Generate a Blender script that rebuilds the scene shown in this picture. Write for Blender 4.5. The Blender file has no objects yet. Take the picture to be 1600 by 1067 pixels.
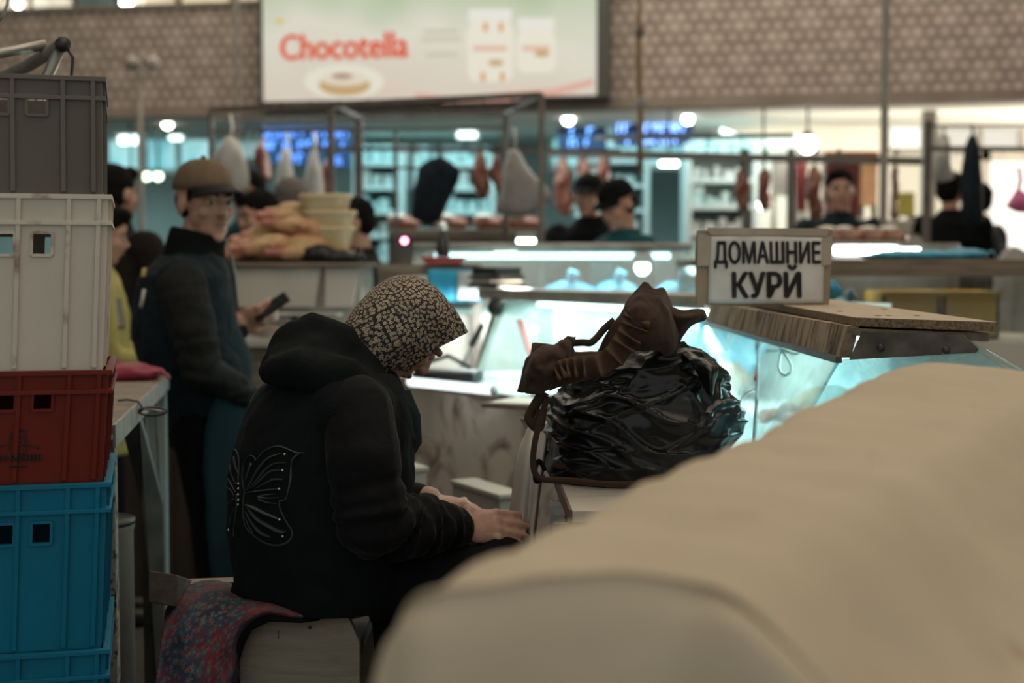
import bpy, bmesh, math, random
from mathutils import Vector, Matrix, noise
from mathutils.bvhtree import BVHTree
random.seed(7)
SC = bpy.context.scene
COL = SC.collection
V = Vector
pi = math.pi
F = 2222.0
HY = 415.0
CAMZ = 1.42
PITCH = math.atan((533.5 - HY) / F)

# ---------------- camera
cd = bpy.data.cameras.new('camera')
cam = bpy.data.objects.new('camera', cd)
COL.objects.link(cam)
cam.location = (0, 0, CAMZ)
cam.rotation_euler = (pi / 2 - PITCH, 0, 0)
cd.sensor_width = 36
cd.lens = F / 1600 * 36
cd.clip_start = 0.05
cd.clip_end = 200
cd.dof.use_dof = True
cd.dof.focus_distance = 2.72
cd.dof.aperture_fstop = 2.5
SC.camera = cam
# ---------------- view
SC.view_settings.view_transform = 'Standard'
SC.view_settings.look = 'None'
SC.view_settings.gamma = 1
SC.view_settings.exposure = 0.0
SC.view_settings.use_curve_mapping = False
# ---------------- world: dim daylight that leaks into the hall
w = bpy.data.worlds.new('world')
SC.world = w
w.use_nodes = True
w.node_tree.nodes['Background'].inputs[0].default_value = (0.76, 0.80, 0.765, 1)
w.node_tree.nodes['Background'].inputs[1].default_value = 0.72


def area(name, loc, tgt, sx, sy, power, col, along=None):
    l = bpy.data.lights.new(name, 'AREA')
    l.shape = 'RECTANGLE'
    l.size = sx
    l.size_y = sy
    l.energy = power
    l.color = col
    o = bpy.data.objects.new(name, l)
    COL.objects.link(o)
    o.location = loc
    d = V(tgt) - V(loc)
    o.rotation_euler = d.to_track_quat('-Z', 'Y').to_euler()
    if along is not None:  # the lamp's long side follows this direction
        z_ = -d.normalized()
        x_ = (V(along) - z_ * V(along).dot(z_)).normalized()
        o.rotation_euler = Matrix((x_, z_.cross(x_), z_)).transposed().to_euler()
    return o


WARM = (1.0, 0.86, 0.68)
CYAN = (0.74, 0.98, 1.0)
area('hall_roof_light', (1.2, 3.2, 6.6), (0.9, 3.0, 0), 5.5, 5.5, 195, WARM)
area('hall_roof_light', (0.5, 11.0, 6.8), (0.5, 12.6, 2.0), 10, 3.0, 470, WARM)
area('market_light', (-4.0, 15.8, 2.88), (-4.0, 16, 0), 6.5, 2.4, 150, (0.45, 0.93, 1.0))
area('market_light', (1.2, 15.8, 2.88), (1.2, 16, 0), 4.0, 2.4, 95, (0.50, 0.93, 1.0))
area('doorway_daylight', (7.6, 15.2, 1.9), (3.0, 13.5, 1.8), 2.2, 2.2, 420, (1.0, 0.90, 0.74))
area('cream_wall_fill', (4.6, 14.0, 2.5), (4.9, 16.4, 2.5), 4.5, 0.5, 50, (1.0, 0.92, 0.78), along=(1, 0, 0))  # fill added to brighten the cream wall and fascia
area('gallery_fill', (-3.5, 16.0, 6.2), (-3.5, 17.4, 3.6), 8, 1.5, 160, (1.0, 0.92, 0.80), along=(1, 0, 0))  # fill added above the gallery to brighten its cabinets
area('case_light', (2.0, 6.1, 1.40), (2.0, 6.05, 0), 2.0, 0.2, 5, (1.0, 0.97, 0.85), along=(1, 0, 0))  # fill added so the yellow boxes show; that counter has no lamp
area('stall_light', (-1.6, 9.3, 2.4), (-1.6, 9.0, 0), 4.5, 1.0, 34, (0.72, 0.95, 1.0))

# ---------------- helpers
UP = V((0, math.sin(PITCH), math.cos(PITCH)))
FW = V((0, math.cos(PITCH), -math.sin(PITCH)))
O0 = V((0, 0, CAMZ))


def ray(px, py):
    d = V(((px - 800) / F, 0, 0)) + UP * (-(py - 533.5) / F) + FW
    return d / d.y


def at(px, py, d):
    return O0 + ray(px, py) * d


def catm(p0, p1, p2, p3, t):
    return 0.5 * ((2 * p1) + (p2 - p0) * t + (2 * p0 - 5 * p1 + 4 * p2 - p3) * t * t + (3 * p1 - p0 - 3 * p2 + p3) * t ** 3)


def spline(pts, n):
    """n points along a Catmull-Rom curve through pts (Vectors or floats)."""
    m = len(pts)
    out = []
    for i in range(n):
        u = i / (n - 1) * (m - 1)
        k = min(int(u), m - 2)
        t = u - k
        p1, p2 = pts[k], pts[k + 1]
        p0 = pts[k - 1] if k > 0 else p1 * 2 - p2
        p3 = pts[k + 2] if k + 2 < m else p2 * 2 - p1
        out.append(catm(p0, p1, p2, p3, t))
    return out


def interp(xs, ys, x):
    if x <= xs[0]:
        return ys[0]
    for i in range(len(xs) - 1):
        if x <= xs[i + 1]:
            return ys[i] + (ys[i + 1] - ys[i]) * (x - xs[i]) / (xs[i + 1] - xs[i])
    return ys[-1]


def frame(zdir, hint=V((0, 0, 1))):
    z = V(zdir).normalized()
    x = V(hint).cross(z)
    if x.length < 1e-4:
        x = V((1, 0, 0)).cross(z)
    x.normalize()
    y = z.cross(x)
    return Matrix((x, y, z)).transposed()


class MB:
    def __init__(s):
        s.v = []
        s.f = []
        s.uv = {}

    def add(s, vs, fs):
        n = len(s.v)
        s.v += [V(p) for p in vs]
        s.f += [tuple(i + n for i in f) for f in fs]
        return s

    def box(s, lo, hi, R=None, c=None):
        """box between lo and hi; with R rotated about c."""
        vs = [V((x, y, z)) for x in (lo[0], hi[0]) for y in (lo[1], hi[1]) for z in (lo[2], hi[2])]
        if R is not None:
            c = V(c) if c is not None else (V(lo) + V(hi)) / 2
            vs = [R @ (p - c) + c for p in vs]
        return s.add(vs, [(0, 1, 3, 2), (4, 6, 7, 5), (0, 4, 5, 1), (2, 3, 7, 6), (0, 2, 6, 4), (1, 5, 7, 3)])

    def obox(s, c, size, R):
        h = V(size) / 2
        vs = [V(c) + R @ V((x * h.x, y * h.y, z * h.z)) for x in (-1, 1) for y in (-1, 1) for z in (-1, 1)]
        return s.add(vs, [(0, 1, 3, 2), (4, 6, 7, 5), (0, 4, 5, 1), (2, 3, 7, 6), (0, 2, 6, 4), (1, 5, 7, 3)])

    def bar(s, a, b, wx, wz, hint=V((0, 0, 1))):
        a = V(a)
        b = V(b)
        R = frame(b - a, hint)
        return s.obox((a + b) / 2, (wx, wz, (b - a).length), R)

    def tube(s, pts, rads, seg=10, cap=True, flat=1.0, hint=V((0, 0, 1))):
        pts = [V(p) for p in pts]
        if not hasattr(rads, '__len__'):
            rads = [rads] * len(pts)
        n = len(pts)
        base = len(s.v)
        px = None
        for i in range(n):
            t = (pts[min(i + 1, n - 1)] - pts[max(i - 1, 0)])
            if t.length < 1e-7:
                t = V((0, 0, 1))
            t.normalize()
            if px is None:
                R = frame(t, hint)
                x, y = R.col[0].copy(), R.col[1].copy()
            else:
                x = px - t * px.dot(t)
                if x.length < 1e-6:
                    x = frame(t).col[0].copy()
                x.normalize()
                y = t.cross(x)
            px = x
            for k in range(seg):
                a = 2 * pi * k / seg
                s.v.append(pts[i] + x * (math.cos(a) * rads[i]) + y * (math.sin(a) * rads[i] * flat))
        for i in range(n - 1):
            for k in range(seg):
                a = base + i * seg + k
                b = base + i * seg + (k + 1) % seg
                s.f.append((a, b, b + seg, a + seg))
        if cap:
            s.f.append(tuple(base + k for k in reversed(range(seg))))
            s.f.append(tuple(base + (n - 1) * seg + k for k in range(seg)))
        return s

    def ell(s, c, r, R=None, seg=16, rings=10):
        if not hasattr(r, '__len__'):
            r = (r, r, r)
        base = len(s.v)
        R = R or Matrix.Identity(3)
        c = V(c)
        s.v.append(c + R @ V((0, 0, r[2])))
        for i in range(1, rings):
            a = pi * i / rings
            for k in range(seg):
                b = 2 * pi * k / seg
                s.v.append(c + R @ V((r[0] * math.sin(a) * math.cos(b), r[1] * math.sin(a) * math.sin(b), r[2] * math.cos(a))))
        s.v.append(c + R @ V((0, 0, -r[2])))
        e = len(s.v) - 1
        for k in range(seg):
            s.f.append((base, base + 1 + k, base + 1 + (k + 1) % seg))
            s.f.append((e, e - seg + (k + 1) % seg, e - seg + k))
        for i in range(rings - 2):
            for k in range(seg):
                a = base + 1 + i * seg + k
                b = base + 1 + i * seg + (k + 1) % seg
                s.f.append((a, a + seg, b + seg, b))
        return s

    def limb(s, pts, rads, seg=14):
        s.tube(pts, rads, seg)
        for p, r in zip(pts, rads):
            s.ell(p, r, seg=seg, rings=8)
        return s

    def loft(s, rings, cap=True):
        n = len(rings[0])
        base = len(s.v)
        for r in rings:
            s.v += [V(p) for p in r]
        for i in range(len(rings) - 1):
            for k in range(n):
                a = base + i * n + k
                b = base + i * n + (k + 1) % n
                s.f.append((a, b, b + n, a + n))
        if cap:
            s.f.append(tuple(base + k for k in reversed(range(n))))
            s.f.append(tuple(base + (len(rings) - 1) * n + k for k in range(n)))
        return s

    def prism(s, poly, ext):
        """closed polygon (3D points) pushed along the vector ext."""
        n = len(poly)
        base = len(s.v)
        s.v += [V(p) for p in poly] + [V(p) + V(ext) for p in poly]
        s.f.append(tuple(base + k for k in range(n)))
        s.f.append(tuple(base + n + k for k in reversed(range(n))))
        for k in range(n):
            s.f.append((base + k, base + n + k, base + n + (k + 1) % n, base + (k + 1) % n))
        return s

    def lathe(s, prof, c, seg=20, R=None):
        c = V(c)
        R = R or Matrix.Identity(3)
        return s.loft([[c + R @ V((r * math.cos(2 * pi * k / seg), r * math.sin(2 * pi * k / seg), z)) for k in range(seg)] for r, z in prof])

    def sheet(s, ctrl, nu, nv, fn=None, uvs=None):
        """surface through a grid of control points (rows of equal length)."""
        rows = [spline([V(p) for p in r], nu) for r in ctrl]
        cols = [spline([r[i] for r in rows], nv) for i in range(nu)]
        base = len(s.v)
        for j in range(nv):
            for i in range(nu):
                p = cols[i][j]
                if fn:
                    p = fn(p, i / (nu - 1), j / (nv - 1))
                s.uv[len(s.v)] = (i / (nu - 1) * (uvs[0] if uvs else 1), j / (nv - 1) * (uvs[1] if uvs else 1))
                s.v.append(p)
        for j in range(nv - 1):
            for i in range(nu - 1):
                a = base + j * nu + i
                s.f.append((a, a + 1, a + nu + 1, a + nu))
        return s

    def build(s, name, m, parent=None, smooth=True, bevel=0, remesh=0, sm=0, solid=0, sub=0, disp=None, origin=None, fixn=True):
        org = origin
        if org is None:
            org = ORG.get(parent.name, V((0, 0, 0))) if parent is not None else V((0, 0, 0))
        me = bpy.data.meshes.new(name)
        me.from_pydata([p - org for p in s.v], [], s.f)
        me.validate()
        if s.uv and len(me.vertices) == len(s.v):
            ul = me.uv_layers.new(name='UVMap')
            for lp in me.loops:
                ul.data[lp.index].uv = s.uv.get(lp.vertex_index, (0, 0))
        if fixn:
            bm = bmesh.new()
            bm.from_mesh(me)
            bmesh.ops.recalc_face_normals(bm, faces=bm.faces)
            bm.to_mesh(me)
            bm.free()
        o = bpy.data.objects.new(name, me)
        COL.objects.link(o)
        if parent is not None:
            o.parent = parent
            ORG[o.name] = org
        else:
            o.location = org
            ORG[o.name] = org
        if m is not None:
            me.materials.append(m)
        need = False
        if remesh:
            q = o.modifiers.new('r', 'REMESH')
            q.mode = 'VOXEL'
            q.voxel_size = remesh
            need = True
        if sm:
            q = o.modifiers.new('s', 'SMOOTH')
            q.iterations = sm
            q.factor = 0.5
            need = True
        if solid:
            q = o.modifiers.new('t', 'SOLIDIFY')
            q.thickness = solid
            q.offset = 0
            need = True
        if bevel:
            q = o.modifiers.new('b', 'BEVEL')
            q.width = bevel
            q.segments = 2
            q.limit_method = 'ANGLE'
            need = True
        if sub:
            q = o.modifiers.new('u', 'SUBSURF')
            q.levels = sub
            q.render_levels = sub
            need = True
        if need:
            dg = bpy.context.evaluated_depsgraph_get()
            me2 = bpy.data.meshes.new_from_object(o.evaluated_get(dg), depsgraph=dg)
            o.modifiers.clear()
            o.data = me2
            me2.name = name
            if m is not None and not me2.materials:
                me2.materials.append(m)
            bpy.data.meshes.remove(me)
            me = me2
        if disp:
            me.update()
            ns = [v.normal.copy() for v in me.vertices]
            for v, nn in zip(me.vertices, ns):
                v.co += nn * disp(v.co + org, nn)
            me.update()
        if smooth:
            for p in me.polygons:
                p.use_smooth = True
            if bevel or smooth == 'auto':
                try:
                    me.set_sharp_from_angle(angle=0.6)
                except Exception:
                    pass
        return o


ORG = {}


def thing(name, label, cat, loc=(0, 0, 0), group=None):
    o = bpy.data.objects.new(name, None)
    o.empty_display_size = 0.1
    COL.objects.link(o)
    o.location = loc
    ORG[o.name] = V(loc)
    return tag(o, label, cat, group)


def tag(o, label, cat, group=None):
    o['label'] = label
    o['category'] = cat
    if group:
        o['group'] = group
    return o


def struct(o):
    o['kind'] = 'structure'
    return o


def stuff(o):
    o['kind'] = 'stuff'
    return o


def kids(o):
    return [c for c in SC.objects if c.parent == o]


def dup(o, loc=None, rotz=None, label=None, group=None):
    def rec(src, par):
        c = src.copy()
        COL.objects.link(c)
        ORG[c.name] = ORG.get(src.name, V((0, 0, 0)))
        if par is not None:
            c.parent = par
        for k in kids(src):
            rec(k, c)
        return c
    c = rec(o, None)
    if loc is not None:
        c.location = loc
    if rotz is not None:
        c.rotation_euler = (0, 0, rotz)
    if label:
        c['label'] = label
    if group:
        c['group'] = group
    return c


def Rz(a):
    return Matrix.Rotation(a, 3, 'Z')


# ---------------- materials
def mat(name, col, rough=0.6, metal=0.0, col2=None, vs=6.0, lo=0.35, hi=0.65, bump=0.0, bs=60.0, stretch=(1, 1, 1), em=None, es=0.0, spec=0.5,
        sheen=0.0, coat=0.0, wave=0.0, sss=0.0, detail=4.0, dist=0.0, em2=None):
    m = bpy.data.materials.new(name)
    m.use_nodes = True
    nt = m.node_tree
    b = nt.nodes['Principled BSDF']
    b.inputs['Base Color'].default_value = (*col, 1)
    b.inputs['Roughness'].default_value = rough
    b.inputs['Metallic'].default_value = metal
    b.inputs['Specular IOR Level'].default_value = spec
    if sheen:
        b.inputs['Sheen Weight'].default_value = sheen
        b.inputs['Sheen Roughness'].default_value = 0.4
    if coat:
        b.inputs['Coat Weight'].default_value = coat
    if sss:
        b.inputs['Subsurface Weight'].default_value = sss
        b.inputs['Subsurface Radius'].default_value = (0.01, 0.004, 0.002)
    if em:
        b.inputs['Emission Color'].default_value = (*em, 1)
        b.inputs['Emission Strength'].default_value = es
    tc = nt.nodes.new('ShaderNodeTexCoord')
    mp = nt.nodes.new('ShaderNodeMapping')
    mp.inputs['Scale'].default_value = stretch
    nt.links.new(tc.outputs['Object'], mp.inputs[0])
    if col2 is not None:
        n = nt.nodes.new('ShaderNodeTexNoise')
        n.inputs['Scale'].default_value = vs
        n.inputs['Detail'].default_value = detail
        n.inputs['Distortion'].default_value = dist
        nt.links.new(mp.outputs[0], n.inputs['Vector'])
        r = nt.nodes.new('ShaderNodeValToRGB')
        r.color_ramp.elements[0].position = lo
        r.color_ramp.elements[1].position = hi
        r.color_ramp.elements[0].color = (*col, 1)
        r.color_ramp.elements[1].color = (*col2, 1)
        nt.links.new(n.outputs['Fac'], r.inputs[0])
        nt.links.new(r.outputs[0], b.inputs['Base Color'])
        if em2 is not None:
            r3 = nt.nodes.new('ShaderNodeValToRGB')
            r3.color_ramp.elements[0].position = lo
            r3.color_ramp.elements[1].position = hi
            r3.color_ramp.elements[0].color = (*em, 1)
            r3.color_ramp.elements[1].color = (*em2, 1)
            nt.links.new(n.outputs['Fac'], r3.inputs[0])
            nt.links.new(r3.outputs[0], b.inputs['Emission Color'])
    if bump:
        n2 = nt.nodes.new('ShaderNodeTexNoise')
        n2.inputs['Scale'].default_value = bs
        n2.inputs['Detail'].default_value = 3
        nt.links.new(mp.outputs[0], n2.inputs['Vector'])
        bp = nt.nodes.new('ShaderNodeBump')
        bp.inputs['Strength'].default_value = bump
        bp.inputs['Distance'].default_value = 0.01
        nt.links.new(n2.outputs['Fac'], bp.inputs['Height'])
        nt.links.new(bp.outputs[0], b.inputs['Normal'])
    return m


def glass(name, tint=(0.8, 0.95, 0.95), dirt=0.12, dcol=(0.6, 0.75, 0.75), refl=0.08, ds=3.0):
    m = bpy.data.materials.new(name)
    m.use_nodes = True
    nt = m.node_tree
    nt.nodes.clear()
    out = nt.nodes.new('ShaderNodeOutputMaterial')
    tr = nt.nodes.new('ShaderNodeBsdfTransparent')
    tr.inputs[0].default_value = (*tint, 1)
    gl = nt.nodes.new('ShaderNodeBsdfGlossy')
    gl.inputs['Roughness'].default_value = 0.06
    fr = nt.nodes.new('ShaderNodeLayerWeight')
    fr.inputs[0].default_value = 0.25
    mf = nt.nodes.new('ShaderNodeMath')
    mf.operation = 'MULTIPLY_ADD'
    mf.inputs[1].default_value = 0.35
    mf.inputs[2].default_value = refl * 0.4
    nt.links.new(fr.outputs['Fresnel'], mf.inputs[0])
    mx = nt.nodes.new('ShaderNodeMixShader')
    nt.links.new(mf.outputs[0], mx.inputs[0])
    nt.links.new(tr.outputs[0], mx.inputs[1])
    nt.links.new(gl.outputs[0], mx.inputs[2])
    df = nt.nodes.new('ShaderNodeBsdfDiffuse')
    df.inputs[0].default_value = (*dcol, 1)
    tl = nt.nodes.new('ShaderNodeBsdfTranslucent')
    tl.inputs[0].default_value = (*dcol, 1)
    ms = nt.nodes.new('ShaderNodeMixShader')
    nt.links.new(df.outputs[0], ms.inputs[1])
    nt.links.new(tl.outputs[0], ms.inputs[2])
    tc = nt.nodes.new('ShaderNodeTexCoord')
    no = nt.nodes.new('ShaderNodeTexNoise')
    no.inputs['Scale'].default_value = ds
    no.inputs['Detail'].default_value = 6
    no.inputs['Distortion'].default_value = 1.2
    nt.links.new(tc.outputs['Object'], no.inputs['Vector'])
    mr = nt.nodes.new('ShaderNodeMapRange')
    mr.inputs['From Min'].default_value = 0.35
    mr.inputs['From Max'].default_value = 0.75
    mr.inputs['To Min'].default_value = dirt * 0.4
    mr.inputs['To Max'].default_value = dirt * 2.0
    nt.links.new(no.outputs['Fac'], mr.inputs[0])
    m2 = nt.nodes.new('ShaderNodeMixShader')
    nt.links.new(mr.outputs[0], m2.inputs[0])
    nt.links.new(mx.outputs[0], m2.inputs[1])
    nt.links.new(ms.outputs[0], m2.inputs[2])
    nt.links.new(m2.outputs[0], out.inputs[0])
    return m


def emis(name, col, s):
    return mat(name, (0.02, 0.02, 0.02), 0.6, em=col, es=s)


def text(s, size, m, name, parent, M, bold=0.0, sx=1.0, depth=0.0, name_kind=None):
    """flat lettering laid with the 4x4 matrix M (x right, y up)."""
    cu = bpy.data.curves.new(name, 'FONT')
    cu.body = s
    cu.size = size
    cu.extrude = depth
    cu.align_x = 'CENTER'
    cu.align_y = 'CENTER'
    cu.resolution_u = 3
    t = bpy.data.objects.new(name, cu)
    COL.objects.link(t)
    dg = bpy.context.evaluated_depsgraph_get()
    me = bpy.data.meshes.new_from_object(t.evaluated_get(dg), depsgraph=dg)
    bpy.data.objects.remove(t)
    bpy.data.curves.remove(cu)
    org = ORG.get(parent.name, V((0, 0, 0)))
    if bold:
        bm = bmesh.new()
        for ox, oy in ((0, 0), (bold, 0), (-bold, 0), (0, bold * 0.5), (0, -bold * 0.5), (bold * 0.5, 0), (-bold * 0.5, 0)):
            k = len(bm.verts)
            bm.from_mesh(me)
            bm.verts.ensure_lookup_table()
            for v in bm.verts[k:]:
                v.co += V((ox, oy, 0))
        bm.to_mesh(me)
        bm.free()
    me.transform(Matrix.Translation(-org) @ M @ Matrix.Diagonal((sx, 1, 1, 1)))
    me.materials.clear()
    me.materials.append(m)
    me.name = name
    o = bpy.data.objects.new(name, me)
    COL.objects.link(o)
    o.parent = parent
    ORG[o.name] = org
    return o


def M4(c, x, y):
    x = V(x).normalized()
    z = x.cross(V(y)).normalized()
    y = z.cross(x)
    m = Matrix((x, y, z)).transposed().to_4x4()
    m.translation = V(c)
    return m


def fbm(p, s, o=3):
    return noise.fractal(V(p) * s, 1.0, 2.0, o)
# ---------------- shared materials
M = {}
M['concrete'] = mat('concrete', (0.045, 0.038, 0.032), 0.75, col2=(0.075, 0.064, 0.054), vs=2.0, bump=0.2, bs=30)
M['plaster'] = mat('plaster', (0.34, 0.36, 0.34), 0.8, col2=(0.42, 0.44, 0.41), vs=1.2)
M['ceil'] = mat('ceiling_paint', (0.50, 0.50, 0.46), 0.8, col2=(0.58, 0.57, 0.52), vs=1.0)
M['cream'] = mat('cream_paint', (0.80, 0.76, 0.66), 0.7, col2=(0.74, 0.69, 0.60), vs=1.2)
M['pipe'] = mat('grey_pipe', (0.13, 0.12, 0.105), 0.5, col2=(0.20, 0.18, 0.155), vs=9)
M['rackpipe'] = mat('rusty_rack_steel', (0.085, 0.068, 0.055), 0.6, col2=(0.15, 0.12, 0.10), vs=9)
M['postpaint'] = mat('pale_post_paint', (0.26, 0.235, 0.20), 0.5, col2=(0.32, 0.29, 0.25), vs=4)
M['steel'] = mat('scuffed_steel', (0.42, 0.40, 0.36), 0.4, 0.8, col2=(0.26, 0.24, 0.21), vs=7, bump=0.1)
M['darksteel'] = mat('dark_steel', (0.045, 0.043, 0.04), 0.5, 0.4, col2=(0.09, 0.085, 0.08), vs=12)
M['black'] = mat('black_plastic', (0.010, 0.011, 0.012), 0.45)
M['skin'] = mat('skin', (0.50, 0.285, 0.20), 0.5, col2=(0.42, 0.21, 0.14), vs=30, sss=0.06, bump=0.06, bs=200)
M['skinold'] = mat('old_skin', (0.48, 0.28, 0.205), 0.5, col2=(0.37, 0.185, 0.13), vs=24, sss=0.06, bump=0.16, bs=150)
M['hair'] = mat('black_hair', (0.008, 0.007, 0.0065), 0.85, spec=0.08, bump=0.5, bs=180, stretch=(1, 1, 0.2))
M['greyhair'] = mat('grey_hair', (0.15, 0.12, 0.11), 0.7, bump=0.5, bs=180)
M['eye'] = mat('eye_white', (0.42, 0.39, 0.35), 0.3)
M['iris'] = mat('dark_iris', (0.015, 0.010, 0.008), 0.15)
M['lip'] = mat('lips', (0.30, 0.12, 0.09), 0.5)
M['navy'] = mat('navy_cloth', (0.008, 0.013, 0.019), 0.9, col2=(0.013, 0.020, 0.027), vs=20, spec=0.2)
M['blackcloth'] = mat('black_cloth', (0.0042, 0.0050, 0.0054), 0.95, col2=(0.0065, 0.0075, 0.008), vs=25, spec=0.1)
M['teal'] = mat('teal_cloth', (0.008, 0.070, 0.080), 0.85, col2=(0.006, 0.050, 0.060), vs=10, spec=0.2)
M['tealbright'] = mat('bright_teal_cloth', (0.01, 0.22, 0.30), 0.8)
M['brown'] = mat('brown_jacket', (0.014, 0.010, 0.009), 0.9, spec=0.2)
M['wood'] = mat('weathered_wood', (0.21, 0.16, 0.115), 0.75, col2=(0.12, 0.088, 0.062), vs=4, stretch=(1, 8, 8), bump=0.25, bs=30)
M['whitebag'] = mat('white_plastic_bag', (0.58, 0.56, 0.52), 0.5, col2=(0.46, 0.44, 0.41), vs=7, bump=0.4, bs=18)
M['greybag'] = mat('grey_bag', (0.34, 0.31, 0.29), 0.6, col2=(0.26, 0.235, 0.22), vs=5, bump=0.3, bs=18)
M['meat'] = mat('raw_meat', (0.20, 0.045, 0.028), 0.4, col2=(0.44, 0.25, 0.17), vs=9, lo=0.42, hi=0.7, dist=1.5, bump=0.3, bs=25)
M['softlamp'] = emis('soft_cold_lamp', (0.8, 1.0, 1.0), 3.5)
M['cyanlamp'] = emis('cold_lamp', (0.85, 1.0, 1.0), 14)
M['warmlamp'] = emis('warm_lamp', (1.0, 0.97, 0.88), 20)
M['greenlamp'] = emis('greenish_lamp', (0.80, 1.0, 0.72), 5.0)
M['glasscase'] = glass('dusty_case_glass', (0.86, 0.97, 0.97), 0.13, (0.55, 0.72, 0.70), 0.10, 4.0)
M['glassfar'] = glass('far_case_glass', (0.80, 0.93, 0.93), 0.10, (0.5, 0.62, 0.62), 0.2)
M['whitepanel'] = mat('white_panel', (0.43, 0.39, 0.34), 0.5, col2=(0.37, 0.335, 0.29), vs=3)
M['blueplastic'] = mat('blue_plastic', (0.02, 0.30, 0.45), 0.4, col2=(0.02, 0.22, 0.36), vs=8, bump=0.3, bs=20)
M['paper'] = mat('white_paper', (0.62, 0.60, 0.55), 0.7, col2=(0.55, 0.53, 0.48), vs=9)

# ---------------- setting
struct(MB().box((-9, -3, -0.1), (10, 19.2, 0)).build('floor', M['concrete'], smooth=False))
struct(MB().box((-9, 19, 0), (10, 19.2, 7.6)).build('wall_back', M['plaster'], smooth=False))
struct(MB().box((-9.2, -3, 0), (-9, 19.2, 7.6)).build('wall_left', M['plaster'], smooth=False))
struct(MB().box((10, -3, 0), (10.2, 19.2, 7.6)).build('wall_right', M['cream'], smooth=False))
struct(MB().box((-9, -3, 7.5), (10, 19.2, 7.6)).build('ceiling', M['ceil'], smooth=False))


def pat_mat():
    m = bpy.data.materials.new('pierced_star_pattern')
    m.use_nodes = True
    nt = m.node_tree
    b = nt.nodes['Principled BSDF']
    b.inputs['Roughness'].default_value = 0.8
    tc = nt.nodes.new('ShaderNodeTexCoord')
    sp = nt.nodes.new('ShaderNodeSeparateXYZ')
    nt.links.new(tc.outputs['Object'], sp.inputs[0])
    tot = None

    def math_(op, a, b_=None, c_=None):
        n = nt.nodes.new('ShaderNodeMath')
        n.operation = op
        for i, q in enumerate((a, b_, c_)):
            if q is None:
                continue
            if isinstance(q, (int, float)):
                n.inputs[i].default_value = q
            else:
                nt.links.new(q, n.inputs[i])
        return n.outputs[0]
    for k0, wgt in ((2 * pi / 0.30, 0.55), (2 * pi / 0.10, 1.3)):
        for j in range(3):
            a = j * pi / 3 + (pi / 6 if k0 > 50 else 0)
            t1 = math_('MULTIPLY', sp.outputs['X'], k0 * math.cos(a))
            t2 = math_('MULTIPLY_ADD', sp.outputs['Z'], k0 * math.sin(a), t1)
            c = math_('MULTIPLY', math_('COSINE', t2), wgt)
            tot = c if tot is None else math_('ADD', tot, c)
    r = nt.nodes.new('ShaderNodeValToRGB')
    f = math_('MULTIPLY_ADD', tot, 0.085, 0.48)
    nt.links.new(f, r.inputs[0])
    e = r.color_ramp.elements
    e[0].position = 0.25
    e[0].color = (0.165, 0.130, 0.110, 1)
    e[1].position = 0.85
    e[1].color = (0.42, 0.36, 0.32, 1)
    nt.links.new(r.outputs[0], b.inputs['Base Color'])
    bp = nt.nodes.new('ShaderNodeBump')
    bp.inputs['Strength'].default_value = 0.6
    bp.inputs['Distance'].default_value = 0.02
    nt.links.new(f, bp.inputs['Height'])
    nt.links.new(bp.outputs[0], b.inputs['Normal'])
    return m


M['pattern'] = pat_mat()
# gallery: its front slants, nearer on the doorway side
GA = V((-9.0, 15.05, 0))
GB = V((9.6, 11.85, 0))
gd = (GB - GA).normalized()
gn = V((gd.y, -gd.x, 0))


def gal(u, dn, z):
    """point on the gallery front: u metres along, dn metres out in front."""
    return GA + gd * u + gn * dn + V((0, 0, z))


GL = (GB - GA).length
Rg = Matrix((gd, -gn, V((0, 0, 1)))).transposed()


def galbox(u0, u1, d0, d1, z0, z1):
    mb = MB()
    mb.obox(gal((u0 + u1) / 2, (d0 + d1) / 2, (z0 + z1) / 2), (u1 - u0, abs(d1 - d0), z1 - z0), Rg)
    return mb


def gal_u(px):
    """u on the gallery front seen at pixel column px."""
    r = ray(px, 100)
    den = r.x * gd.y - r.y * gd.x
    # (GA + gd*u).x / .y = r.x / r.y
    return (GA.y * r.x - GA.x * r.y) / (gd.x * r.y - gd.y * r.x)


pr = galbox(0, GL, 0.0, -0.16, 2.97, 3.93)
par = struct(pr.build('wall_gallery', M['pattern'], smooth=False))
struct(galbox(0, GL, 0.04, -0.22, 2.88, 2.985).build('trim_1', mat('gallery_edge', (0.17, 0.135, 0.11), 0.7, col2=(0.22, 0.18, 0.15), vs=3), smooth=False))
struct(galbox(0, GL, 0.03, -0.20, 3.93, 3.98).build('trim_2', mat('gallery_cap', (0.16, 0.135, 0.115), 0.7), smooth=False))
sl = MB().prism([GA - gn * 0.15 + V((0, 0, 2.96)), GB - gn * 0.15 + V((0, 0, 2.96)), V((9.6, 19, 2.96)), V((-9, 19, 2.96))], (0, 0, 0.2))
struct(sl.build('ceiling_under_gallery', M['ceil'], smooth=False))

# billboard on the gallery front
u0, u1 = gal_u(420), gal_u(936)
bz0, bz1 = 2.985, 4.22


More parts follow.
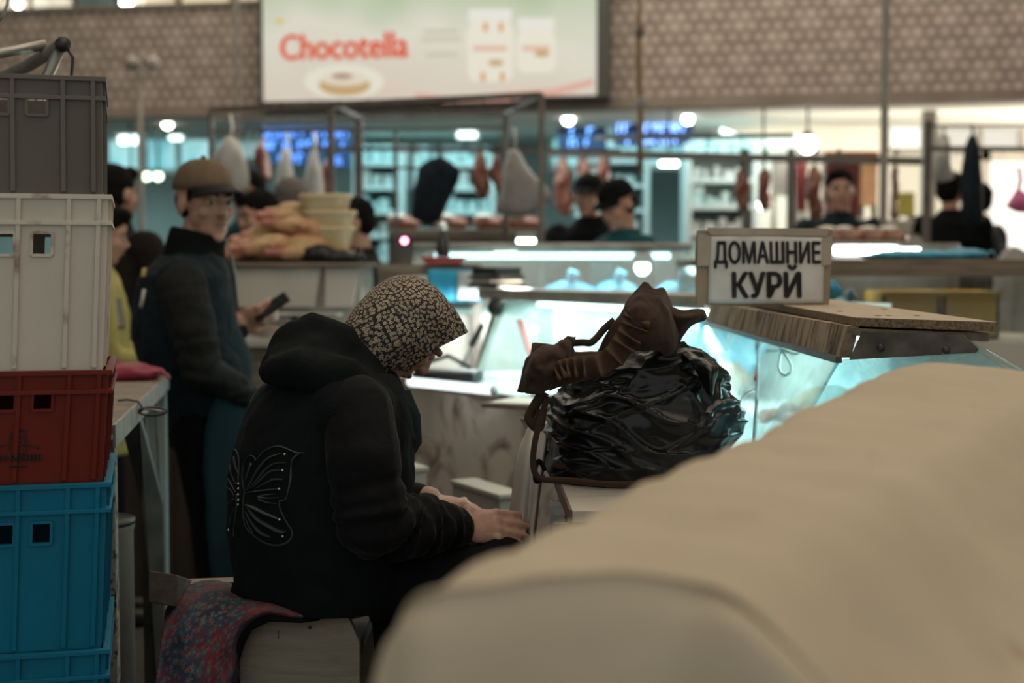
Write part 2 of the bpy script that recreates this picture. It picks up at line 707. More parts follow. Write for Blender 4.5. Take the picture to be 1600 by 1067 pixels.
def board_mat():
    m = bpy.data.materials.new('backlit_print')
    m.use_nodes = True
    nt = m.node_tree
    b = nt.nodes['Principled BSDF']
    b.inputs['Roughness'].default_value = 0.4
    tc = nt.nodes.new('ShaderNodeTexCoord')
    no = nt.nodes.new('ShaderNodeTexNoise')
    no.inputs['Scale'].default_value = 0.9
    no.inputs['Detail'].default_value = 2
    nt.links.new(tc.outputs['Object'], no.inputs['Vector'])
    sp = nt.nodes.new('ShaderNodeSeparateXYZ')
    nt.links.new(tc.outputs['Object'], sp.inputs[0])
    mr = nt.nodes.new('ShaderNodeMapRange')
    mr.inputs['From Min'].default_value = 0.0
    mr.inputs['From Max'].default_value = 1.2
    nt.links.new(sp.outputs['Z'], mr.inputs[0])
    ad = nt.nodes.new('ShaderNodeMath')
    ad.operation = 'MULTIPLY_ADD'
    ad.inputs[1].default_value = 0.9
    nt.links.new(no.outputs['Fac'], ad.inputs[0])
    nt.links.new(mr.outputs[0], ad.inputs[2])
    r = nt.nodes.new('ShaderNodeValToRGB')
    e = r.color_ramp.elements
    e[0].position = 0.25
    e[0].color = (0.92, 0.76, 0.62, 1)
    e[1].position = 1.0
    e[1].color = (0.42, 0.50, 0.26, 1)
    x = e.new(0.62)
    x.color = (0.95, 0.93, 0.80, 1)
    x = e.new(0.80)
    x.color = (0.66, 0.76, 0.54, 1)
    mm = nt.nodes.new('ShaderNodeMath')
    mm.operation = 'MULTIPLY'
    mm.inputs[1].default_value = 0.66
    nt.links.new(ad.outputs[0], mm.inputs[0])
    nt.links.new(mm.outputs[0], r.inputs[0])
    b.inputs['Base Color'].default_value = (0.06, 0.06, 0.05, 1)
    nt.links.new(r.outputs[0], b.inputs['Emission Color'])
    b.inputs['Emission Strength'].default_value = 0.66
    return m


def flatcol(name, c, s=0.78):
    return mat(name, tuple(q * 0.1 for q in c), 0.4, em=c, es=s)


bb = thing('billboard', 'long backlit advertising billboard with red lettering and two white jars on the gallery front', 'billboard', gal((u0 + u1) / 2, 0, bz0))
fr = MB()
R_ = Rg
for a, b_, z0, z1 in ((u0 - 0.03, u0, bz0 - 0.02, bz1 + 0.03), (u1, u1 + 0.12, bz0 - 0.02, bz1 + 0.03), (u0, u1, bz0 - 0.02, bz0), (u0, u1, bz1, bz1 + 0.04)):
    c = gal((a + b_) / 2, 0.10, (z0 + z1) / 2)
    MBt = MB().obox(c, (b_ - a, 0.2, z1 - z0), Rg)
    MBt.build('frame', mat('billboard_frame', (0.05, 0.05, 0.045), 0.5) if a == u0 - 0.03 else bpy.data.materials['billboard_frame'], bb, smooth=False)
MB().obox(gal((u0 + u1) / 2, 0.09, (bz0 + bz1) / 2), (u1 - u0, 0.14, bz1 - bz0), Rg).build('printed_face', board_mat(), bb, smooth=False)


def bpt(px, py, off=0.17):
    """point on the billboard face under a pixel of the photograph."""
    u = gal_u(px)
    p = gal(u, off, 0)
    return V((p.x, p.y, at(px, py, p.y).z))


def bpoly(pts, name, m, off):
    mb = MB()
    mb.prism([bpt(x, y, off) for x, y in pts], -gn * 0.004)
    return mb.build(name, m, bb, smooth=False)


def oval(cx, cy, rx, ry, n=20):
    return [(cx + rx * math.cos(2 * pi * k / n), cy + ry * math.sin(2 * pi * k / n)) for k in range(n)]


redp = flatcol('red_print', (0.78, 0.10, 0.04))
MT = M4(bpt(545, 74, 0.18), gd, (0, 0, 1))
text('Chocotella', 0.34, redp, 'lettering', bb, MT, bold=0.012, sx=0.84)
halo = flatcol('pale_print', (0.86, 0.83, 0.70))
bpoly(oval(545, 128, 62, 28), 'printed_plate', halo, 0.168)
bpoly(oval(546, 133, 40, 17), 'printed_cake', flatcol('biscuit_print', (0.62, 0.42, 0.20)), 0.172)
bpoly(oval(546, 123, 38, 11), 'printed_cream', flatcol('cream_print', (0.82, 0.74, 0.60)), 0.176)
bpoly(oval(543, 119, 16, 5), 'printed_filling', flatcol('cocoa_print', (0.50, 0.32, 0.24)), 0.18)
bpoly(oval(447, 33, 7, 4), 'printed_badge', flatcol('yellow_print', (0.75, 0.60, 0.16)), 0.172)
bpoly([(655, 145), (720, 152), (800, 143), (870, 138), (930, 122), (930, 133), (870, 150), (800, 158), (700, 160), (655, 155)], 'printed_ribbon', flatcol('pink_print', (0.80, 0.46, 0.38)), 0.166)
jar = flatcol('jar_print', (0.88, 0.84, 0.72))
lidm = flatcol('lid_print', (0.86, 0.85, 0.78))
org_ = flatcol('orange_print', (0.76, 0.34, 0.10))
for x0, x1, y0, y1, tag_ in ((736, 806, 34, 128, 0), (812, 872, 48, 114, 1)):
    bpoly([(x0 + 6, y0), (x1 - 6, y0), (x1, y0 + 14), (x1, y1 - 10), (x1 - 8, y1), (x0 + 8, y1), (x0, y1 - 10), (x0, y0 + 14)], 'printed_jar', jar, 0.17)
    bpoly([(x0 + 2, y0 - 20), (x1 - 2, y0 - 20), (x1 - 2, y0), (x0 + 2, y0)], 'printed_lid', lidm, 0.172)
    bpoly([(x0 + 9, (y0 + y1) / 2 - 9), (x1 - 9, (y0 + y1) / 2 - 9), (x1 - 9, (y0 + y1) / 2 - 2), (x0 + 9, (y0 + y1) / 2 - 2)], 'printed_label', flatcol('label_print', (0.80, 0.50, 0.36)), 0.174)
    bpoly(oval((x0 + x1) / 2 + 9, y1 - 30, 12, 5), 'printed_cake', bpy.data.materials['biscuit_print'], 0.174)
    if not tag_:
        for xx, yy in ((764, 42), (788, 42), (760, 120), (790, 120)):
            bpoly([(xx - 3, yy - 7), (xx + 3, yy - 7), (xx + 3, yy + 7), (xx - 3, yy + 7)], 'printed_stripe', org_, 0.176)
for k, (x0, x1, y) in enumerate(((668, 722, 50), (664, 728, 62), (672, 720, 86))):
    bpoly([(x0, y - 3), (x1, y - 4), (x1, y + 1), (x0, y + 2)], 'printed_line', flatcol('faint_print', (0.60, 0.60, 0.45)), 0.17)

# ---------------- gallery floor: shops behind the parapet, only their lower strip shows
GS = []
for k, (px, d, wd, hh, c) in enumerate(((30, 17.5, 0.46, 1.5, (0.55, 0.52, 0.44)), (95, 17.5, 0.46, 1.5, (0.62, 0.60, 0.55)), (160, 17.5, 0.46, 1.6, (0.03, 0.05, 0.05)), (245, 17.5, 0.6, 1.5, (0.50, 0.45, 0.36)), (330, 17.5, 0.56, 1.5, (0.60, 0.54, 0.42)), (396, 17.5, 0.40, 1.6, (0.40, 0.34, 0.26)))):
    x = at(px, 100, d).x
    o = thing('shop_cabinet', ['cream shop cabinet at the outer end of the gallery', 'white shop cabinet beside the cream one on the gallery', 'dark green shop cabinet on the gallery', 'tan shop cabinet beside the dark green one on the gallery', 'wide cream shop cabinet on the gallery near the billboard', 'narrow tan shop cabinet next to the billboard on the gallery'][k], 'cabinet', (x, d, 3.162))
    mm = mat('cabinet_paint', c, 0.6)
    MB().box((x - wd / 2, d - 0.3, 3.162), (x + wd / 2, d + 0.3, 3.16 + hh)).build('body', mm, o, smooth=False, bevel=0.02)
    MB().box((x - wd / 2 - 0.02, d - 0.33, 3.16 + hh), (x + wd / 2 + 0.02, d + 0.33, 3.2 + hh)).build('top', mm, o, smooth=False)
    for q in (-1, 1):
        MB().box((x + q * wd * 0.24 - wd * 0.22, d - 0.32, 3.22), (x + q * wd * 0.24 + wd * 0.22, d - 0.3, 3.1 + hh)).build('door', mm, o, smooth=False)


def lamp(px, py, d, r, m, label, kind='globe', name='ceiling_lamp', ceil=None, group=None):
    c = at(px, py, d)
    o = thing(name, label, 'lamp', c, group)
    if kind == 'globe':
        MB().ell(c, r, seg=12, rings=8).build('bulb', m, o)
    elif kind == 'tube':
        MB().tube([c - V((r, 0, 0)), c + V((r, 0, 0))], min(0.024, r * 0.28), 10).build('tube', m, o)
        MB().box((c.x - r * 1.05, c.y - 0.03, c.z + min(0.024, r * 0.28)), (c.x + r * 1.05, c.y + 0.03, c.z + 0.05)).build('fixture', M['whitepanel'], o, smooth=False)
    elif kind == 'panel':
        MB().box((c.x - r, c.y - 0.04, c.z - r * 0.5), (c.x + r, c.y + 0.02, c.z + r * 0.5)).build('diffuser', m, o, bevel=0.02)
        MB().box((c.x - r - 0.02, c.y, c.z - r * 0.5 - 0.02), (c.x + r + 0.02, c.y + 0.06, c.z + r * 0.5 + 0.02)).build('housing', M['whitepanel'], o, smooth=False)
    if ceil and kind != 'panel':
        MB().tube([c + V((0, 0, r * 0.4)), V((c.x, c.y, ceil))], 0.012, 6).build('cord', M['black'], o)
        MB().lathe([(0.02, 0.05), (0.05, 0.03), (0.06, -0.01)], V((c.x, c.y, c.z + r * 0.85)), 12).build('socket', M['black'], o)
    return o


lamp(262, 193, 15.6, 0.055, M['warmlamp'], 'round lamp glowing above the man in the khaki cap', ceil=2.96)
lamp(888, 186, 15.0, 0.058, M['warmlamp'], 'round lamp glowing under the gallery just past the billboard end', ceil=2.96)
lamp(1075, 186, 14.8, 0.052, M['warmlamp'], 'small round lamp glowing above the blue lettered sign', ceil=2.96)
lamp(1262, 225, 13.6, 0.085, M['warmlamp'], 'largest round lamp, hanging before the cream wall', ceil=2.96)
lamp(203, 217, 17.0, 0.13, M['softlamp'], 'oblong cold lamp over the glass shopfront', 'panel', 'wall_lamp')
lamp(275, 214, 17.0, 0.075, M['softlamp'], 'small cold lamp beside the oblong one over the glass shopfront', 'panel', 'wall_lamp')
lamp(730, 208, 16.5, 0.11, M['softlamp'], 'oblong cold lamp above the hanging dark jacket', 'panel', 'wall_lamp')
lamp(1045, 256, 13.9, 0.085, M['cyanlamp'], 'short bright tube lamp above the man in teal', 'tube', 'tube_lamp', ceil=2.96)
lamp(1140, 203, 16.0, 0.10, M['softlamp'], 'cold wall lamp at the end of the blue lit shop', 'panel', 'wall_lamp')
lamp(1192, 320, 14.0, 0.05, M['warmlamp'], 'small upright lamp low beside the hanging meat', 'globe', 'stall_lamp', ceil=2.96)
lamp(632, 376, 8.5, 0.016, emis('pink_lamp', (1.0, 0.12, 0.25), 30), 'tiny pink indicator lamp at the far stall', 'globe', 'indicator_lamp')
for k, px in enumerate((205, 229, 247)):
    lamp(px, 275, 15.5, 0.05, M['greenlamp'], ['greenish bulb of the row above the dark stall, nearest the crates', 'middle greenish bulb of the row above the dark stall', 'greenish bulb of the row above the dark stall, nearest the khaki cap'][k], 'globe', 'stall_bulb', ceil=2.96, group='greenish bulbs in a row')
lamp(198, 5, 17.0, 0.07, M['warmlamp'], 'lamp behind the parapet at the top edge over the gallery', 'globe', 'gallery_lamp')
lamp(28, 6, 17.0, 0.05, M['warmlamp'], 'lamp behind the parapet at the far end of the gallery', 'globe', 'gallery_lamp')
lamp(470, 2, 17.0, 0.06, M['warmlamp'], 'lamp behind the billboard top edge', 'globe', 'gallery_lamp')

# ---------------- shops under the gallery


def fbox(px0, px1, py0, py1, d, dep):
    a = at(px0, py1, d)
    b_ = at(px1, py0, d)
    return (a.x, d, a.z), (b_.x, d + dep, b_.z)


def windowed(n, px0, px1, py0, py1, d, m, bars):
    lo, hi = fbox(px0, px1, py0, py1, d, 0.04)
    o = struct(MB().box(lo, hi).build('window_%d' % n, m, smooth=False))
    ORG[o.name] = V((0, 0, 0))
    fm = M['postpaint']
    wdt = hi[0] - lo[0]
    for k in range(bars + 1):
        x = lo[0] + wdt * k / bars
        MB().box((x - 0.03, d - 0.05, lo[2]), (x + 0.03, d, hi[2])).build('mullion', fm, o, smooth=False)
    for z in (lo[2], hi[2]):
        MB().box((lo[0] - 0.03, d - 0.05, z - 0.03), (hi[0] + 0.03, d, z + 0.03)).build('frame_rail', fm, o, smooth=False)
    return o


shopglow = mat('lit_shop_glass', (0.10, 0.25, 0.27), 0.2, em=(0.16, 0.46, 0.50), es=0.9, col2=(0.12, 0.3, 0.32), vs=2.2, em2=(0.62, 0.92, 0.90), stretch=(1, 1, 0.5))
shopglow2 = mat('lit_shop_glass_dim', (0.10, 0.22, 0.24), 0.2, em=(0.16, 0.36, 0.38), es=0.55, col2=(0.12, 0.26, 0.28), vs=2.6, em2=(0.50, 0.70, 0.68))
daylight = emis('daylight_pane', (1.0, 0.955, 0.85), 1.35)
daylight2 = emis('daylight_pane_dim', (1.0, 0.93, 0.80), 0.8)
windowed(1, 168, 335, 208, 268, 17.6, shopglow, 3)
windowed(2, 300, 420, 196, 250, 17.8, shopglow2, 2)
windowed(3, 860, 1165, 196, 262, 17.4, shopglow, 4)
windowed(4, 560, 770, 192, 300, 18.4, shopglow2, 5)
windowed(5, 1384, 1452, 190, 236, 16.0, daylight, 1)
windowed(6, 1464, 1660, 196, 236, 16.2, daylight2, 3)
# doorway to the street
lo, hi = fbox(1538, 1670, 252, 470, 16.0, 0.05)
lo = (lo[0], lo[1], 0.0)
dr = struct(MB().box(lo, hi).build('door_1', daylight, smooth=False))
for x in (lo[0] - 0.05, hi[0] + 0.05):
    MB().box((x - 0.06, 15.9, 0), (x + 0.06, 16.1, hi[2] + 0.12)).build('door_post', M['postpaint'], dr, smooth=False)
MB().box((lo[0] - 0.1, 15.9, hi[2]), (hi[0] + 0.1, 16.1, hi[2] + 0.12)).build('door_lintel', M['postpaint'], dr, smooth=False)
struct(MB().box((2.3, 16.4, 0), (9.8, 16.5, 2.96)).build('wall_shop', M['cream'], smooth=False))
lo, hi = fbox(1060, 1378, 158, 238, 15.9, 0.1)
o = thing('shop_fascia', 'plain cream fascia sloping under the gallery above the orange sign', 'fascia', lo)
MB().prism([at(1120, 196, 15.9), at(1378, 196, 15.9), at(1378, 240, 15.9), at(1190, 222, 15.9)], (0, 0.08, 0)).build('board', M['cream'], o, smooth=False)
MB().bar(at(1188, 223, 15.87), at(1378, 241, 15.87), 0.03, 0.04).build('edge_strip', M['cream'], o, smooth=False)


def led_sign(px0, px1, py0, py1, d, rows, label, col=(0.10, 0.30, 1.0), s=3.2, gaps=0.3):
    lo, hi = fbox(px0, px1, py0, py1, d, 0.08)
    o = thing('led_sign', label, 'sign', lo)
    MB().box(lo, hi).build('backing', mat('sign_backing', (0.01, 0.03, 0.10), 0.5), o, smooth=False)
    for q in (0.15, 0.85):
        xq = lo[0] + (hi[0] - lo[0]) * q
        MB().tube([(xq, d + 0.04, hi[2] - 0.01), (xq, d + 0.04, 2.96)], 0.008, 6).build('hanger', M['pipe'], o)
    mb = MB()
    h = (hi[2] - lo[2]) / rows
    for r in range(rows):
        x = lo[0] + 0.03
        zc = lo[2] + h * (r + 0.5)
        while x < hi[0] - 0.06:
            ww = random.uniform(0.05, 0.11)
            if random.random() > gaps:
                hh = h * random.uniform(0.25, 0.4)
                mb.box((x, d - 0.02, zc - hh), (x + 0.022, d, zc + hh))
                mb.box((x, d - 0.02, zc + hh - 0.02), (x + ww * 0.7, d, zc + hh))
                if random.random() > 0.5:
                    mb.box((x + ww * 0.6, d - 0.02, zc - hh), (x + ww * 0.6 + 0.02, d, zc + hh * 0.3))
            x += ww
    stuff(mb.build('glowing_strokes', emis('sign_glow', col, s), o, smooth=False))
    return o


led_sign(410, 516, 196, 258, 16.2, 3, 'wide sign of glowing blue rows above the white hanging bags', s=2.6)
led_sign(521, 548, 196, 262, 16.3, 3, 'narrow sign of glowing blue rows next to the wide one', s=2.2)
led_sign(872, 948, 196, 232, 16.0, 2, 'short sign of glowing blue strokes past the billboard end', (0.16, 0.42, 1.0), 3.0, 0.4)
led_sign(960, 1082, 190, 228, 15.6, 2, 'slanted lit sign of blue and white strokes above the man in teal', (0.22, 0.42, 1.0), 4.0, 0.3)
led_sign(386, 404, 262, 300, 15.0, 2, 'tiny glowing blue sign low behind the white hanging bag', (0.12, 0.34, 1.0), 2.2, 0.2)

# refrigerated shelves far behind
goods_m = [mat('goods_a', (0.50, 0.62, 0.60), 0.5, col2=(0.30, 0.42, 0.42), vs=14), mat('goods_b', (0.34, 0.28, 0.24), 0.5, col2=(0.55, 0.60, 0.58), vs=17)]
whitecab = mat('cabinet_white', (0.55, 0.60, 0.58), 0.5)
for k, (p0, p1, d, lab) in enumerate(((556, 628, 16.6, 'shelved white shop cabinet behind the thin rack posts'), (652, 770, 16.8, 'wide shelved white shop cabinet behind the dark hanging jacket'), (905, 1010, 16.2, 'shelved white shop cabinet behind the hanging red meat'), (1075, 1180, 15.2, 'shelved white shop cabinet behind the short tube lamp'))):
    a = at(p0, 415, d).x
    b_ = at(p1, 415, d).x
    o = thing('shelf_cabinet', lab, 'cabinet', ((a + b_) / 2, d, 0))
    MB().box((a, d + 0.4, 0), (b_, d + 0.45, 2.7)).build('back_panel', mat('cab_back', (0.16, 0.22, 0.22), 0.6), o, smooth=False)
    for x in (a, b_):
        MB().box((x - 0.03, d - 0.02, 0), (x + 0.03, d + 0.45, 2.72)).build('side_panel', whitecab, o, smooth=False)
    for q in range(7):
        z = 0.9 + q * 0.28
        MB().box((a, d, z), (b_, d + 0.42, z + 0.05)).build('shelf', whitecab, o, smooth=False)
        mb = MB()
        x = a + 0.05
        while x < b_ - 0.12:
            ww = random.uniform(0.05, 0.13)
            mb.box((x, d + 0.05, z + 0.05), (x + ww, d + 0.3, z + 0.05 + random.uniform(0.06, 0.2)))
            x += ww + random.uniform(0.005, 0.06)
        stuff(mb.build('shelved_goods', goods_m[q % 2], o, smooth=False))

# shop signs and boards in the doorway corner
for nm, px0, px1, py0, py1, d, c, lab in (
        ('shop_sign', 1288, 1374, 236, 252, 13.4, (0.75, 0.26, 0.08), 'long orange shop sign board by the thin pale post'),
        ('poster_board', 1346, 1372, 254, 322, 13.2, (0.85, 0.50, 0.28), 'pale orange poster board lit by daylight'),
        ('poster_board', 1290, 1344, 254, 340, 13.3, (0.16, 0.025, 0.022), 'dark red board behind the large blurred head'),
        ('poster_board', 1208, 1240, 250, 306, 14.0, (0.80, 0.76, 0.70), 'white notice board beside the hanging meat'),
        ('poster_board', 1244, 1262, 250, 330, 13.8, (0.22, 0.03, 0.03), 'narrow dark red board next to the white notice board'),
        ('poster_board', 1400, 1430, 300, 338, 13.0, (0.42, 0.36, 0.06), 'small olive yellow board between the two posts')):
    lo, hi = fbox(px0, px1, py0, py1, d, 0.05)
    o = thing(nm, lab, 'sign', lo)
    mm = mat('board_print', c, 0.5, col2=tuple(q * 0.8 for q in c), vs=6)
    MB().box(lo, hi).build('board', mm, o, smooth=False, bevel=0.01)
    MB().box((lo[0], d + 0.05, 0), (lo[0] + 0.04, d + 0.09, hi[2])).build('upright', M['postpaint'], o, smooth=False)
    MB().box((hi[0] - 0.04, d + 0.05, 0), (hi[0], d + 0.09, hi[2])).build('upright', M['postpaint'], o, smooth=False)
# ---------------- posts and pipes in the hall
def post(px0, px1, d, z1, m, label, name='metal_post', z0=0.0, sq=True):
    a = at(px0, 400, d).x
    b_ = at(px1, 400, d).x
    o = thing(name, label, 'post', ((a + b_) / 2, d, z0))
    wd = b_ - a
    MB().box((a, d, z0), (b_, d + wd, z1)).build('shaft', m, o, bevel=0.008)
    MB().box((a - 0.05, d - 0.05, z0), (b_ + 0.05, d + wd + 0.05, z0 + 0.015)).build('foot_plate', m, o, smooth=False)
    return o


post(1375, 1386, 8.5, 7.5, M['postpaint'], 'thin pale post rising to the hall roof')
post(1441, 1461, 13.45, 2.88, mat('cream_post_paint', (0.55, 0.51, 0.46), 0.5, col2=(0.60, 0.56, 0.50), vs=4), 'thick pale post carrying the gallery by the doorway')
post(368, 376, 13.2, 7.5, M['pipe'], 'thin grey pipe post crossing the gallery front')
o = thing('pole_lamp', 'thin pole with two pale lamp heads before the gallery', 'lamp', at(222, 690, 11.0))
b0 = at(222, 415, 11.0)
ORG[o.name] = V((b0.x, 11.0, 0))
o.location = (b0.x, 11.0, 0)
MB().tube([(b0.x, 11, 0), (b0.x, 11, at(222, 95, 11).z)], 0.022, 8).build('pole', M['pipe'], o)
for q in (-1, 1):
    c = at(222 + q * 17, 98, 11)
    MB().lathe([(0.02, 0.05), (0.04, 0.035), (0.058, -0.015), (0.05, -0.045), (0.01, -0.05)], c, 14, Matrix.Rotation(q * 0.9, 3, 'Y')).build('lamp_head', M['greybag'], o)
    MB().tube([at(222, 95, 11), c], 0.015, 6).build('arm', M['pipe'], o)
o = thing('rope', 'ochre cord with a knotted rag hanging from the hall roof before the gallery', 'cord', at(1000, 120, 8.5))
MB().tube([V((at(1000, 20, 8.5).x, 8.5, 7.5)), at(999, 20, 8.5), at(998, 90, 8.5), at(1001, 180, 8.5), at(1000, 270, 8.5)], [0.012, 0.012, 0.02, 0.02, 0.018], 8).build('rope', mat('ochre_rope', (0.26, 0.18, 0.09), 0.8), o)
MB().ell(at(1000, 50, 8.5), (0.03, 0.03, 0.045)).build('knot', M['rackpipe'], o)
MB().ell(at(1003, 160, 8.5), (0.035, 0.03, 0.045)).build('clip', M['greybag'], o)

# pipe frame over the crates
o = thing('awning_frame', 'bent grey pipe frame with an open black end above the crate stack', 'frame', at(20, 600, 3.3))
ORG[o.name] = V((-1.36, 2.945, 0))
o.location = (-1.36, 2.945, 0)
jn = at(97, 70, 3.3)
MB().tube([jn, at(40, 105, 3.6), at(-90, 162, 4.3)], 0.0155, 14).build('long_pipe', M['pipe'], o)
MB().tube([at(94, 74, 3.32), at(72, 125, 3.35), at(40, 240, 3.2), at(-40, 420, 2.96), V((-1.36, 2.945, 1.2)), V((-1.36, 2.945, 0))], 0.0135, 14).build('brace_pipe', M['steel'], o)
MB().tube([at(72, 70, 3.4), at(-90, 100, 3.3)], 0.012, 14).build('upper_pipe', M['steel'], o)
R0 = frame((at(97, 70, 3.3) - at(40, 105, 3.6)))
MB().tube([jn, jn + R0.col[2] * 0.012], 0.0175, 16).build('open_end', M['black'], o)
MB().tube([at(104, 74, 3.3), at(114, 90, 3.3), at(111, 130, 3.3), at(108, 170, 3.32)], 0.004, 8).build('wire', M['black'], o)
o = thing('hanging_wire', 'short frayed wire end hanging at the top corner of the view', 'wire', at(8, 10, 3.4))
MB().tube([at(14, -60, 3.4), at(12, 5, 3.4), at(4, 26, 3.4), at(-4, 34, 3.4)], 0.004, 8).build('strand', M['steel'], o)

# ---------------- meat stall rack
rk = thing('meat_rack', 'tall brown steel hanging rack with two top rails and hooks', 'rack', (at(700, 415, 8.4).x, 8.4, 0))


def rpost(px, ptop, d, wpx, pbot=None):
    p = at(px, ptop, d)
    h = wpx / F * d / 2
    MB().box((p.x - h, d - h, 0), (p.x + h, d + h, p.z)).build('upright', M['rackpipe'], rk, bevel=0.006)


def rbar(a, b_, wpx):
    h = wpx / F * a[2]
    MB().bar(at(*a), at(*b_), h, h).build('rail', M['rackpipe'], rk, smooth=False)


rpost(846, 146, 7.6, 9)
rpost(790, 176, 8.9, 10)
rpost(618, 200, 9.0, 6)
rpost(560, 180, 8.9, 13)
rpost(517, 160, 7.8, 10)
rpost(328, 170, 7.95, 6)
rpost(331, 186, 8.95, 6)
rbar((330, 172, 7.9), (846, 148, 7.6), 8)
rbar((330, 188, 9.0), (790, 180, 8.9), 7)
rbar((846, 150, 7.6), (790, 179, 8.9), 7)
rbar((517, 163, 7.8), (560, 184, 8.9), 8)
rbar((470, 232, 8.9), (970, 236, 8.9), 6)
rbar((328, 206, 8.9), (790, 200, 8.9), 5)
rbar((618, 262, 9.0), (790, 268, 8.9), 4)
for k in range(9):
    px = 440 + k * 45
    p = at(px, 158 - k * 1.2, 7.8)
    MB().tube([p, p + V((0, 0, -0.05)), p + V((0.02, 0, -0.08)), p + V((0.04, 0, -0.06))], 0.005, 6).build('hook', M['darksteel'], rk)
rk2 = thing('meat_rail', 'long grey steel rail for hanging meat along the far stalls', 'rail', (at(1120, 415, 9.6).x, 9.6, 0))
for px in (948, 1165, 1236):
    p = at(px, 240, 9.6)
    MB().box((p.x - 0.022, 9.58, 0), (p.x + 0.022, 9.62, p.z + 0.03)).build('upright', M['pipe'], rk2, smooth=False)
MB().bar(at(855, 239, 9.6), at(1440, 252, 9.6), 0.05, 0.05).build('rail', M['pipe'], rk2, smooth=False)
MB().bar(at(930, 216, 9.6), at(1240, 212, 9.6), 0.03, 0.03).build('rail', M['pipe'], rk2, smooth=False)

# hanging cloth and bags


def soft(name, ctrl, m, label, cat, thick=0.05, hang=None, amp=0.012, s=6.0):
    """a limp hanging piece: front and back skins through a control grid, bellied in depth."""
    base = sum((V(p) for r in ctrl for p in r), V((0, 0, 0))) / (len(ctrl) * len(ctrl[0]))
    o = thing(name, label, cat, base)

    def belly(sign):
        def fn(p, u, v):
            e = math.sin(pi * min(1, max(0, u))) ** 0.6 * (0.25 + 0.75 * math.sin(pi * min(1, 0.08 + v * 0.86)))
            q = V(p)
            q.y += sign * thick * e + amp * fbm(q, s) * (1 if sign < 0 else 0.6)
            q.x += amp * 0.6 * fbm(q + V((3, 1, 7)), s)
            return q
        return fn
    mb = MB()
    nu, nv = 18, 22
    mb.sheet(ctrl, nu, nv, belly(-1))
    mb.sheet(ctrl, nu, nv, belly(1))
    n = nu * nv
    # close the rim
    loop = [i for i in range(nu)] + [j * nu + nu - 1 for j in range(1, nv)] + [(nv - 1) * nu + i for i in range(nu - 2, -1, -1)] + [j * nu for j in range(nv - 2, 0, -1)]
    for k in range(len(loop)):
        a, b_ = loop[k], loop[(k + 1) % len(loop)]
        mb.f.append((a, n + a, n + b_, b_))
    mb.build('body', m, o)
    if hang:
        a, b_ = hang
        MB().tube([V(a), (V(a) + V(b_)) / 2 + V((0.01, 0, 0)), V(b_)], 0.008, 6).build('loop', m, o)
    return o


def grid(rows, d):
    return [[at(x, y, d) for x, y in r] for r in rows]


dd = 8.75
soft('jacket', grid([[(668, 250), (680, 247), (692, 246), (704, 252)], [(654, 262), (676, 268), (700, 262), (720, 268)], [(650, 290), (672, 292), (696, 290), (712, 292)], [(644, 325), (664, 328), (686, 326), (698, 322)], [(642, 341), (662, 348), (682, 347), (690, 342)]], dd), M['navy'], 'dark navy jacket hanging from the steel rack', 'jacket', 0.09, (at(684, 232, 8.85), at(684, 250, dd)))
soft('cloth_bag', grid([[(792, 236), (800, 234), (806, 235), (812, 240)], [(786, 265), (802, 268), (820, 266), (834, 274)], [(780, 300), (806, 300), (836, 298), (862, 300)], [(774, 322), (804, 328), (836, 325), (858, 314)], [(774, 330), (802, 339), (832, 335), (846, 322)]], 8.5), M['greybag'], 'pale grey cloth bag hanging from the rack post by one corner', 'bag', 0.12, (at(803, 200, 8.6), at(803, 238, 8.5)))
soft('plastic_bag', grid([[(442, 234), (448, 232), (454, 234)], [(434, 262), (446, 264), (458, 262)], [(429, 300), (446, 304), (464, 300)], [(428, 316), (446, 320), (464, 316)]], 8.8), M['whitebag'], 'white plastic bag hanging before the blue sign, nearer the man', 'bag', 0.08, (at(448, 206, 8.9), at(448, 236, 8.8)))
soft('plastic_bag', grid([[(486, 236), (491, 234), (496, 236)], [(478, 262), (490, 264), (502, 262)], [(473, 300), (490, 304), (506, 300)], [(472, 318), (490, 321), (507, 318)]], 8.7), M['whitebag'], 'white plastic bag hanging above the cream tubs', 'bag', 0.08, (at(491, 206, 8.9), at(491, 238, 8.7)))
soft('plastic_bag', grid([[(350, 218), (358, 214), (366, 216), (374, 222)], [(334, 240), (352, 238), (370, 238), (384, 246)], [(326, 268), (350, 270), (372, 270), (390, 272)], [(328, 292), (350, 300), (374, 300), (388, 294)]], 8.0), M['whitebag'], 'large white bag hanging from the rack behind the khaki cap', 'bag', 0.10, (at(360, 180, 8.2), at(361, 218, 8.0)))
soft('coat', grid([[(1514, 214), (1518, 212), (1522, 214)], [(1508, 232), (1518, 234), (1528, 232)], [(1504, 270), (1518, 272), (1534, 270)], [(1503, 318), (1518, 322), (1536, 318)], [(1504, 345), (1520, 350), (1536, 345)]], 8.6), M['navy'], 'long dark coat hanging on a hook against the bright doorway', 'coat', 0.10, (at(1517, 195, 8.79), at(1518, 216, 8.6)))
soft('plastic_bag', grid([[(1466, 212), (1474, 210), (1482, 214)], [(1460, 245), (1474, 246), (1488, 245)], [(1459, 280), (1474, 284), (1490, 278)]], 9.0), M['whitebag'], 'pale bag hanging beside the thick pale post', 'bag', 0.08, (at(1474, 196, 8.82), at(1474, 214, 9.0)))
soft('gift_bag', grid([[(1586, 300), (1592, 297), (1604, 305)], [(1578, 314), (1592, 314), (1612, 316)], [(1572, 322), (1594, 331), (1616, 332)]], 6.8), mat('pink_plastic', (0.62, 0.14, 0.30), 0.5), 'bright pink plastic bag hanging in front of the doorway', 'bag', 0.05, (at(1592, 262, 6.8), at(1591, 299, 6.8)))
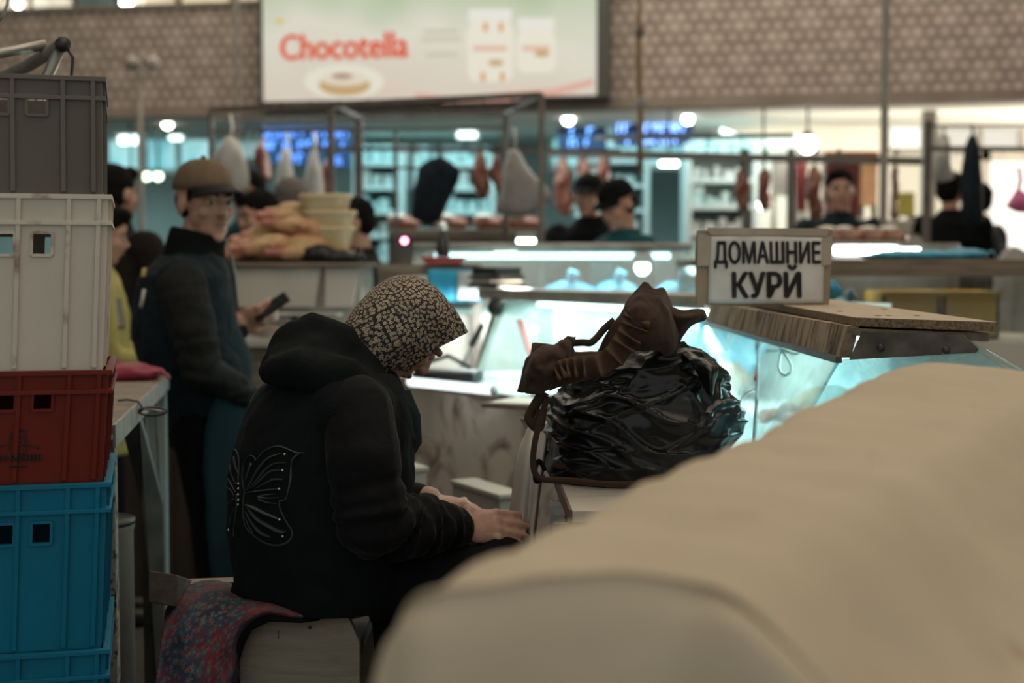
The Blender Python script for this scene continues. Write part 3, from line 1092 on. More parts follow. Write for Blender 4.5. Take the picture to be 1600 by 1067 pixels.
rk3 = thing('hanging_rail', 'thin dark rail holding the coat and bags before the doorway', 'rail', (at(1540, 415, 8.8).x, 8.8, 0))
MB().bar(at(1446, 232, 8.8), at(1700, 234, 8.8), 0.03, 0.03).build('rail', M['rackpipe'], rk3, smooth=False)
MB().bar(at(1446, 197, 8.8), at(1700, 195, 8.8), 0.014, 0.014).build('rail', M['rackpipe'], rk3, smooth=False)
for px in (1450, 1690):
    p = at(px, 194, 8.8)
    MB().box((p.x - 0.02, 8.78, 0), (p.x + 0.02, 8.82, p.z + 0.02)).build('upright', M['rackpipe'], rk3, smooth=False)


def meat(px, py, d, hpx, wpx, label, k, rail=240):
    c = at(px, py, d)
    h = hpx / F * d / 2
    ww = wpx / F * d / 2
    o = thing('hanging_meat', label, 'meat', c, None)
    mb = MB()
    rnd = random.Random(k)
    mb.ell(c + V((0, 0, h * 0.15)), (ww * 0.8, 0.09, h * 0.85))
    mb.ell(c + V((ww * 0.25, 0.02, -h * 0.45)), (ww * 0.75, 0.10, h * 0.5))
    mb.ell(c + V((-ww * 0.3, -0.02, h * 0.1)), (ww * 0.55, 0.08, h * 0.6))
    mb.tube([c + V((0, 0, h * 0.6)), c + V((rnd.uniform(-.3, .3) * ww, 0, h * 1.05))], [ww * 0.4, ww * 0.2], 10)
    mb.build('flesh', M['meat'], o, remesh=0.03, sm=2, disp=lambda p, n: 0.02 * fbm(p + V((k, 0, 0)), 9))
    MB().tube([c + V((0, 0, h * 0.8)), V((c.x, c.y, at(px, rail, d).z + 0.02)), V((c.x + 0.01, c.y - 0.02, at(px, rail, d).z + 0.028)), V((c.x + 0.01, c.y - 0.035, at(px, rail, d).z))], 0.008, 6).build('hook', M['darksteel'], o)


meat(750, 275, 8.9, 84, 30, 'slab of red meat hanging beside the pale grey cloth bag', 1, 233)
meat(776, 270, 8.9, 70, 24, 'smaller red cut hanging close to the pale grey cloth bag', 2, 233)
meat(880, 292, 9.6, 100, 34, 'long red side of meat hanging next to the rack end post', 3)
meat(912, 284, 9.6, 84, 32, 'red cut hanging second past the rack end post', 4)
meat(942, 279, 9.6, 74, 28, 'red cut hanging behind the head in the black cap', 5)
meat(1158, 300, 9.6, 74, 30, 'brown red cut hanging below the grey rail at its middle', 6)
meat(1194, 296, 9.6, 72, 28, 'brown red cut hanging second below the grey rail', 7)
meat(1272, 304, 9.6, 92, 32, 'large dark red side hanging beside the white notice board', 8)
meat(1308, 288, 9.6, 62, 34, 'dark red cut hanging above the large blurred head', 9)
meat(1398, 306, 9.6, 100, 12, 'string of brown sausages hanging behind the thin pale post', 10)
meat(410, 250, 8.9, 80, 24, 'dark red cut hanging behind the white plastic bag', 11, 203)
meat(512, 282, 8.9, 80, 22, 'dark red cut hanging beside the thick rack post', 12, 233)

# ---------------- far stall tables and glass cases
def table(name, px0, px1, z, d, dep, m, label, th=0.05, legs=True, panel=None):
    a, b_ = at(px0, 415, d).x, at(px1, 415, d).x
    o = thing(name, label, 'table', ((a + b_) / 2, d + dep / 2, 0))
    MB().box((a, d, z - th), (b_, d + dep, z)).build('top', m, o, bevel=0.008)
    for x in (a + 0.04, b_ - 0.04):
        for y in (d + 0.04, d + dep - 0.04):
            MB().box((x - 0.025, y - 0.025, 0), (x + 0.025, y + 0.025, z - th)).build('leg', M['rackpipe'], o, smooth=False)
    if panel:
        MB().box((a, d + 0.02, 0.15), (b_, d + 0.04, z - th)).build('front_panel', panel, o, smooth=False)
    return o


table('meat_table', 606, 938, at(0, 358, 9.2).z, 9.2, 0.9, M['wood'], 'long brown wooden meat table under the hanging jacket', 0.08, panel=M['pipe'])
for k, px in enumerate((760, 800, 815, 700, 625)):
    c = at(px, 350, 9.4)
    o = thing('meat_cut', ['red cut of meat on the wooden table below the hanging slab', 'red cut of meat on the wooden table below the cloth bag', 'small red cut at the bag corner on the wooden table', 'pale red cut on the wooden table below the jacket', 'red cut at the end of the wooden table by the thin post'][k], 'meat', c)
    z = at(0, 358, 9.2).z
    MB().ell((c.x, 9.45, z + 0.05), (0.10, 0.12, 0.055)).ell((c.x + 0.07, 9.42, z + 0.04), (0.07, 0.09, 0.045)).build('flesh', M['meat'], o, remesh=0.02, sm=1)
    MB().ell((c.x - 0.02, 9.38, z + 0.085), (0.06, 0.05, 0.02)).build('fat', M['cream'], o)


def glass_case(px0, px1, d, dep, zdeck, ztop, label, lit, inset=0.22, body=M['whitepanel'], topm=None, glassm=None):
    a, b_ = at(px0, 415, d).x, at(px1, 415, d).x
    o = thing('glass_counter', label, 'counter', ((a + b_) / 2, d + dep / 2, 0))
    MB().box((a, d, 0), (b_, d + dep, zdeck)).build('base', body, o, bevel=0.01)
    MB().box((a, d + inset, ztop - 0.03), (b_, d + dep, ztop)).build('top_shelf', topm or M['steel'], o, bevel=0.006)
    MB().prism([(a, d + 0.01, zdeck), (b_, d + 0.01, zdeck), (b_, d + inset + 0.01, ztop - 0.03), (a, d + inset + 0.01, ztop - 0.03)], (0, 0.006, 0)).build('front_glass', glassm or M['glassfar'], o, smooth=False)
    for x in (a + 0.01, b_ - 0.02):
        MB().prism([(x, d, zdeck), (x, d + dep, zdeck), (x, d + dep, ztop - 0.03), (x, d + inset, ztop - 0.03)], (0.008, 0, 0)).build('side_glass', glassm or M['glassfar'], o, smooth=False)
    if lit:
        MB().tube([(a + 0.1, d + inset + 0.08, ztop - 0.06), (b_ - 0.1, d + inset + 0.08, ztop - 0.06)], 0.014, 8).build('lamp_tube', emis('case_tube', (0.75, 1.0, 1.0), lit), o)
    return o


gc1 = glass_case(640, 1092, 6.5, 0.85, 1.20, at(0, 379, 6.6).z, 'long far glass counter lit cyan inside behind the chicken counter', 5.0)
area('case_light', (at(866, 0, 7).x, 6.95, 1.45), (at(866, 0, 7).x, 6.9, 0.5), 1.2, 0.2, 8, CYAN)
lamp(1004, 418, 6.80, 0.036, M['cyanlamp'], 'blazing bare bulb at the far glass counter above the brown apron', 'globe', 'bare_bulb', ceil=1.50)
lamp(790, 399, 6.9, 0.055, M['cyanlamp'], 'bright short lamp tube in the far counter behind the notebooks', 'tube', 'case_lamp')
lamp(822, 377, 8.0, 0.05, M['cyanlamp'], 'small bright lamp on the stall behind the notebooks', 'tube', 'case_lamp')
# blue sheeting in that case
for k, (px, py, ww) in enumerate(((890, 432, 0.15), (965, 436, 0.12), (1065, 436, 0.14))):
    c = at(px, py, 6.9)
    o = thing('blue_bundle', ['blue plastic bundle in the far counter behind the notebooks', 'blue plastic bundle in the far counter below the bare bulb', 'blue plastic bundle in the far counter beside the cardboard sign'][k], 'bundle', (c.x, 6.95, 1.2))
    MB().ell((c.x, 6.95, 1.27), (ww, 0.16, 0.075)).ell((c.x + 0.06, 6.9, 1.25), (ww * 0.8, 0.14, 0.055)).build('wrap', M['blueplastic'], o, remesh=0.02, sm=2, disp=lambda p, n: 0.012 * fbm(p, 14))
    MB().tube([(c.x, 6.9, 1.34), (c.x + 0.02, 6.88, 1.39)], [0.02, 0.03], 8).build('knot', M['blueplastic'], o)
gc2 = glass_case(1092, 1700, 5.6, 0.8, 1.12, at(0, 405, 5.7).z, 'far glass counter with a wooden ledge past the cardboard sign', 0, 0.12, topm=M['wood'], glassm=glass('clear_case_glass', (0.90, 0.91, 0.88), 0.06, (0.5, 0.52, 0.5), 0.15))
a_ = at(1300, 0, 5.6).x
MB().box((at(1092, 0, 5.6).x, 5.56, at(0, 432, 5.6).z), (at(1700, 0, 5.6).x, 5.64, at(0, 412, 5.6).z)).build('front_ledge', M['wood'], gc2, smooth=False)
yel = mat('yellow_plastic', (0.62, 0.40, 0.07), 0.5, col2=(0.52, 0.33, 0.06), vs=5)
for k, (p0, p1) in enumerate(((1378, 1468), (1474, 1562))):
    lo, hi = fbox(p0, p1, 455, 503, 5.85, 0.3)
    o = thing('yellow_box', ['yellow plastic box in the far glass counter, nearer the cardboard sign', 'yellow plastic box in the far glass counter, nearer the doorway'][k], 'box', (lo[0], lo[1], 1.12))
    z0, z1 = 1.12, hi[2]
    t = 0.012
    MB().box((lo[0], lo[1], z0), (hi[0], lo[1] + t, z1)).build('front_wall', yel, o, smooth=False)
    MB().box((lo[0], hi[1] - t, z0), (hi[0], hi[1], z1)).build('back_wall', yel, o, smooth=False)
    for x in (lo[0], hi[0] - t):
        MB().box((x, lo[1], z0), (x + t, hi[1], z1)).build('side_wall', yel, o, smooth=False)
    MB().box((lo[0], lo[1], z0), (hi[0], hi[1], z0 + t)).build('bottom', yel, o, smooth=False)
    MB().box((lo[0] - 0.005, lo[1] - 0.008, z1 - 0.02), (hi[0] + 0.005, lo[1], z1)).build('rim', yel, o, smooth=False)
    MB().box((lo[0] + 0.07, lo[1] - 0.004, z0 + 0.0), (hi[0] - 0.05, lo[1], z0 + 0.055)).build('paper_label', M['paper'], o, smooth=False)
c = at(1462, 398, 5.9)
o = thing('blue_bag', 'flat blue plastic bag lying on the ledge of the far glass counter', 'bag', (c.x, 6.0, at(0, 405, 5.7).z))
zt = at(0, 405, 5.7).z
MB().ell((at(1450, 0, 6).x, 6.0, zt + 0.018), (0.24, 0.14, 0.024)).ell((at(1510, 0, 6).x, 6.02, zt + 0.02), (0.12, 0.12, 0.028)).ell((at(1395, 0, 6).x, 6.02, zt + 0.012), (0.12, 0.1, 0.016)).build('wrap', M['blueplastic'], o, remesh=0.014, sm=1, disp=lambda p, n: 0.008 * fbm(p, 16))
MB().tube([(at(1530, 0, 6).x, 5.95, zt + 0.02), (at(1548, 0, 6).x, 5.92, zt + 0.035), (at(1556, 0, 6).x, 5.95, zt + 0.012)], 0.012, 8, flat=0.4).build('handle', M['blueplastic'], o)
c = at(1220, 440, 6.0)
o = thing('teal_bundle', 'teal plastic bundle in the far glass counter behind the cardboard sign', 'bundle', (at(1325, 0, 6).x, 6.0, 1.12))
MB().ell((at(1325, 0, 6).x, 6.0, 1.2), (0.10, 0.12, 0.08)).ell((at(1345, 0, 6).x, 5.98, 1.18), (0.09, 0.1, 0.06)).build('wrap', M['blueplastic'], o, remesh=0.018, sm=1, disp=lambda p, n: 0.012 * fbm(p, 12))
MB().ell((at(1330, 0, 6).x, 5.95, 1.29), (0.025, 0.025, 0.03)).build('knot', M['blueplastic'], o)
# lit tubes and red meat on the stall behind
table('meat_counter', 1270, 1500, at(0, 380, 7.6).z, 7.6, 0.7, M['steel'], 'steel meat counter with bright tube lamps past the cardboard sign', 0.05, panel=M['pipe'])
lamp(1352, 391, 7.565, 0.16, M['cyanlamp'], 'bright tube lamp under the edge of the steel meat counter', 'tube', 'counter_lamp')
lamp(1420, 392, 7.565, 0.055, M['cyanlamp'], 'short bright tube lamp beside the thin pale post', 'tube', 'counter_lamp')
z = at(0, 380, 7.6).z
for k, px in enumerate((1296, 1322, 1360, 1392)):
    x = at(px, 0, 7.8).x
    o = thing('meat_cut', ['red cut on the steel counter nearest the cardboard sign', 'red cut on the steel counter in front of the large head', 'dark red cut on the steel counter before the thin post', 'dark red cut on the steel counter past the thin post'][k], 'meat', (x, 7.85, z))
    MB().ell((x, 7.85, z + 0.045), (0.09, 0.14, 0.05)).ell((x + 0.05, 7.8, z + 0.035), (0.06, 0.1, 0.04)).build('flesh', M['meat'], o, remesh=0.02, sm=1)
    MB().ell((x, 7.78, z + 0.08), (0.05, 0.06, 0.018)).build('fat', M['cream'], o)
for k, (px, py) in enumerate(((1408, 350), (1426, 352), (1415, 372), (1432, 372))):
    c = at(px, py, 9.05)
    o = thing('plastic_tub', ['white tub high on the stall between the two posts, nearer the thin one', 'white tub high on the stall between the two posts, nearer the thick one', 'lower white tub between the posts, nearer the thin one', 'lower white tub between the posts, nearer the thick one'][k], 'tub', c)
    zb = [1.62, 1.62, 1.50, 1.50][k]
    MB().lathe([(0.001, zb), (0.05, zb), (0.062, zb + 0.085), (0.068, zb + 0.09), (0.058, zb + 0.08), (0.046, zb + 0.01), (0.001, zb + 0.01)], (c.x, 9.05 + (0.2 if k < 2 else 0), 0), 16).build('wall', M['cream'], o)
    MB().lathe([(0.001, zb + 0.094), (0.07, zb + 0.094), (0.07, zb + 0.082), (0.064, zb + 0.082)], (c.x, 9.05 + (0.2 if k < 2 else 0), 0), 16).build('lid', M['cream'], o)
st = thing('tub_stand', 'stepped steel stand holding the white tubs between the posts', 'stand', (at(1420, 0, 9.05).x, 9.15, 0))
xa, xb = at(1392, 0, 9.05).x, at(1450, 0, 9.05).x
MB().box((xa, 8.93, 1.47), (xb, 9.17, 1.5)).build('lower_step', M['steel'], st, smooth=False)
MB().box((xa, 9.17, 1.59), (xb, 9.37, 1.62)).build('upper_step', M['steel'], st, smooth=False)
for x in (xa, xb - 0.03):
    for y, zz in ((8.93, 1.47), (9.33, 1.59)):
        MB().box((x, y, 0), (x + 0.03, y + 0.03, zz)).build('leg', M['steel'], st, smooth=False)
# ---------------- figures


def head(mb, C, fwd, up, s=1.0, ears=True, cs=1.0):
    fwd = V(fwd).normalized()
    r = fwd.cross(V(up)).normalized()
    up = r.cross(fwd)
    R = Matrix((r, fwd, up)).transposed()

    def P(x, y, z):
        return V(C) + R @ (V((x, y, z)) * s)

    def E(x, y, z, a, b, c, sg=14, rg=10):
        mb.ell(P(x, y, z), (a * s, b * s, c * s), R, sg, rg)
    E(0, -0.012, 0.035, 0.075 * cs, 0.096 * cs, 0.086 * cs, 20, 14)
    E(0, 0.030, -0.030, 0.062, 0.060, 0.078)
    E(0, 0.034, -0.076, 0.051, 0.050, 0.036)
    E(0, 0.070, -0.097, 0.022, 0.017, 0.018)
    mb.tube([P(0, 0.084, 0.014), P(0, 0.098, -0.008), P(0, 0.106, -0.022)], [0.008 * s, 0.010 * s, 0.0125 * s], 10)
    E(0, 0.103, -0.024, 0.013, 0.012, 0.011, 10, 8)
    for q in (-1, 1):
        E(q * 0.012, 0.094, -0.027, 0.009, 0.010, 0.008, 10, 8)
        E(q * 0.029, 0.077, 0.024, 0.025, 0.014, 0.008, 12, 8)
        E(q * 0.038, 0.060, -0.024, 0.024, 0.025, 0.025, 12, 8)
        if ears:
            E(q * 0.077, -0.010, -0.004, 0.010, 0.022, 0.033, 12, 8)
    E(0, 0.086, -0.054, 0.022, 0.012, 0.006, 12, 8)
    E(0, 0.084, -0.064, 0.018, 0.012, 0.007, 12, 8)
    return P, R


def face_parts(root, P, R, s=1.0, brows=True, brow_m=None, iris_at=(0.0, 0.0), closed=None):
    for q in (-1, 1):
        if closed:
            MB().ell(P(q * 0.031, 0.077, 0.004), (0.014 * s, 0.009 * s, 0.009 * s), R, 12, 8).build('eyelid', closed, root)
            continue
        e = MB().ell(P(q * 0.031, 0.079, 0.004), (0.014 * s, 0.009 * s, 0.0075 * s), R, 12, 8).build('eye', M['eye'], root)
        MB().ell(P(q * 0.031 + iris_at[0], 0.0865, 0.004 + iris_at[1]), (0.0062 * s, 0.0025 * s, 0.0062 * s), R, 10, 6).build('iris', M['iris'], e)
        if brows:
            MB().tube([P(q * 0.012, 0.0935, 0.024), P(q * 0.03, 0.0925, 0.031), P(q * 0.05, 0.078, 0.024)], [0.003 * s, 0.0045 * s, 0.002 * s], 8).build('eyebrow', brow_m or M['hair'], root)
    MB().ell(P(0, 0.093, -0.0575), (0.020 * s, 0.007 * s, 0.006 * s), R, 12, 8).build('lips', M['lip'], root)


def hand(mb, W, d, n, s=1.0, curl=0.35, thumb=1, spread=0.1, tuck=False):
    d = V(d).normalized()
    n = V(n)
    n = (n - d * n.dot(d)).normalized()
    sd = d.cross(n)
    R = Matrix((sd, n, d)).transposed()
    mb.tube([V(W) - d * 0.03 * s, V(W) + d * 0.02 * s], [0.027 * s, 0.028 * s], 12, flat=0.75, hint=sd)
    mb.ell(V(W) + d * 0.045 * s, (0.041 * s, 0.0155 * s, 0.052 * s), R)
    mb.ell(V(W) + d * 0.07 * s, (0.040 * s, 0.0135 * s, 0.026 * s), R)
    for k, (off, ln, rr) in enumerate(((0.031, 0.070, 0.0092), (0.0105, 0.080, 0.0098), (-0.0105, 0.074, 0.0092), (-0.030, 0.058, 0.0082))):
        p = V(W) + d * 0.078 * s + sd * off * s * thumb
        a = spread * (1.5 - k) * 0.5 * thumb
        dr = (d * math.cos(a) + sd * math.sin(a))
        pts = [p - dr * 0.012 * s, p]
        ang = 0.0
        for q, fr_ in enumerate((0.45, 0.32, 0.23)):
            ang += curl * (0.7 if q == 0 else 1.0)
            p = p + (dr * math.cos(ang) - n * math.sin(ang)) * ln * fr_ * s
            pts.append(p)
        mb.limb(pts, [rr * s * 1.05, rr * s * 1.08, rr * s * 1.02, rr * s * 0.95, rr * s * 0.82], 10)
    p = V(W) + d * 0.02 * s + sd * 0.030 * s * thumb
    t1 = (d * 0.75 + sd * 0.65 * thumb - n * curl * 0.5).normalized()
    t2 = (d * 0.95 + sd * 0.25 * thumb - n * curl * 0.9).normalized()
    if tuck:
        t1 = (d * 0.92 + sd * 0.12 * thumb - n * 0.38).normalized()
        t2 = (d * 0.95 - sd * 0.10 * thumb - n * 0.30).normalized()
    for q_ in (0.0305, 0.0105, -0.0105, -0.029):
        kp = V(W) + d * 0.079 * s + sd * q_ * s * thumb + n * 0.006 * s
        mb.ell(kp, 0.0095 * s, seg=10, rings=8)
        mb.tube([V(W) + d * 0.03 * s + sd * q_ * 0.6 * s * thumb + n * 0.0115 * s, kp + n * 0.001], [0.003 * s, 0.004 * s], 8)
    mb.limb([p, p + t1 * 0.042 * s, p + t1 * 0.042 * s + t2 * 0.036 * s, p + t1 * 0.042 * s + t2 * 0.060 * s], [0.0145 * s, 0.012 * s, 0.0105 * s, 0.009 * s], 10)


def ik(S, T, l1, l2, pole):
    S, T = V(S), V(T)
    v = T - S
    L = min(v.length, (l1 + l2) * 0.999)
    v.normalize()
    a = (l1 * l1 - l2 * l2 + L * L) / (2 * L)
    h = math.sqrt(max(0, l1 * l1 - a * a))
    p = V(pole)
    p = (p - v * p.dot(v)).normalized()
    return S + v * a + p * h, S + v * L


def ring(c, a, b_, rv, fv, n=24, pw=1.0):
    out = []
    for k in range(n):
        t = 2 * pi * k / n
        x, y = math.cos(t), math.sin(t)
        x = math.copysign(abs(x) ** pw, x)
        y = math.copysign(abs(y) ** pw, y)
        out.append(V(c) + rv * (a * x) + fv * (b_ * y))
    return out


def cap_parts(root, P, R, s, m, mbrim, brim=0.075):
    mb = MB()
    rings = []
    for k in range(9):
        a = k / 8 * pi / 2
        zz = 0.040 + 0.095 * math.sin(a)
        f_ = max(0.03, math.cos(a) ** 0.75)
        rings.append([P(0.086 * f_ * math.cos(t), -0.010 + 0.107 * f_ * math.sin(t), zz) for t in [2 * pi * q / 28 for q in range(28)]])
    mb.loft(rings)
    mb.ell(P(0, -0.01, 0.136), 0.009 * s, R, 10, 6)
    mb.build('cap_crown', m, root)
    br = MB()
    rows = []
    for v in range(6):
        row = []
        for q in range(13):
            t = -1.0 + 2.0 * q / 12
            th = pi / 2 + t * 1.0
            e = (1 - t * t) ** 0.5 * brim * v / 5
            row.append(P(0.086 * math.cos(th), -0.010 + 0.105 * math.sin(th) + e, 0.046 + 0.004 * math.sin(v) - 0.018 * v / 5 - 0.010 * t * t * v / 5))
        rows.append(row)
    br.sheet(rows, 13, 6)
    br.build('cap_brim', mbrim, root, solid=0.006)


def figure(label, px, hpy, d, yaw, coat, hairm=None, cap=None, arms='down', trousers=None, tilt=0.0, skin=None, fem=False, apron=None, s=None, turn=0.0, hood=False):
    hp = at(px, hpy, d)
    s = s or max(0.90, min(1.09, hp.z / 1.60))
    z0 = max(0.0, hp.z - 1.60 * s)
    if z0 < 0.03:
        z0 = 0.0
    R = Rz(math.radians(yaw) - pi / 2)
    base = V((hp.x, hp.y, z0))
    root = thing('person', label, 'person', base)
    if z0 > 0:
        pl = thing('pallet', 'wooden pallet under the seller %s' % label.split(' ', 2)[2][:60], 'pallet', (hp.x, hp.y, 0))
        for k in range(5):
            MB().obox(V((hp.x, hp.y, z0 - 0.011)) + V((0, (k - 2) * 0.15, 0)), (0.8, 0.12, 0.022), Matrix.Identity(3)).build('plank', M['wood'], pl, smooth=False)
        for q in (-1, 0, 1):
            MB().box((hp.x + q * 0.35 - 0.04, hp.y - 0.36, 0), (hp.x + q * 0.35 + 0.04, hp.y + 0.36, z0 - 0.022)).build('block', M['wood'], pl, smooth=False)

    def L(x, y, z):
        return base + R @ (V((x, y, z)) * s)
    rv, fv, up = R.col[0].copy(), R.col[1].copy(), V((0, 0, 1))
    fw = Matrix.Rotation(math.radians(turn), 3, 'Z') @ (fv * math.cos(tilt) - up * math.sin(tilt))
    hu = (fv * math.sin(tilt) + up * math.cos(tilt))
    sk = skin or M['skin']
    b = MB()
    hc = L(0, 0.02 + 0.05 * math.sin(tilt), 1.60)
    P, HR = head(b, hc, fw, hu, s)
    b.limb([L(0, -0.02, 1.40), hc + HR @ V((0, -0.01, -0.05)) * s], [0.058 * s, 0.054 * s])
    tors = [(0.90, 0.145, 0.10), (1.02, 0.135, 0.095), (1.15, 0.14, 0.10), (1.30, 0.165, 0.11), (1.40, 0.15, 0.085), (1.45, 0.06, 0.05)]
    b.loft([ring(L(0, 0, z), a * s, q * s, rv, fv) for z, a, q in tors])
    hands = {'down': [(-0.27, 0.06, 0.78), (0.27, 0.06, 0.78)], 'fwd': [(-0.14, 0.34, 1.06), (0.14, 0.36, 1.04)], 'phone': [(-0.05, 0.30, 1.12), (0.12, 0.28, 1.08)], 'wide': [(-0.30, 0.28, 0.98), (0.28, 0.26, 0.98)]}[arms]
    arm = []
    for q, hpz in zip((-1, 1), hands):
        S = L(q * 0.185, 0, 1.38)
        T = L(*hpz)
        el, T = ik(S, T, 0.29 * s, 0.26 * s, -fv * 0.7 - up * 0.4 + rv * q * 0.5)
        arm.append((S, el, T))
        b.limb([S, el, T], [0.05 * s, 0.042 * s, 0.028 * s])
        hand(b, T, (T - el) * 0.6 + (fv * 0.3 if arms != 'down' else -up * 0.2) * 0.3, up if arms != 'down' else rv * q, s, 0.3, -q)
    for q in (-1, 1):
        b.limb([L(q * 0.09, 0, 0.90), L(q * 0.1, 0.03, 0.50), L(q * 0.1, -0.01, 0.10)], [0.085 * s, 0.058 * s, 0.042 * s])
        b.limb([L(q * 0.1, -0.03, 0.045), L(q * 0.11, 0.15, 0.035)], [0.04 * s, 0.032 * s])
    b.build('body', sk, root, remesh=0.0115, sm=1)
    face_parts(root, P, HR, s)
    j = MB()
    ex = 0.022
    hem = 0.70 if fem else 0.86
    tj = [(hem, 0.185 if not fem else 0.21, 0.14), (0.98, 0.175, 0.135), (1.12, 0.175, 0.135), (1.28, 0.20, 0.14), (1.40, 0.185, 0.11), (1.455, 0.09, 0.08), (1.49, 0.078, 0.075)]
    j.loft([ring(L(0, -0.005, z), a * s, q * s, rv, fv) for z, a, q in tj])
    for S, el, T in arm:
        j.limb([S, el, T - (T - el).normalized() * 0.015], [0.078 * s, 0.066 * s, 0.048 * s])
    j.build('jacket', coat, root, remesh=0.016, sm=3, disp=lambda p, n: 0.010 * fbm(p, 9))
    t = MB()
    t.loft([ring(L(0, 0, z), a * s, q * s, rv, fv) for z, a, q in ((0.80, 0.165, 0.12), (0.90, 0.16, 0.115), (0.98, 0.155, 0.11))])
    for q in (-1, 1):
        t.limb([L(q * 0.09, 0, 0.86), L(q * 0.1, 0.03, 0.50), L(q * 0.1, -0.01, 0.09)], [0.098 * s, 0.078 * s, 0.068 * s])
    t.build('trousers', trousers or M['blackcloth'], root, remesh=0.02, sm=2)
    for q in (-1, 1):
        sh = MB().limb([L(q * 0.1, -0.04, 0.05), L(q * 0.105, 0.05, 0.05), L(q * 0.11, 0.16, 0.04)], [0.05 * s, 0.05 * s, 0.042 * s])
        sh.build('shoe', M['black'], root, remesh=0.014, sm=1, disp=lambda p, n: max(0.0, z0 + 0.001 - p.z) if n.z < 0 else 0)
    if cap:
        cap_parts(root, P, HR, s, cap, cap, 0.06)
        hh = MB().ell(P(0, -0.03, 0.0), (0.080 * s, 0.082 * s, 0.07 * s), HR).build('hair', hairm or M['hair'], root)
    else:
        hm = MB().ell(P(0, -0.022, 0.052), (0.083 * s, 0.100 * s, 0.086 * s), HR, 22, 14).ell(P(0, -0.045, 0.005), (0.079 * s, 0.072 * s, 0.075 * s), HR)
        hm.ell(P(0.02, 0.055, 0.095), (0.05 * s, 0.035 * s, 0.03 * s), HR)
        hm.build('hair', hairm or M['hair'], root, remesh=0.009, sm=1, disp=lambda p, n: 0.004 * fbm(p, 40))
    if apron is not None:
        rows = []
        for z, wd in ((1.32, 0.10), (1.12, 0.17), (0.95, 0.2), (0.75, 0.21), (0.55, 0.20)):
            rows.append([L(x * wd, 0.165 - 0.05 * x * x, z) for x in (-1, -0.5, 0, 0.5, 1)])
        MB().sheet(rows, 13, 15, lambda p, u, v: p + fv * 0.008 * fbm(p, 10)).build('apron', apron, root, solid=0.006)
    return root


FIG = figure
FIG('a seller wearing a black cap and teal jacket behind the far lit counter', 975, 316, 7.75, 205, M['teal'], cap=M['blackcloth'], arms='fwd', apron=M['tealbright'], turn=15, tilt=0.35)
FIG('a boy with short black hair half hidden behind the plucked chickens', 410, 340, 7.1, 215, M['brown'], arms='down', turn=10, tilt=0.15)
FIG('a dark haired man looking past the boy behind the chickens', 390, 304, 8.25, 250, M['teal'], arms='down')
FIG('a grey haired person facing away behind the plucked chickens', 455, 318, 7.6, 100, M['teal'], hairm=M['greyhair'], arms='down')
FIG('a person in a dark brown jacket beside the stack of cream tubs', 562, 352, 7.1, 190, M['brown'], arms='down', tilt=0.25)
FIG('a person in a black jacket standing behind the crate stack', 176, 300, 6.6, 60, M['brown'], arms='wide')
FIG('a person in a yellow coat holding a phone behind the crate stack', 148, 365, 5.6, 15, mat('yellow_coat', (0.36, 0.30, 0.09), 0.8, col2=(0.30, 0.25, 0.07), vs=10), arms='phone', fem=True, tilt=0.3)
FIG('a butcher with a large bare head behind the steel meat counter', 1312, 300, 8.75, 262, M['navy'], arms='down', hairm=M['hair'])
FIG('a small figure in a black cap behind the hanging red meat', 921, 308, 8.85, 250, M['blackcloth'], cap=M['blackcloth'], arms='fwd')
FIG('a person in black facing away beside the thick pale post', 1486, 300, 9.85, 80, M['blackcloth'], arms='down', turn=-30)
FIG('a person in dark clothes standing before the bright doorway', 1527, 316, 10.5, 120, M['navy'], arms='down', turn=30)
FIG('a person in a pale grey coat at the edge of the doorway', 1640, 340, 7.2, 100, M['greybag'], arms='down')
ph = thing('phone', 'black phone held by the person in the yellow coat', 'phone', at(178, 490, 5.4))
MB().obox(at(178, 490, 5.42), (0.07, 0.010, 0.13), Rz(0.5) @ Matrix.Rotation(-0.5, 3, 'X')).build('case', M['black'], ph, bevel=0.004)
MB().obox(at(178, 490, 5.42) + Rz(0.5) @ Matrix.Rotation(-0.5, 3, 'X') @ V((0, -0.0055, 0)), (0.062, 0.001, 0.12), Rz(0.5) @ Matrix.Rotation(-0.5, 3, 'X')).build('screen', mat('phone_glass', (0.01, 0.012, 0.015), 0.15), ph, smooth=False)
# ---------------- chicken counter: run A (far) and run B (towards the viewer), meeting at a corner
M['marble'] = mat('stained_stone_panel', (0.84, 0.71, 0.61), 0.5, col2=(0.26, 0.175, 0.135), vs=5.0, lo=0.50, hi=0.70, dist=1.6, detail=7, bump=0.08, bs=20)
M['glassB'] = glass('milky_case_glass', (0.80, 0.90, 0.89), 0.22, (0.52, 0.60, 0.57), 0.10, 4.0)
M['deck'] = mat('white_deck', (0.70, 0.74, 0.73), 0.3)
M['trimmetal'] = mat('worn_metal_trim', (0.40, 0.35, 0.30), 0.4, 0.5, col2=(0.25, 0.21, 0.18), vs=8)
M['fascia'] = mat('flaking_wood_fascia', (0.36, 0.27, 0.19), 0.8, spec=0.2, col2=(0.09, 0.055, 0.035), vs=5, lo=0.45, hi=0.66, stretch=(1, 7, 2), bump=0.3, bs=30, detail=6)
A0, A1 = V((-0.49, 5.853, 0)), V((0.486, 4.0, 0))
ua = (A1 - A0).normalized()
na = V((-ua.y, ua.x, 0))
if na.x < 0:
    na = -na
ZD, ZT = 0.965, 1.325


def pa(t, n, z):
    return A1 - ua * t + na * n + V((0, 0, z))


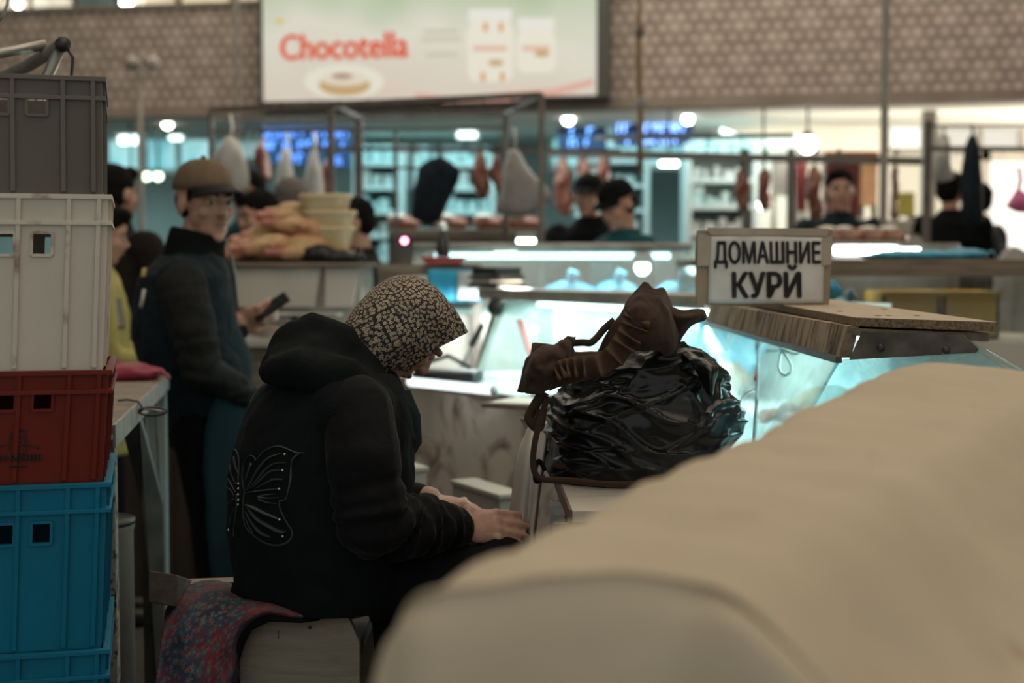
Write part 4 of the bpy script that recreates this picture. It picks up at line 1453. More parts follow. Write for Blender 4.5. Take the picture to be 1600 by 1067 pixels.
cA = thing('glass_counter', 'stone fronted chicken counter with lit glass behind the seated woman', 'counter', pa(1.2, 0.4, 0))
LA = (A1 - A0).length
RA = Matrix((ua, na, V((0, 0, 1)))).transposed()
MB().obox(pa(LA / 2, 0.40, ZD / 2 - 0.01), (LA, 0.78, ZD - 0.02), RA).build('base', M['marble'], cA, smooth=False, bevel=0.005)
MB().obox(pa(LA / 2, 0.40, ZD - 0.005), (LA, 0.80, 0.012), RA).build('deck', M['deck'], cA, smooth=False)
MB().obox(pa(LA / 2, 0.0, ZD - 0.008), (LA + 0.01, 0.022, 0.028), RA).build('deck_edge', M['trimmetal'], cA, bevel=0.004)
TL = 2.02
MB().obox(pa((TL + 0.4) / 2, 0.46, ZT - 0.022), (TL - 0.4, 0.22, 0.044), RA).build('top_shelf', M['trimmetal'], cA, bevel=0.006)
MB().prism([pa(0.42, 0.33, ZD + 0.002), pa(TL - 0.04, 0.33, ZD + 0.002), pa(TL - 0.12, 0.37, ZT - 0.04), pa(0.46, 0.37, ZT - 0.04)], na * 0.006).build('front_glass', M['glasscase'], cA, smooth=False)
MB().prism([pa(0.0, 0.76, ZD), pa(LA, 0.76, ZD), pa(LA, 0.76, ZT - 0.02), pa(0.0, 0.76, ZT - 0.02)], na * 0.008).build('back_panel', mat('case_back', (0.55, 0.60, 0.57), 0.35, col2=(0.66, 0.68, 0.63), vs=3), cA, smooth=False)
MB().bar(pa(TL + 0.04, 0.37, ZD), pa(TL - 0.06, 0.43, ZT - 0.03), 0.035, 0.022).build('strut', M['wood'], cA, bevel=0.003)
MB().bar(pa(TL - 0.08, 0.31, ZD), pa(TL - 0.18, 0.38, ZT - 0.04), 0.055, 0.012).build('strut', M['steel'], cA, bevel=0.002)
MB().lathe([(0.001, -0.02), (0.036, -0.02), (0.040, 0.0), (0.036, 0.02), (0.014, 0.026), (0.001, 0.026)], pa(TL - 0.16, 0.36, ZT - 0.075), 16, Matrix.Rotation(1.2, 3, 'X')).build('clamp_knob', M['black'], cA)
MB().tube([pa(0.3, 0.48, ZT - 0.06), pa(TL - 0.3, 0.48, ZT - 0.06)], 0.011, 10).build('lamp_tube', emis('case_a_tube', (0.8, 1, 1), 9), cA)
area('case_light', pa(0.9, 0.46, ZT - 0.065), pa(0.9, 0.30, 0), 1.4, 0.10, 22, CYAN, along=ua)
area('case_light', pa(2.1, 0.52, ZT + 0.0), pa(2.1, 0.40, 0), 0.5, 0.2, 20, (0.85, 0.98, 1.0), along=ua)
# run B
BX = 0.63
zb0, zb1 = 1.245, 1.305
cB = thing('glass_counter', 'near chicken counter with flaking wooden fascia and lit glass behind the black bag', 'counter', (0.95, 3.5, 0))
MB().prism([(0.486, 3.985, 0), (0.47, 2.74, 0), (1.25, 2.50, 0), (1.25, 4.38, 0)], (0, 0, ZD - 0.012)).build('base', M['marble'], cB, smooth=False)
MB().prism([(0.482, 3.985, ZD - 0.011), (0.465, 2.735, ZD - 0.011), (1.25, 2.49, ZD - 0.011), (1.25, 4.38, ZD - 0.011)], (0, 0, 0.011)).build('deck', M['deck'], cB, smooth=False)
MB().prism([(0.625, 2.70, zb0), (0.64, 2.70, zb1), (0.66, 2.70, zb1), (0.645, 2.70, zb0)], (-0.02, 1.74, 0)).build('fascia', M['fascia'], cB, smooth=False)
MB().prism([(0.645, 2.70, zb1 - 0.018), (0.84, 2.50, zb1 - 0.018), (0.96, 4.50, zb1 - 0.018), (0.625, 4.45, zb1 - 0.018)], (0, 0, 0.014)).build('top_shelf', M['wood'], cB, smooth=False)
MB().bar((0.622, 2.70, zb0 - 0.004), (0.604, 4.46, zb0 - 0.004), 0.012, 0.012).build('glass_rail', M['darksteel'], cB, smooth=False)
MB().prism([(0.622, 2.70, zb0), (0.604, 4.43, zb0), (0.488, 3.99, ZD), (0.475, 2.725, ZD)], (0.006, 0, 0)).build('front_glass', M['glassB'], cB, smooth=False)
en = V((0.195, -0.2, 0)).normalized()
eo = V((-en.y, en.x, 0))
if eo.y > 0:
    eo = -eo


def pe(px, py, off=0.0):
    """point on the end face of run B under a pixel."""
    p0 = V((0.645, 2.70, 0)) + eo * off
    r = ray(px, py)
    den = r.x * en.y - r.y * en.x
    t = (p0.x * en.y - p0.y * en.x) / den
    return O0 + r * t


gend = glass('end_glass', (0.80, 0.96, 0.98), 0.30, (0.50, 0.78, 0.82), 0.3, 9.0)
MB().prism([pe(1311, 562, 0.004), pe(1516, 540, 0.004), pe(1640, 625, 0.004), pe(1700, 740, 0.004), pe(1212, 740, 0.004)], eo * 0.006).build('end_glass', gend, cB, smooth=False)
MB().tube([pe(1512, 535, 0.012), pe(1592, 580, 0.012), pe(1650, 632, 0.012)], 0.006, 8).build('glass_edge', M['glasscase'], cB)
ep = MB().prism([pe(1349, 517, 0.014), pe(1506, 523, 0.014), pe(1530, 545, 0.014), pe(1526, 551, 0.014), pe(1329, 562, 0.014)], eo * 0.005).build('end_plate', mat('scuffed_plate', (0.20, 0.17, 0.145), 0.5, 0.3, col2=(0.09, 0.075, 0.065), vs=16, bump=0.15, bs=40), cB, smooth=False)
for px, py in ((1376, 543), (1478, 547)):
    c = pe(px, py, 0.02)
    Rs = frame(eo)
    MB().lathe([(0.001, 0.006), (0.005, 0.0055), (0.0075, 0.002), (0.0078, -0.002)], c, 14, Rs).build('screw', M['darksteel'], ep)
area('case_light', (0.76, 3.5, 1.27), (0.42, 3.5, 0.85), 1.4, 0.08, 11, (0.58, 0.95, 1.0), along=(0, 1, 0))
MB().tube([(0.72, 2.95, 1.275), (0.74, 4.3, 1.275)], 0.010, 10).build('lamp_tube', emis('case_b_tube', (0.8, 1, 1), 8), cB)

# chipboard offcut on run B, and the cardboard sign
cb = thing('chipboard', 'long pale chipboard offcut lying on top of the near glass counter', 'board', (0.78, 3.3, zb1))
ply = [V((0.700, 4.42, zb1)), V((0.652, 2.70, zb1)), V((0.845, 2.475, zb1)), V((0.93, 4.10, zb1))]
MB().prism(ply, (0, 0, 0.016)).build('board', mat('chipboard_edge', (0.30, 0.20, 0.12), 0.8, col2=(0.13, 0.08, 0.045), vs=160, bump=0.4, bs=200), cb, smooth=False, bevel=0.0012)
MB().prism([p + V((0, 0, 0.0162)) for p in ply], (0, 0, 0.0006)).build('laminate_face', mat('beige_laminate', (0.47, 0.37, 0.26), 0.55, col2=(0.40, 0.31, 0.21), vs=6, stretch=(10, 1, 1)), cb, smooth=False)
rv = random.Random(4)
spots = MB()
for k in range(5):
    u, v = rv.uniform(.15, .85), rv.uniform(.05, .5)
    p = ply[1].lerp(ply[2], u).lerp(ply[0].lerp(ply[3], u), v) + V((0, 0, 0.0172))
    spots.ell(p, (0.007, 0.012, 0.0008), seg=8, rings=4)
stuff(spots.build('dirt_specks', M['darksteel'], cb))
cbz = zb1 + 0.017
sg = thing('cardboard_sign', 'cardboard sign with a white sheet of bold black lettering standing on the chipboard', 'sign', (at(1197, 465, 3.55).x, 3.55, cbz))
Z0 = cbz


def psg(px, py, off=0.0):
    """point on the sign's face: it leans back a little."""
    p = at(px, py, 3.55)
    return V((p.x, 3.55 - off + (p.z - Z0) * 0.10 + (p.x - at(1197, 0, 3.55).x) * 0.10, p.z))


zc = at(0, 465, 3.55).z
dz = Z0 - zc
card = mat('cardboard', (0.30, 0.225, 0.15), 0.85, col2=(0.24, 0.175, 0.115), vs=5, bump=0.1, bs=60)


def wob(p, u, v):
    return p + V((0.002 * fbm(p, 20), 0.003 * fbm(p + V((5, 0, 0)), 9), 0.002 * fbm(p + V((0, 5, 0)), 16)))


def shz(p):
    return p + V((0, 0, dz))


cw = MB()
for off in (0.0, -0.022):
    cw.sheet([[shz(psg(x, y, off)) for x, y in row] for row in ([(1090, 349), (1160, 346), (1240, 345), (1307, 347)], [(1088, 405), (1160, 405), (1240, 405), (1303, 404)], [(1087, 465), (1160, 466), (1240, 466), (1298, 466)])], 16, 10, wob)
n_ = 160
lp = list(range(16)) + [j * 16 + 15 for j in range(1, 10)] + [9 * 16 + i for i in range(14, -1, -1)] + [j * 16 for j in range(8, 0, -1)]
for k in range(len(lp)):
    a, b_ = lp[k], lp[(k + 1) % len(lp)]
    cw.f.append((a, n_ + a, n_ + b_, b_))
cw.build('board', card, sg, smooth=False)
MB().sheet([[shz(psg(x, y, 0.005)) for x, y in row] for row in ([(1109, 358), (1170, 357), (1230, 358), (1292, 359)], [(1107, 408), (1170, 409), (1230, 408), (1290, 410)], [(1105, 462), (1170, 463), (1230, 463), (1288, 462)])], 24, 16, lambda p, u, v: p + V((0, -0.0015 * fbm(p, 26), 0))).build('paper_sheet', mat('sign_paper', (0.60, 0.57, 0.52), 0.6, col2=(0.50, 0.47, 0.43), vs=12, bump=0.25, bs=40), sg, solid=0.0006)
tape = mat('brown_tape', (0.36, 0.29, 0.21), 0.3, col2=(0.30, 0.235, 0.17), vs=14)
for pts in ([(1090, 352), (1111, 358), (1109, 404), (1089, 404)], [(1104, 344), (1300, 345), (1296, 357), (1110, 356)], [(1288, 360), (1305, 356), (1302, 402), (1287, 404)]):
    MB().prism([shz(psg(x, y, 0.0065)) for x, y in pts], (0, 0.0008, 0)).build('tape_strip', tape, sg, smooth=False)
ink = mat('black_ink', (0.022, 0.020, 0.019), 0.6, col2=(0.05, 0.045, 0.042), vs=30)
xd = (psg(1290, 400) - psg(1100, 400))
zd = (psg(1197, 350) - psg(1197, 460))
text('ДОМАШНИЕ', 0.0740, ink, 'lettering', sg, M4(shz(psg(1200.5, 386, 0.0085)), xd, zd), bold=0.0033, sx=0.60)
text('КУРЙ', 0.0860, ink, 'lettering', sg, M4(shz(psg(1198, 437, 0.0085)), xd, zd), bold=0.0042, sx=0.80)
o = thing('blue_rag', 'small corner of blue plastic sticking out behind the cardboard sign', 'rag', (at(1304, 0, 3.7).x, 3.7, cbz))
MB().sheet([[at(1296, 438, 3.66), at(1304, 437, 3.65)], [at(1296, 452, 3.64), at(1317, 455, 3.63)], [at(1296, 466, 3.66), at(1304, 467, 3.65)]], 6, 8).build('corner', M['blueplastic'], o, solid=0.004)

# cable, bow of white tube
o = thing('hanging_cable', 'black cable with blue and red tape hanging inside the lit glass', 'cable', (0.58, 3.35, ZD))


def pB(px, py):
    """point just inside run B's front glass."""
    r = ray(px, py)
    a, b_, c = V((0.632, 2.70, zb0)), V((0.614, 4.45, zb0)), V((0.485, 2.725, ZD))
    n = (b_ - a).cross(c - a)
    t = n.dot(a - O0) / n.dot(r)
    return O0 + r * t


MB().tube(spline([pB(1190, 512), pB(1185, 540), pB(1184, 580), pB(1182, 630), pB(1178, 690), pB(1176, 730)], 24), 0.004, 8).build('cord', M['black'], o)
MB().tube([pB(1185, 528), pB(1184, 545)], 0.0062, 8).build('blue_tape', mat('blue_tape', (0.01, 0.25, 0.45), 0.4), o)
MB().tube([pB(1183, 584), pB(1182, 594)], 0.0062, 8).build('red_tape', mat('red_tape', (0.55, 0.05, 0.05), 0.4), o)
o = thing('tube_bow', 'white plastic tube tied in a bow on the lit glass', 'tube', pB(1218, 540))
wt = mat('white_tube', (0.80, 0.78, 0.74), 0.35)
MB().tube(spline([pB(1186, 541), pB(1200, 530), pB(1216, 534), pB(1222, 545), pB(1219, 560), pB(1218, 578), pB(1228, 587), pB(1237, 578), pB(1232, 562), pB(1222, 547), pB(1226, 537), pB(1232, 535)], 48), 0.0032, 8).build('loop', wt, o)
MB().tube(spline([pB(1200, 546), pB(1214, 548), pB(1222, 546), pB(1240, 553), pB(1250, 551), pB(1250, 540)], 30), 0.0032, 8).build('loop', wt, o)
o = thing('white_tube', 'curved white tube end beside the black bag on the lit glass', 'tube', pB(1165, 640))
MB().tube(spline([pB(1182, 608), pB(1168, 614), pB(1158, 630), pB(1157, 650), pB(1162, 668)], 24), 0.0045, 10).build('pipe', wt, o)

for k, (px, py, d_, lab) in enumerate(((835, 515, 5.35, 'small glowing bulb low inside the lit case behind the red strap'), (878, 526, 5.15, 'small glowing bulb inside the lit case against the brown apron'))):
    c = at(px, py, d_)
    o = thing('glint_bead', lab, 'bulb', c)
    MB().ell(c, 0.014, seg=12, rings=8).build('globe', emis('glint_bead_glow', (0.95, 1.0, 0.95), 5), o)  # no bulb here: glowing beads stand in for bright reflections in the case
    MB().tube([(c.x, c.y, ZD), (c.x, c.y, c.z - 0.008)], 0.005, 8).build('stem', M['deck'], o)
    MB().lathe([(0.001, 0.0), (0.02, 0.0), (0.018, 0.006), (0.001, 0.006)], (c.x, c.y, ZD + 0.001), 14).build('foot', M['deck'], o)

# things in and on run A
o = thing('tube_lamp', 'glowing white tube lamp lying on the counter beside the woman\'s face', 'lamp', pa(1.9, 0.15, ZD))
q0, q1 = at(640, 587, 5.35), at(772, 596, 4.98)
q0.z = q1.z = ZD + 0.018
MB().tube([q0, q1], 0.017, 12).build('tube', emis('lying_tube', (0.9, 1.0, 1.0), 1.5), o)
for q in (q0, q1):
    MB().ell(q, 0.018, seg=10, rings=6).build('end_cap', M['deck'], o)


def flat_obj(name, px, py, z, d, size, rz, m, label, cat, part, bev=0.004):
    c = at(px, py, d)
    o = thing(name, label, cat, (c.x, d, z))
    MB().obox((c.x, d, z + size[2] / 2), size, Rz(rz)).build(part, m, o, bevel=bev)
    return o


o = flat_obj('cardboard_tray', 826, 612, ZD + 0.002, 4.62, (0.20, 0.30, 0.014), -0.45, mat('brown_tray', (0.15, 0.11, 0.085), 0.6, col2=(0.11, 0.08, 0.06), vs=8), 'brown clipboard lying on the lit counter beside the brown apron', 'board', 'board')
c = V((at(826, 612, 4.62).x, 4.62, ZD + 0.018))
MB().obox(c + Rz(-0.45) @ V((0, 0.12, 0.004)), (0.09, 0.03, 0.008), Rz(-0.45)).build('clip', M['steel'], o, bevel=0.002)
MB().obox(c + Rz(-0.45) @ V((0, -0.03, 0.0)), (0.16, 0.2, 0.002), Rz(-0.45)).build('sheet', M['cream'], o, smooth=False)
o = flat_obj('black_pouch', 700, 576, ZD + 0.002, 5.5, (0.26, 0.14, 0.05), -0.3, M['black'], 'dark pouch with blue glints lying on the counter behind the woman\'s face', 'pouch', 'pouch', 0.02)
MB().tube([at(668, 566, 5.45), at(700, 556, 5.45), at(735, 574, 5.42)], 0.008, 8).build('handle', M['black'], o)
# notebooks on the shelf end
zt = ZT
stack = [((0.20, 0.15, 0.020), 0.15, (0.10, 0.075, 0.06)), ((0.21, 0.15, 0.018), -0.1, (0.16, 0.12, 0.085)), ((0.20, 0.14, 0.016), 0.2, (0.07, 0.055, 0.05)), ((0.19, 0.13, 0.034), 0.05, (0.012, 0.016, 0.018))]
labs = ['bottom brown notebook of the stack on the counter shelf end', 'tan notebook second from the bottom of the shelf stack', 'thin brown notebook just below the black folder', 'black folder lying on top of the notebook stack']
for k, (sz, rz, c_) in enumerate(stack):
    c = pa(TL + 0.02, 0.45, zt)
    o = thing('notebook', labs[k], 'book', (c.x, c.y, zt), 'notebooks on the counter shelf')
    cm = mat('cover', c_, 0.5)
    Rr = Rz(rz + math.atan2(ua.y, ua.x))
    MB().obox((c.x, c.y, zt + 0.003), (sz[0] * 1.1, sz[1], 0.003), Rr).build('cover', cm, o, smooth=False)
    MB().obox((c.x, c.y, zt + sz[2] / 2), (sz[0] * 1.06, sz[1] * 0.95, sz[2] - 0.006), Rr).build('pages', M['cream'] if k == 1 else cm, o, smooth=False)
    MB().obox((c.x, c.y, zt + sz[2] - 0.002), (sz[0] * 1.1, sz[1], 0.003), Rr).build('cover', cm, o, smooth=False)
    zt += sz[2]
# blue plastic with pinned paper, red tray
o = thing('blue_sheet', 'blue plastic sheet with a pinned grey paper hanging behind the headscarf', 'sheet', at(705, 440, 6.40))
MB().sheet([[at(668, 420, 6.40), at(710, 420, 6.40), at(750, 420, 6.40)], [at(668, 445, 6.40), at(710, 446, 6.40), at(751, 446, 6.40)], [at(670, 468, 6.40), at(710, 472, 6.40), at(752, 470, 6.40)]], 14, 10, lambda p, u, v: p + V((0, 0.012 * fbm(p, 9), 0))).build('plastic', M['blueplastic'], o, solid=0.004)
MB().prism([at(716, 424, 6.375), at(748, 424, 6.375), at(748, 467, 6.375), at(716, 468, 6.375)], (0, 0.003, 0)).build('paper', mat('grey_note', (0.42, 0.43, 0.42), 0.7, col2=(0.30, 0.31, 0.31), vs=40), o, smooth=False)
sh = thing('side_shelf', 'brown wooden shelf board behind the headscarf', 'shelf', at(640, 415, 6.5))
zs = at(0, 413, 6.5).z
MB().box((at(590, 0, 6.5).x, 6.42, zs - 0.05), (at(752, 0, 6.5).x, 6.47 + 0.02, zs)).build('board', M['wood'], sh, bevel=0.004)
for px in (597, 745):
    x = at(px, 0, 6.45).x
    MB().box((x - 0.02, 6.43, 0), (x + 0.02, 6.47, zs - 0.05)).build('leg', M['rackpipe'], sh, smooth=False)
red = mat('red_plastic', (0.34, 0.030, 0.024), 0.45, col2=(0.26, 0.022, 0.018), vs=8, bump=0.05, bs=40)
o = thing('red_tray', 'shallow red plastic tray on the shelf behind the headscarf', 'tray', (at(690, 0, 6.45).x, 6.45, zs))
x0, x1 = at(658, 0, 6.45).x, at(726, 0, 6.45).x
MB().loft([[V((x0 + 0.02, 6.40, zs)), V((x1 - 0.02, 6.40, zs)), V((x1 - 0.02, 6.50, zs)), V((x0 + 0.02, 6.50, zs))], [V((x0, 6.39, zs + 0.028)), V((x1, 6.39, zs + 0.028)), V((x1, 6.51, zs + 0.028)), V((x0, 6.51, zs + 0.028))]]).build('tray', red, o, smooth=False)
MB().obox(((x0 + x1) / 2, 6.45, zs + 0.03), (x1 - x0 + 0.012, 0.13, 0.006), Matrix.Identity(3)).build('rim', red, o, smooth=False)
o = thing('flask', 'small dark flask with a shiny ball top standing on the shelf', 'flask', (at(686, 0, 6.4).x, 6.455, zs + 0.034))
MB().lathe([(0.001, 0), (0.03, 0), (0.03, 0.06), (0.014, 0.10), (0.012, 0.12)], (at(690, 0, 6.4).x, 6.455, zs + 0.034), 14).build('body', M['darksteel'], o)
MB().ell((at(690, 0, 6.4).x, 6.455, zs + 0.17), 0.024).build('ball_top', mat('shiny_ball', (0.8, 0.85, 0.85), 0.15, 0.9), o)
# fork hung on the strut
o = thing('long_fork', 'long fork with a black handle leaning on the brown strut in the counter', 'fork', at(742, 555, 5.8))
MB().tube([at(753, 508, 5.86), at(737, 540, 5.80)], [0.012, 0.015], 10).build('handle', M['black'], o)
MB().tube([at(737, 540, 5.80), at(726, 563, 5.76)], 0.005, 8).build('shank', M['steel'], o)
for q in (-1, 0, 1):
    MB().tube([at(726, 562, 5.76), at(724 + q * 4, 570, 5.75), at(721 + q * 4, 582, 5.74)], [0.004, 0.004, 0.002], 6).build('tine', M['steel'], o)
# chickens: one built, the rest copied
skinc = mat('plucked_skin', (0.52, 0.34, 0.15), 0.45, col2=(0.48, 0.22, 0.13), vs=7, bump=0.35, bs=120)
pink = mat('pink_flesh', (0.56, 0.27, 0.20), 0.4, col2=(0.42, 0.13, 0.10), vs=12)


def chicken():
    r = thing('plucked_chicken', 'x', 'chicken', (0, 0, 0))
    b = MB()
    b.ell((0, 0, 0.075), (0.115, 0.080, 0.072), seg=18, rings=12)
    b.ell((0.05, 0, 0.085), (0.08, 0.075, 0.065))
    b.ell((-0.10, 0, 0.07), (0.05, 0.045, 0.04))
    for q in (-1, 1):
        b.limb([(-0.03, q * 0.06, 0.06), (-0.10, q * 0.075, 0.05)], [0.042, 0.03])
        b.limb([(0.06, q * 0.075, 0.08), (0.0, q * 0.095, 0.07), (0.05, q * 0.1, 0.06)], [0.024, 0.018, 0.012])
    b.limb([(0.11, 0, 0.085), (0.17, 0.02, 0.05)], [0.032, 0.022])
    b.build('carcass', skinc, r, remesh=0.009, sm=2, disp=lambda p, n: 0.003 * fbm(p, 30))
    for q in (-1, 1):
        MB().limb([(-0.09, q * 0.075, 0.05), (-0.15, q * 0.07, 0.055), (-0.19, q * 0.06, 0.05)], [0.028, 0.020, 0.026]).build('drumstick', pink, r, remesh=0.007, sm=1)
    MB().ell((-0.14, 0, 0.072), (0.03, 0.035, 0.03)).build('rump', pink, r)
    return r


ck = chicken()
cz = at(0, 410, 6.35).z + 0.004
spots_ = [(470, 0, 6.30, 0.15, 'plucked chicken at the bottom of the pile nearest the cream tubs'), (418, 0, 6.28, -0.2, 'plucked chicken at the bottom middle of the pile'), (388, 0, 6.45, 0.35, 'plucked chicken at the bottom of the pile nearest the capped man'), (440, 0, 6.56, 0.6, 'plucked chicken at the bottom back of the pile'), (462, 0.088, 6.36, -0.25, 'plucked chicken lying second layer beside the cream tubs'), (418, 0.07, 6.50, 0.5, 'plucked chicken lying second layer in front of the boy'), (455, 0.15, 6.46, 0.2, 'plucked chicken on top of the pile against the cream tubs')]
for k, (px, dz_, d, rz, lab) in enumerate(spots_):
    o = ck if k == 0 else dup(ck)
    o.location = (at(px, 0, d).x, d, cz + dz_)
    o.rotation_euler = ((0.25, -0.2, 0.1, 0.3, -0.3, 0.2, 0)[k], (0.1, 0, -0.1, 0.1, 0.2, -0.15, 0.1)[k], rz)
    o.scale = (0.82, 0.82, 0.82)
    o['label'] = lab
    o['group'] = 'pile of plucked chickens'
for k, (t, n_, rz, lab) in enumerate(((0.62, 0.58, 0.6, 'pale chicken inside the lit case nearest the brown apron'), (1.05, 0.58, 1.2, 'pale chicken inside the lit case at its middle'), (1.5, 0.58, 2.0, 'pale chicken inside the lit case nearest the strut'))):
    o = dup(ck, pa(t, n_, ZD + 0.003), rz, lab, 'chickens inside the lit case')
for k, (x, y, rz, lab) in enumerate(((0.85, 3.9, 0.5, 'pale chicken inside the near counter deepest in the case'), (0.86, 3.45, 1.4, 'pale chicken inside the near counter behind the tube bow'))):
    o = dup(ck, (x, y, ZD + 0.003), rz, lab, 'chickens inside the near counter')
o = thing('blue_bundle', 'bright blue plastic sheet bunched inside the lit case behind the glass', 'bundle', pa(0.9, 0.64, ZD))
MB().sheet([[pa(1.45, 0.74, ZD + 0.26), pa(1.1, 0.735, ZD + 0.30), pa(0.8, 0.735, ZD + 0.27), pa(0.5, 0.74, ZD + 0.24)], [pa(1.35, 0.70, ZD + 0.16), pa(1.1, 0.69, ZD + 0.14), pa(0.8, 0.69, ZD + 0.17), pa(0.55, 0.70, ZD + 0.15)], [pa(1.2, 0.62, ZD + 0.004), pa(1.0, 0.62, ZD + 0.004), pa(0.8, 0.62, ZD + 0.004), pa(0.6, 0.62, ZD + 0.004)]], 20, 14, lambda p, u, v: p + na * 0.015 * fbm(p, 12)).build('wrap', M['blueplastic'], o, solid=0.004)
o = thing('red_strap', 'pale red strap running up behind the counter glass', 'strap', at(825, 530, 4.9))
MB().tube([at(812, 500, 5.62), at(822, 530, 5.55), at(832, 560, 5.48)], 0.014, 8, flat=0.25).build('strap', mat('pale_red', (0.65, 0.20, 0.18), 0.6), o)

# boxes at the foot of run A
for k, (p0, p1, pyt, pyf, dd, ww) in enumerate(((640, 700, 716, 742, 4.75, 0.42), (719, 803, 757, 782, 4.25, 0.36))):
    c = at((p0 + p1) / 2 - (60 if k == 0 else 0), pyt, dd)
    zt_ = c.z
    o = thing('storage_box', ['pale wooden box at the counter foot nearer the woman\'s face', 'pale wooden box at the counter foot beside the white cloth'][k], 'box', (c.x, c.y, 0))
    cc = V((c.x, c.y, zt_ / 2 - 0.01))
    MB().obox(cc, (ww if k == 0 else 0.32, 0.08, zt_ - 0.02), RA).build('body', mat('pale_box', (0.34, 0.295, 0.25), 0.6, col2=(0.29, 0.25, 0.21), vs=4), o, bevel=0.005)
    MB().obox((c.x, c.y, zt_ - 0.012), ((ww if k == 0 else 0.32) + 0.012, 0.09, 0.016), RA).build('lid', mat('pale_lid', (0.42, 0.37, 0.31), 0.6), o, bevel=0.003)

# white fronted counter behind the man
cD = thing('white_counter', 'white panelled counter carrying the plucked chickens', 'counter', (at(500, 0, 6.3).x, 6.3, 0))
xl, xr = at(345, 0, 6.2).x, at(655, 0, 6.2).x
ztop = at(0, 410, 6.35).z
zl = at(0, 480, 6.15).z
MB().box((xl, 6.2, 0), (xr - 0.26, 6.75, ztop - 0.02)).build('body', M['postpaint'], cD, smooth=False)
MB().box((xl - 0.02, 6.15, ztop - 0.02), (xr - 0.24, 6.78, ztop)).build('worktop', M['wood'], cD, bevel=0.004)
xm0, xm1 = at(500, 0, 6.2).x, at(506, 0, 6.2).x
for a, b_, t in ((xl, xm0, 0.0), (xm1, xr - 0.26, 0.0)):
    MB().prism([(a, 6.15, zl), (b_ - 0.03, 6.15, zl), (b_, 6.18, ztop - 0.025), (a, 6.18, ztop - 0.025)], (0, 0.02, 0)).build('front_panel', M['whitepanel'], cD, smooth=False, bevel=0.003)
MB().box((xl, 5.85, at(0, 528, 5.85).z - 0.04), (xr - 0.3, 6.2, at(0, 528, 5.85).z)).build('ledge', M['whitepanel'], cD, bevel=0.005)
MB().box((xl, 5.9, 0), (xr - 0.3, 6.2, at(0, 528, 5.85).z - 0.04)).build('lower_body', M['wood'], cD, smooth=False)
zl2 = at(0, 528, 5.85).z
lc = thing('low_counter', 'low dark brown wooden counter behind the capped man', 'counter', (at(255, 0, 6.0).x, 6.15, 0))
x0_, x1_ = at(150, 0, 6.0).x, xl - 0.03
dkw = mat('dark_brown_wood', (0.060, 0.040, 0.030), 0.75, col2=(0.035, 0.024, 0.018), vs=4, stretch=(5, 1, 1))
for k in range(6):
    xa_ = x0_ + (x1_ - x0_) * k / 6
    MB().box((xa_ + 0.002, 6.0, 0.02), (xa_ + (x1_ - x0_) / 6 - 0.002, 6.02, 1.08)).build('plank', dkw, lc, smooth=False)
MB().box((x0_, 6.02, 0), (x1_, 6.33, 1.08)).build('body', dkw, lc, smooth=False)
MB().box((x0_ - 0.01, 5.98, 1.08), (x1_ + 0.01, 6.35, 1.115)).build('worktop', M['wood'], lc, bevel=0.004)
sc_ = thing('weighing_scale', 'low grey weighing scale on the white counter ledge behind the phone', 'scale', (at(455, 0, 5.95).x, 5.97, zl2))
xc = at(455, 0, 5.95).x
MB().box((xc - 0.10, 5.88, zl2), (xc + 0.10, 6.06, zl2 + 0.05)).build('body', M['whitepanel'], sc_, bevel=0.008)
MB().box((xc - 0.05, 5.875, zl2 + 0.015), (xc + 0.06, 5.885, zl2 + 0.042)).build('display', M['darksteel'], sc_, smooth=False)
MB().box((xc - 0.012, 5.96, zl2 + 0.05), (xc + 0.012, 5.985, zl2 + 0.085)).build('stem', M['darksteel'], sc_, smooth=False)
MB().box((xc - 0.16, 5.86, zl2 + 0.085), (xc + 0.19, 6.08, zl2 + 0.10)).build('platform', M['steel'], sc_, bevel=0.005)
tubm = mat('cream_plastic', (0.60, 0.48, 0.29), 0.4, col2=(0.55, 0.43, 0.25), vs=4)
for k, lab in enumerate(('lowest cream plastic tub of the stack beside the chickens', 'middle cream plastic tub of the stack beside the chickens', 'topmost cream plastic tub of the stack beside the chickens')):
    o = thing('plastic_tub', lab, 'tub', (at(508, 0, 6.4).x + (0, 0.012, -0.006)[k], 6.42, ztop + 0.055 + 0.072 * k), 'cream tubs stacked on the white counter')
    c = o.location
    sxx = 0.118 - 0.004 * k
    rings = []
    for hz, e in ((0, 0.80), (0.004, 0.82), (0.085, 1.0), (0.10, 1.06), (0.106, 1.04), (0.098, 0.97), (0.012, 0.78)):
        rings.append(ring(c + V((0, 0, hz)), sxx * e, 0.095 * e, V((1, 0, 0)), V((0, 1, 0)), 28, 0.6))
    MB().loft(rings).build('wall', tubm, o)
    MB().loft([ring(c + V((0, 0, 0.088)), sxx * 1.02, 0.097, V((1, 0, 0)), V((0, 1, 0)), 28, 0.6), ring(c + V((0, 0, 0.088)), sxx * 1.075, 0.103, V((1, 0, 0)), V((0, 1, 0)), 28, 0.6), ring(c + V((0, 0, 0.096)), sxx * 1.075, 0.103, V((1, 0, 0)), V((0, 1, 0)), 28, 0.6), ring(c + V((0, 0, 0.096)), sxx * 1.02, 0.097, V((1, 0, 0)), V((0, 1, 0)), 28, 0.6)]).build('rim', tubm, o)
o = thing('wooden_board', 'thick tan board under the cream tubs', 'board', (at(508, 0, 6.4).x, 6.42, ztop))
MB().box((at(466, 0, 6.4).x, 6.32, ztop + 0.001), (at(548, 0, 6.4).x, 6.54, ztop + 0.053)).build('board', tubm, o, bevel=0.006)
MB().box((at(470, 0, 6.4).x, 6.315, ztop + 0.02), (at(545, 0, 6.4).x, 6.32, ztop + 0.03)).build('edge_groove', M['wood'], o, smooth=False)
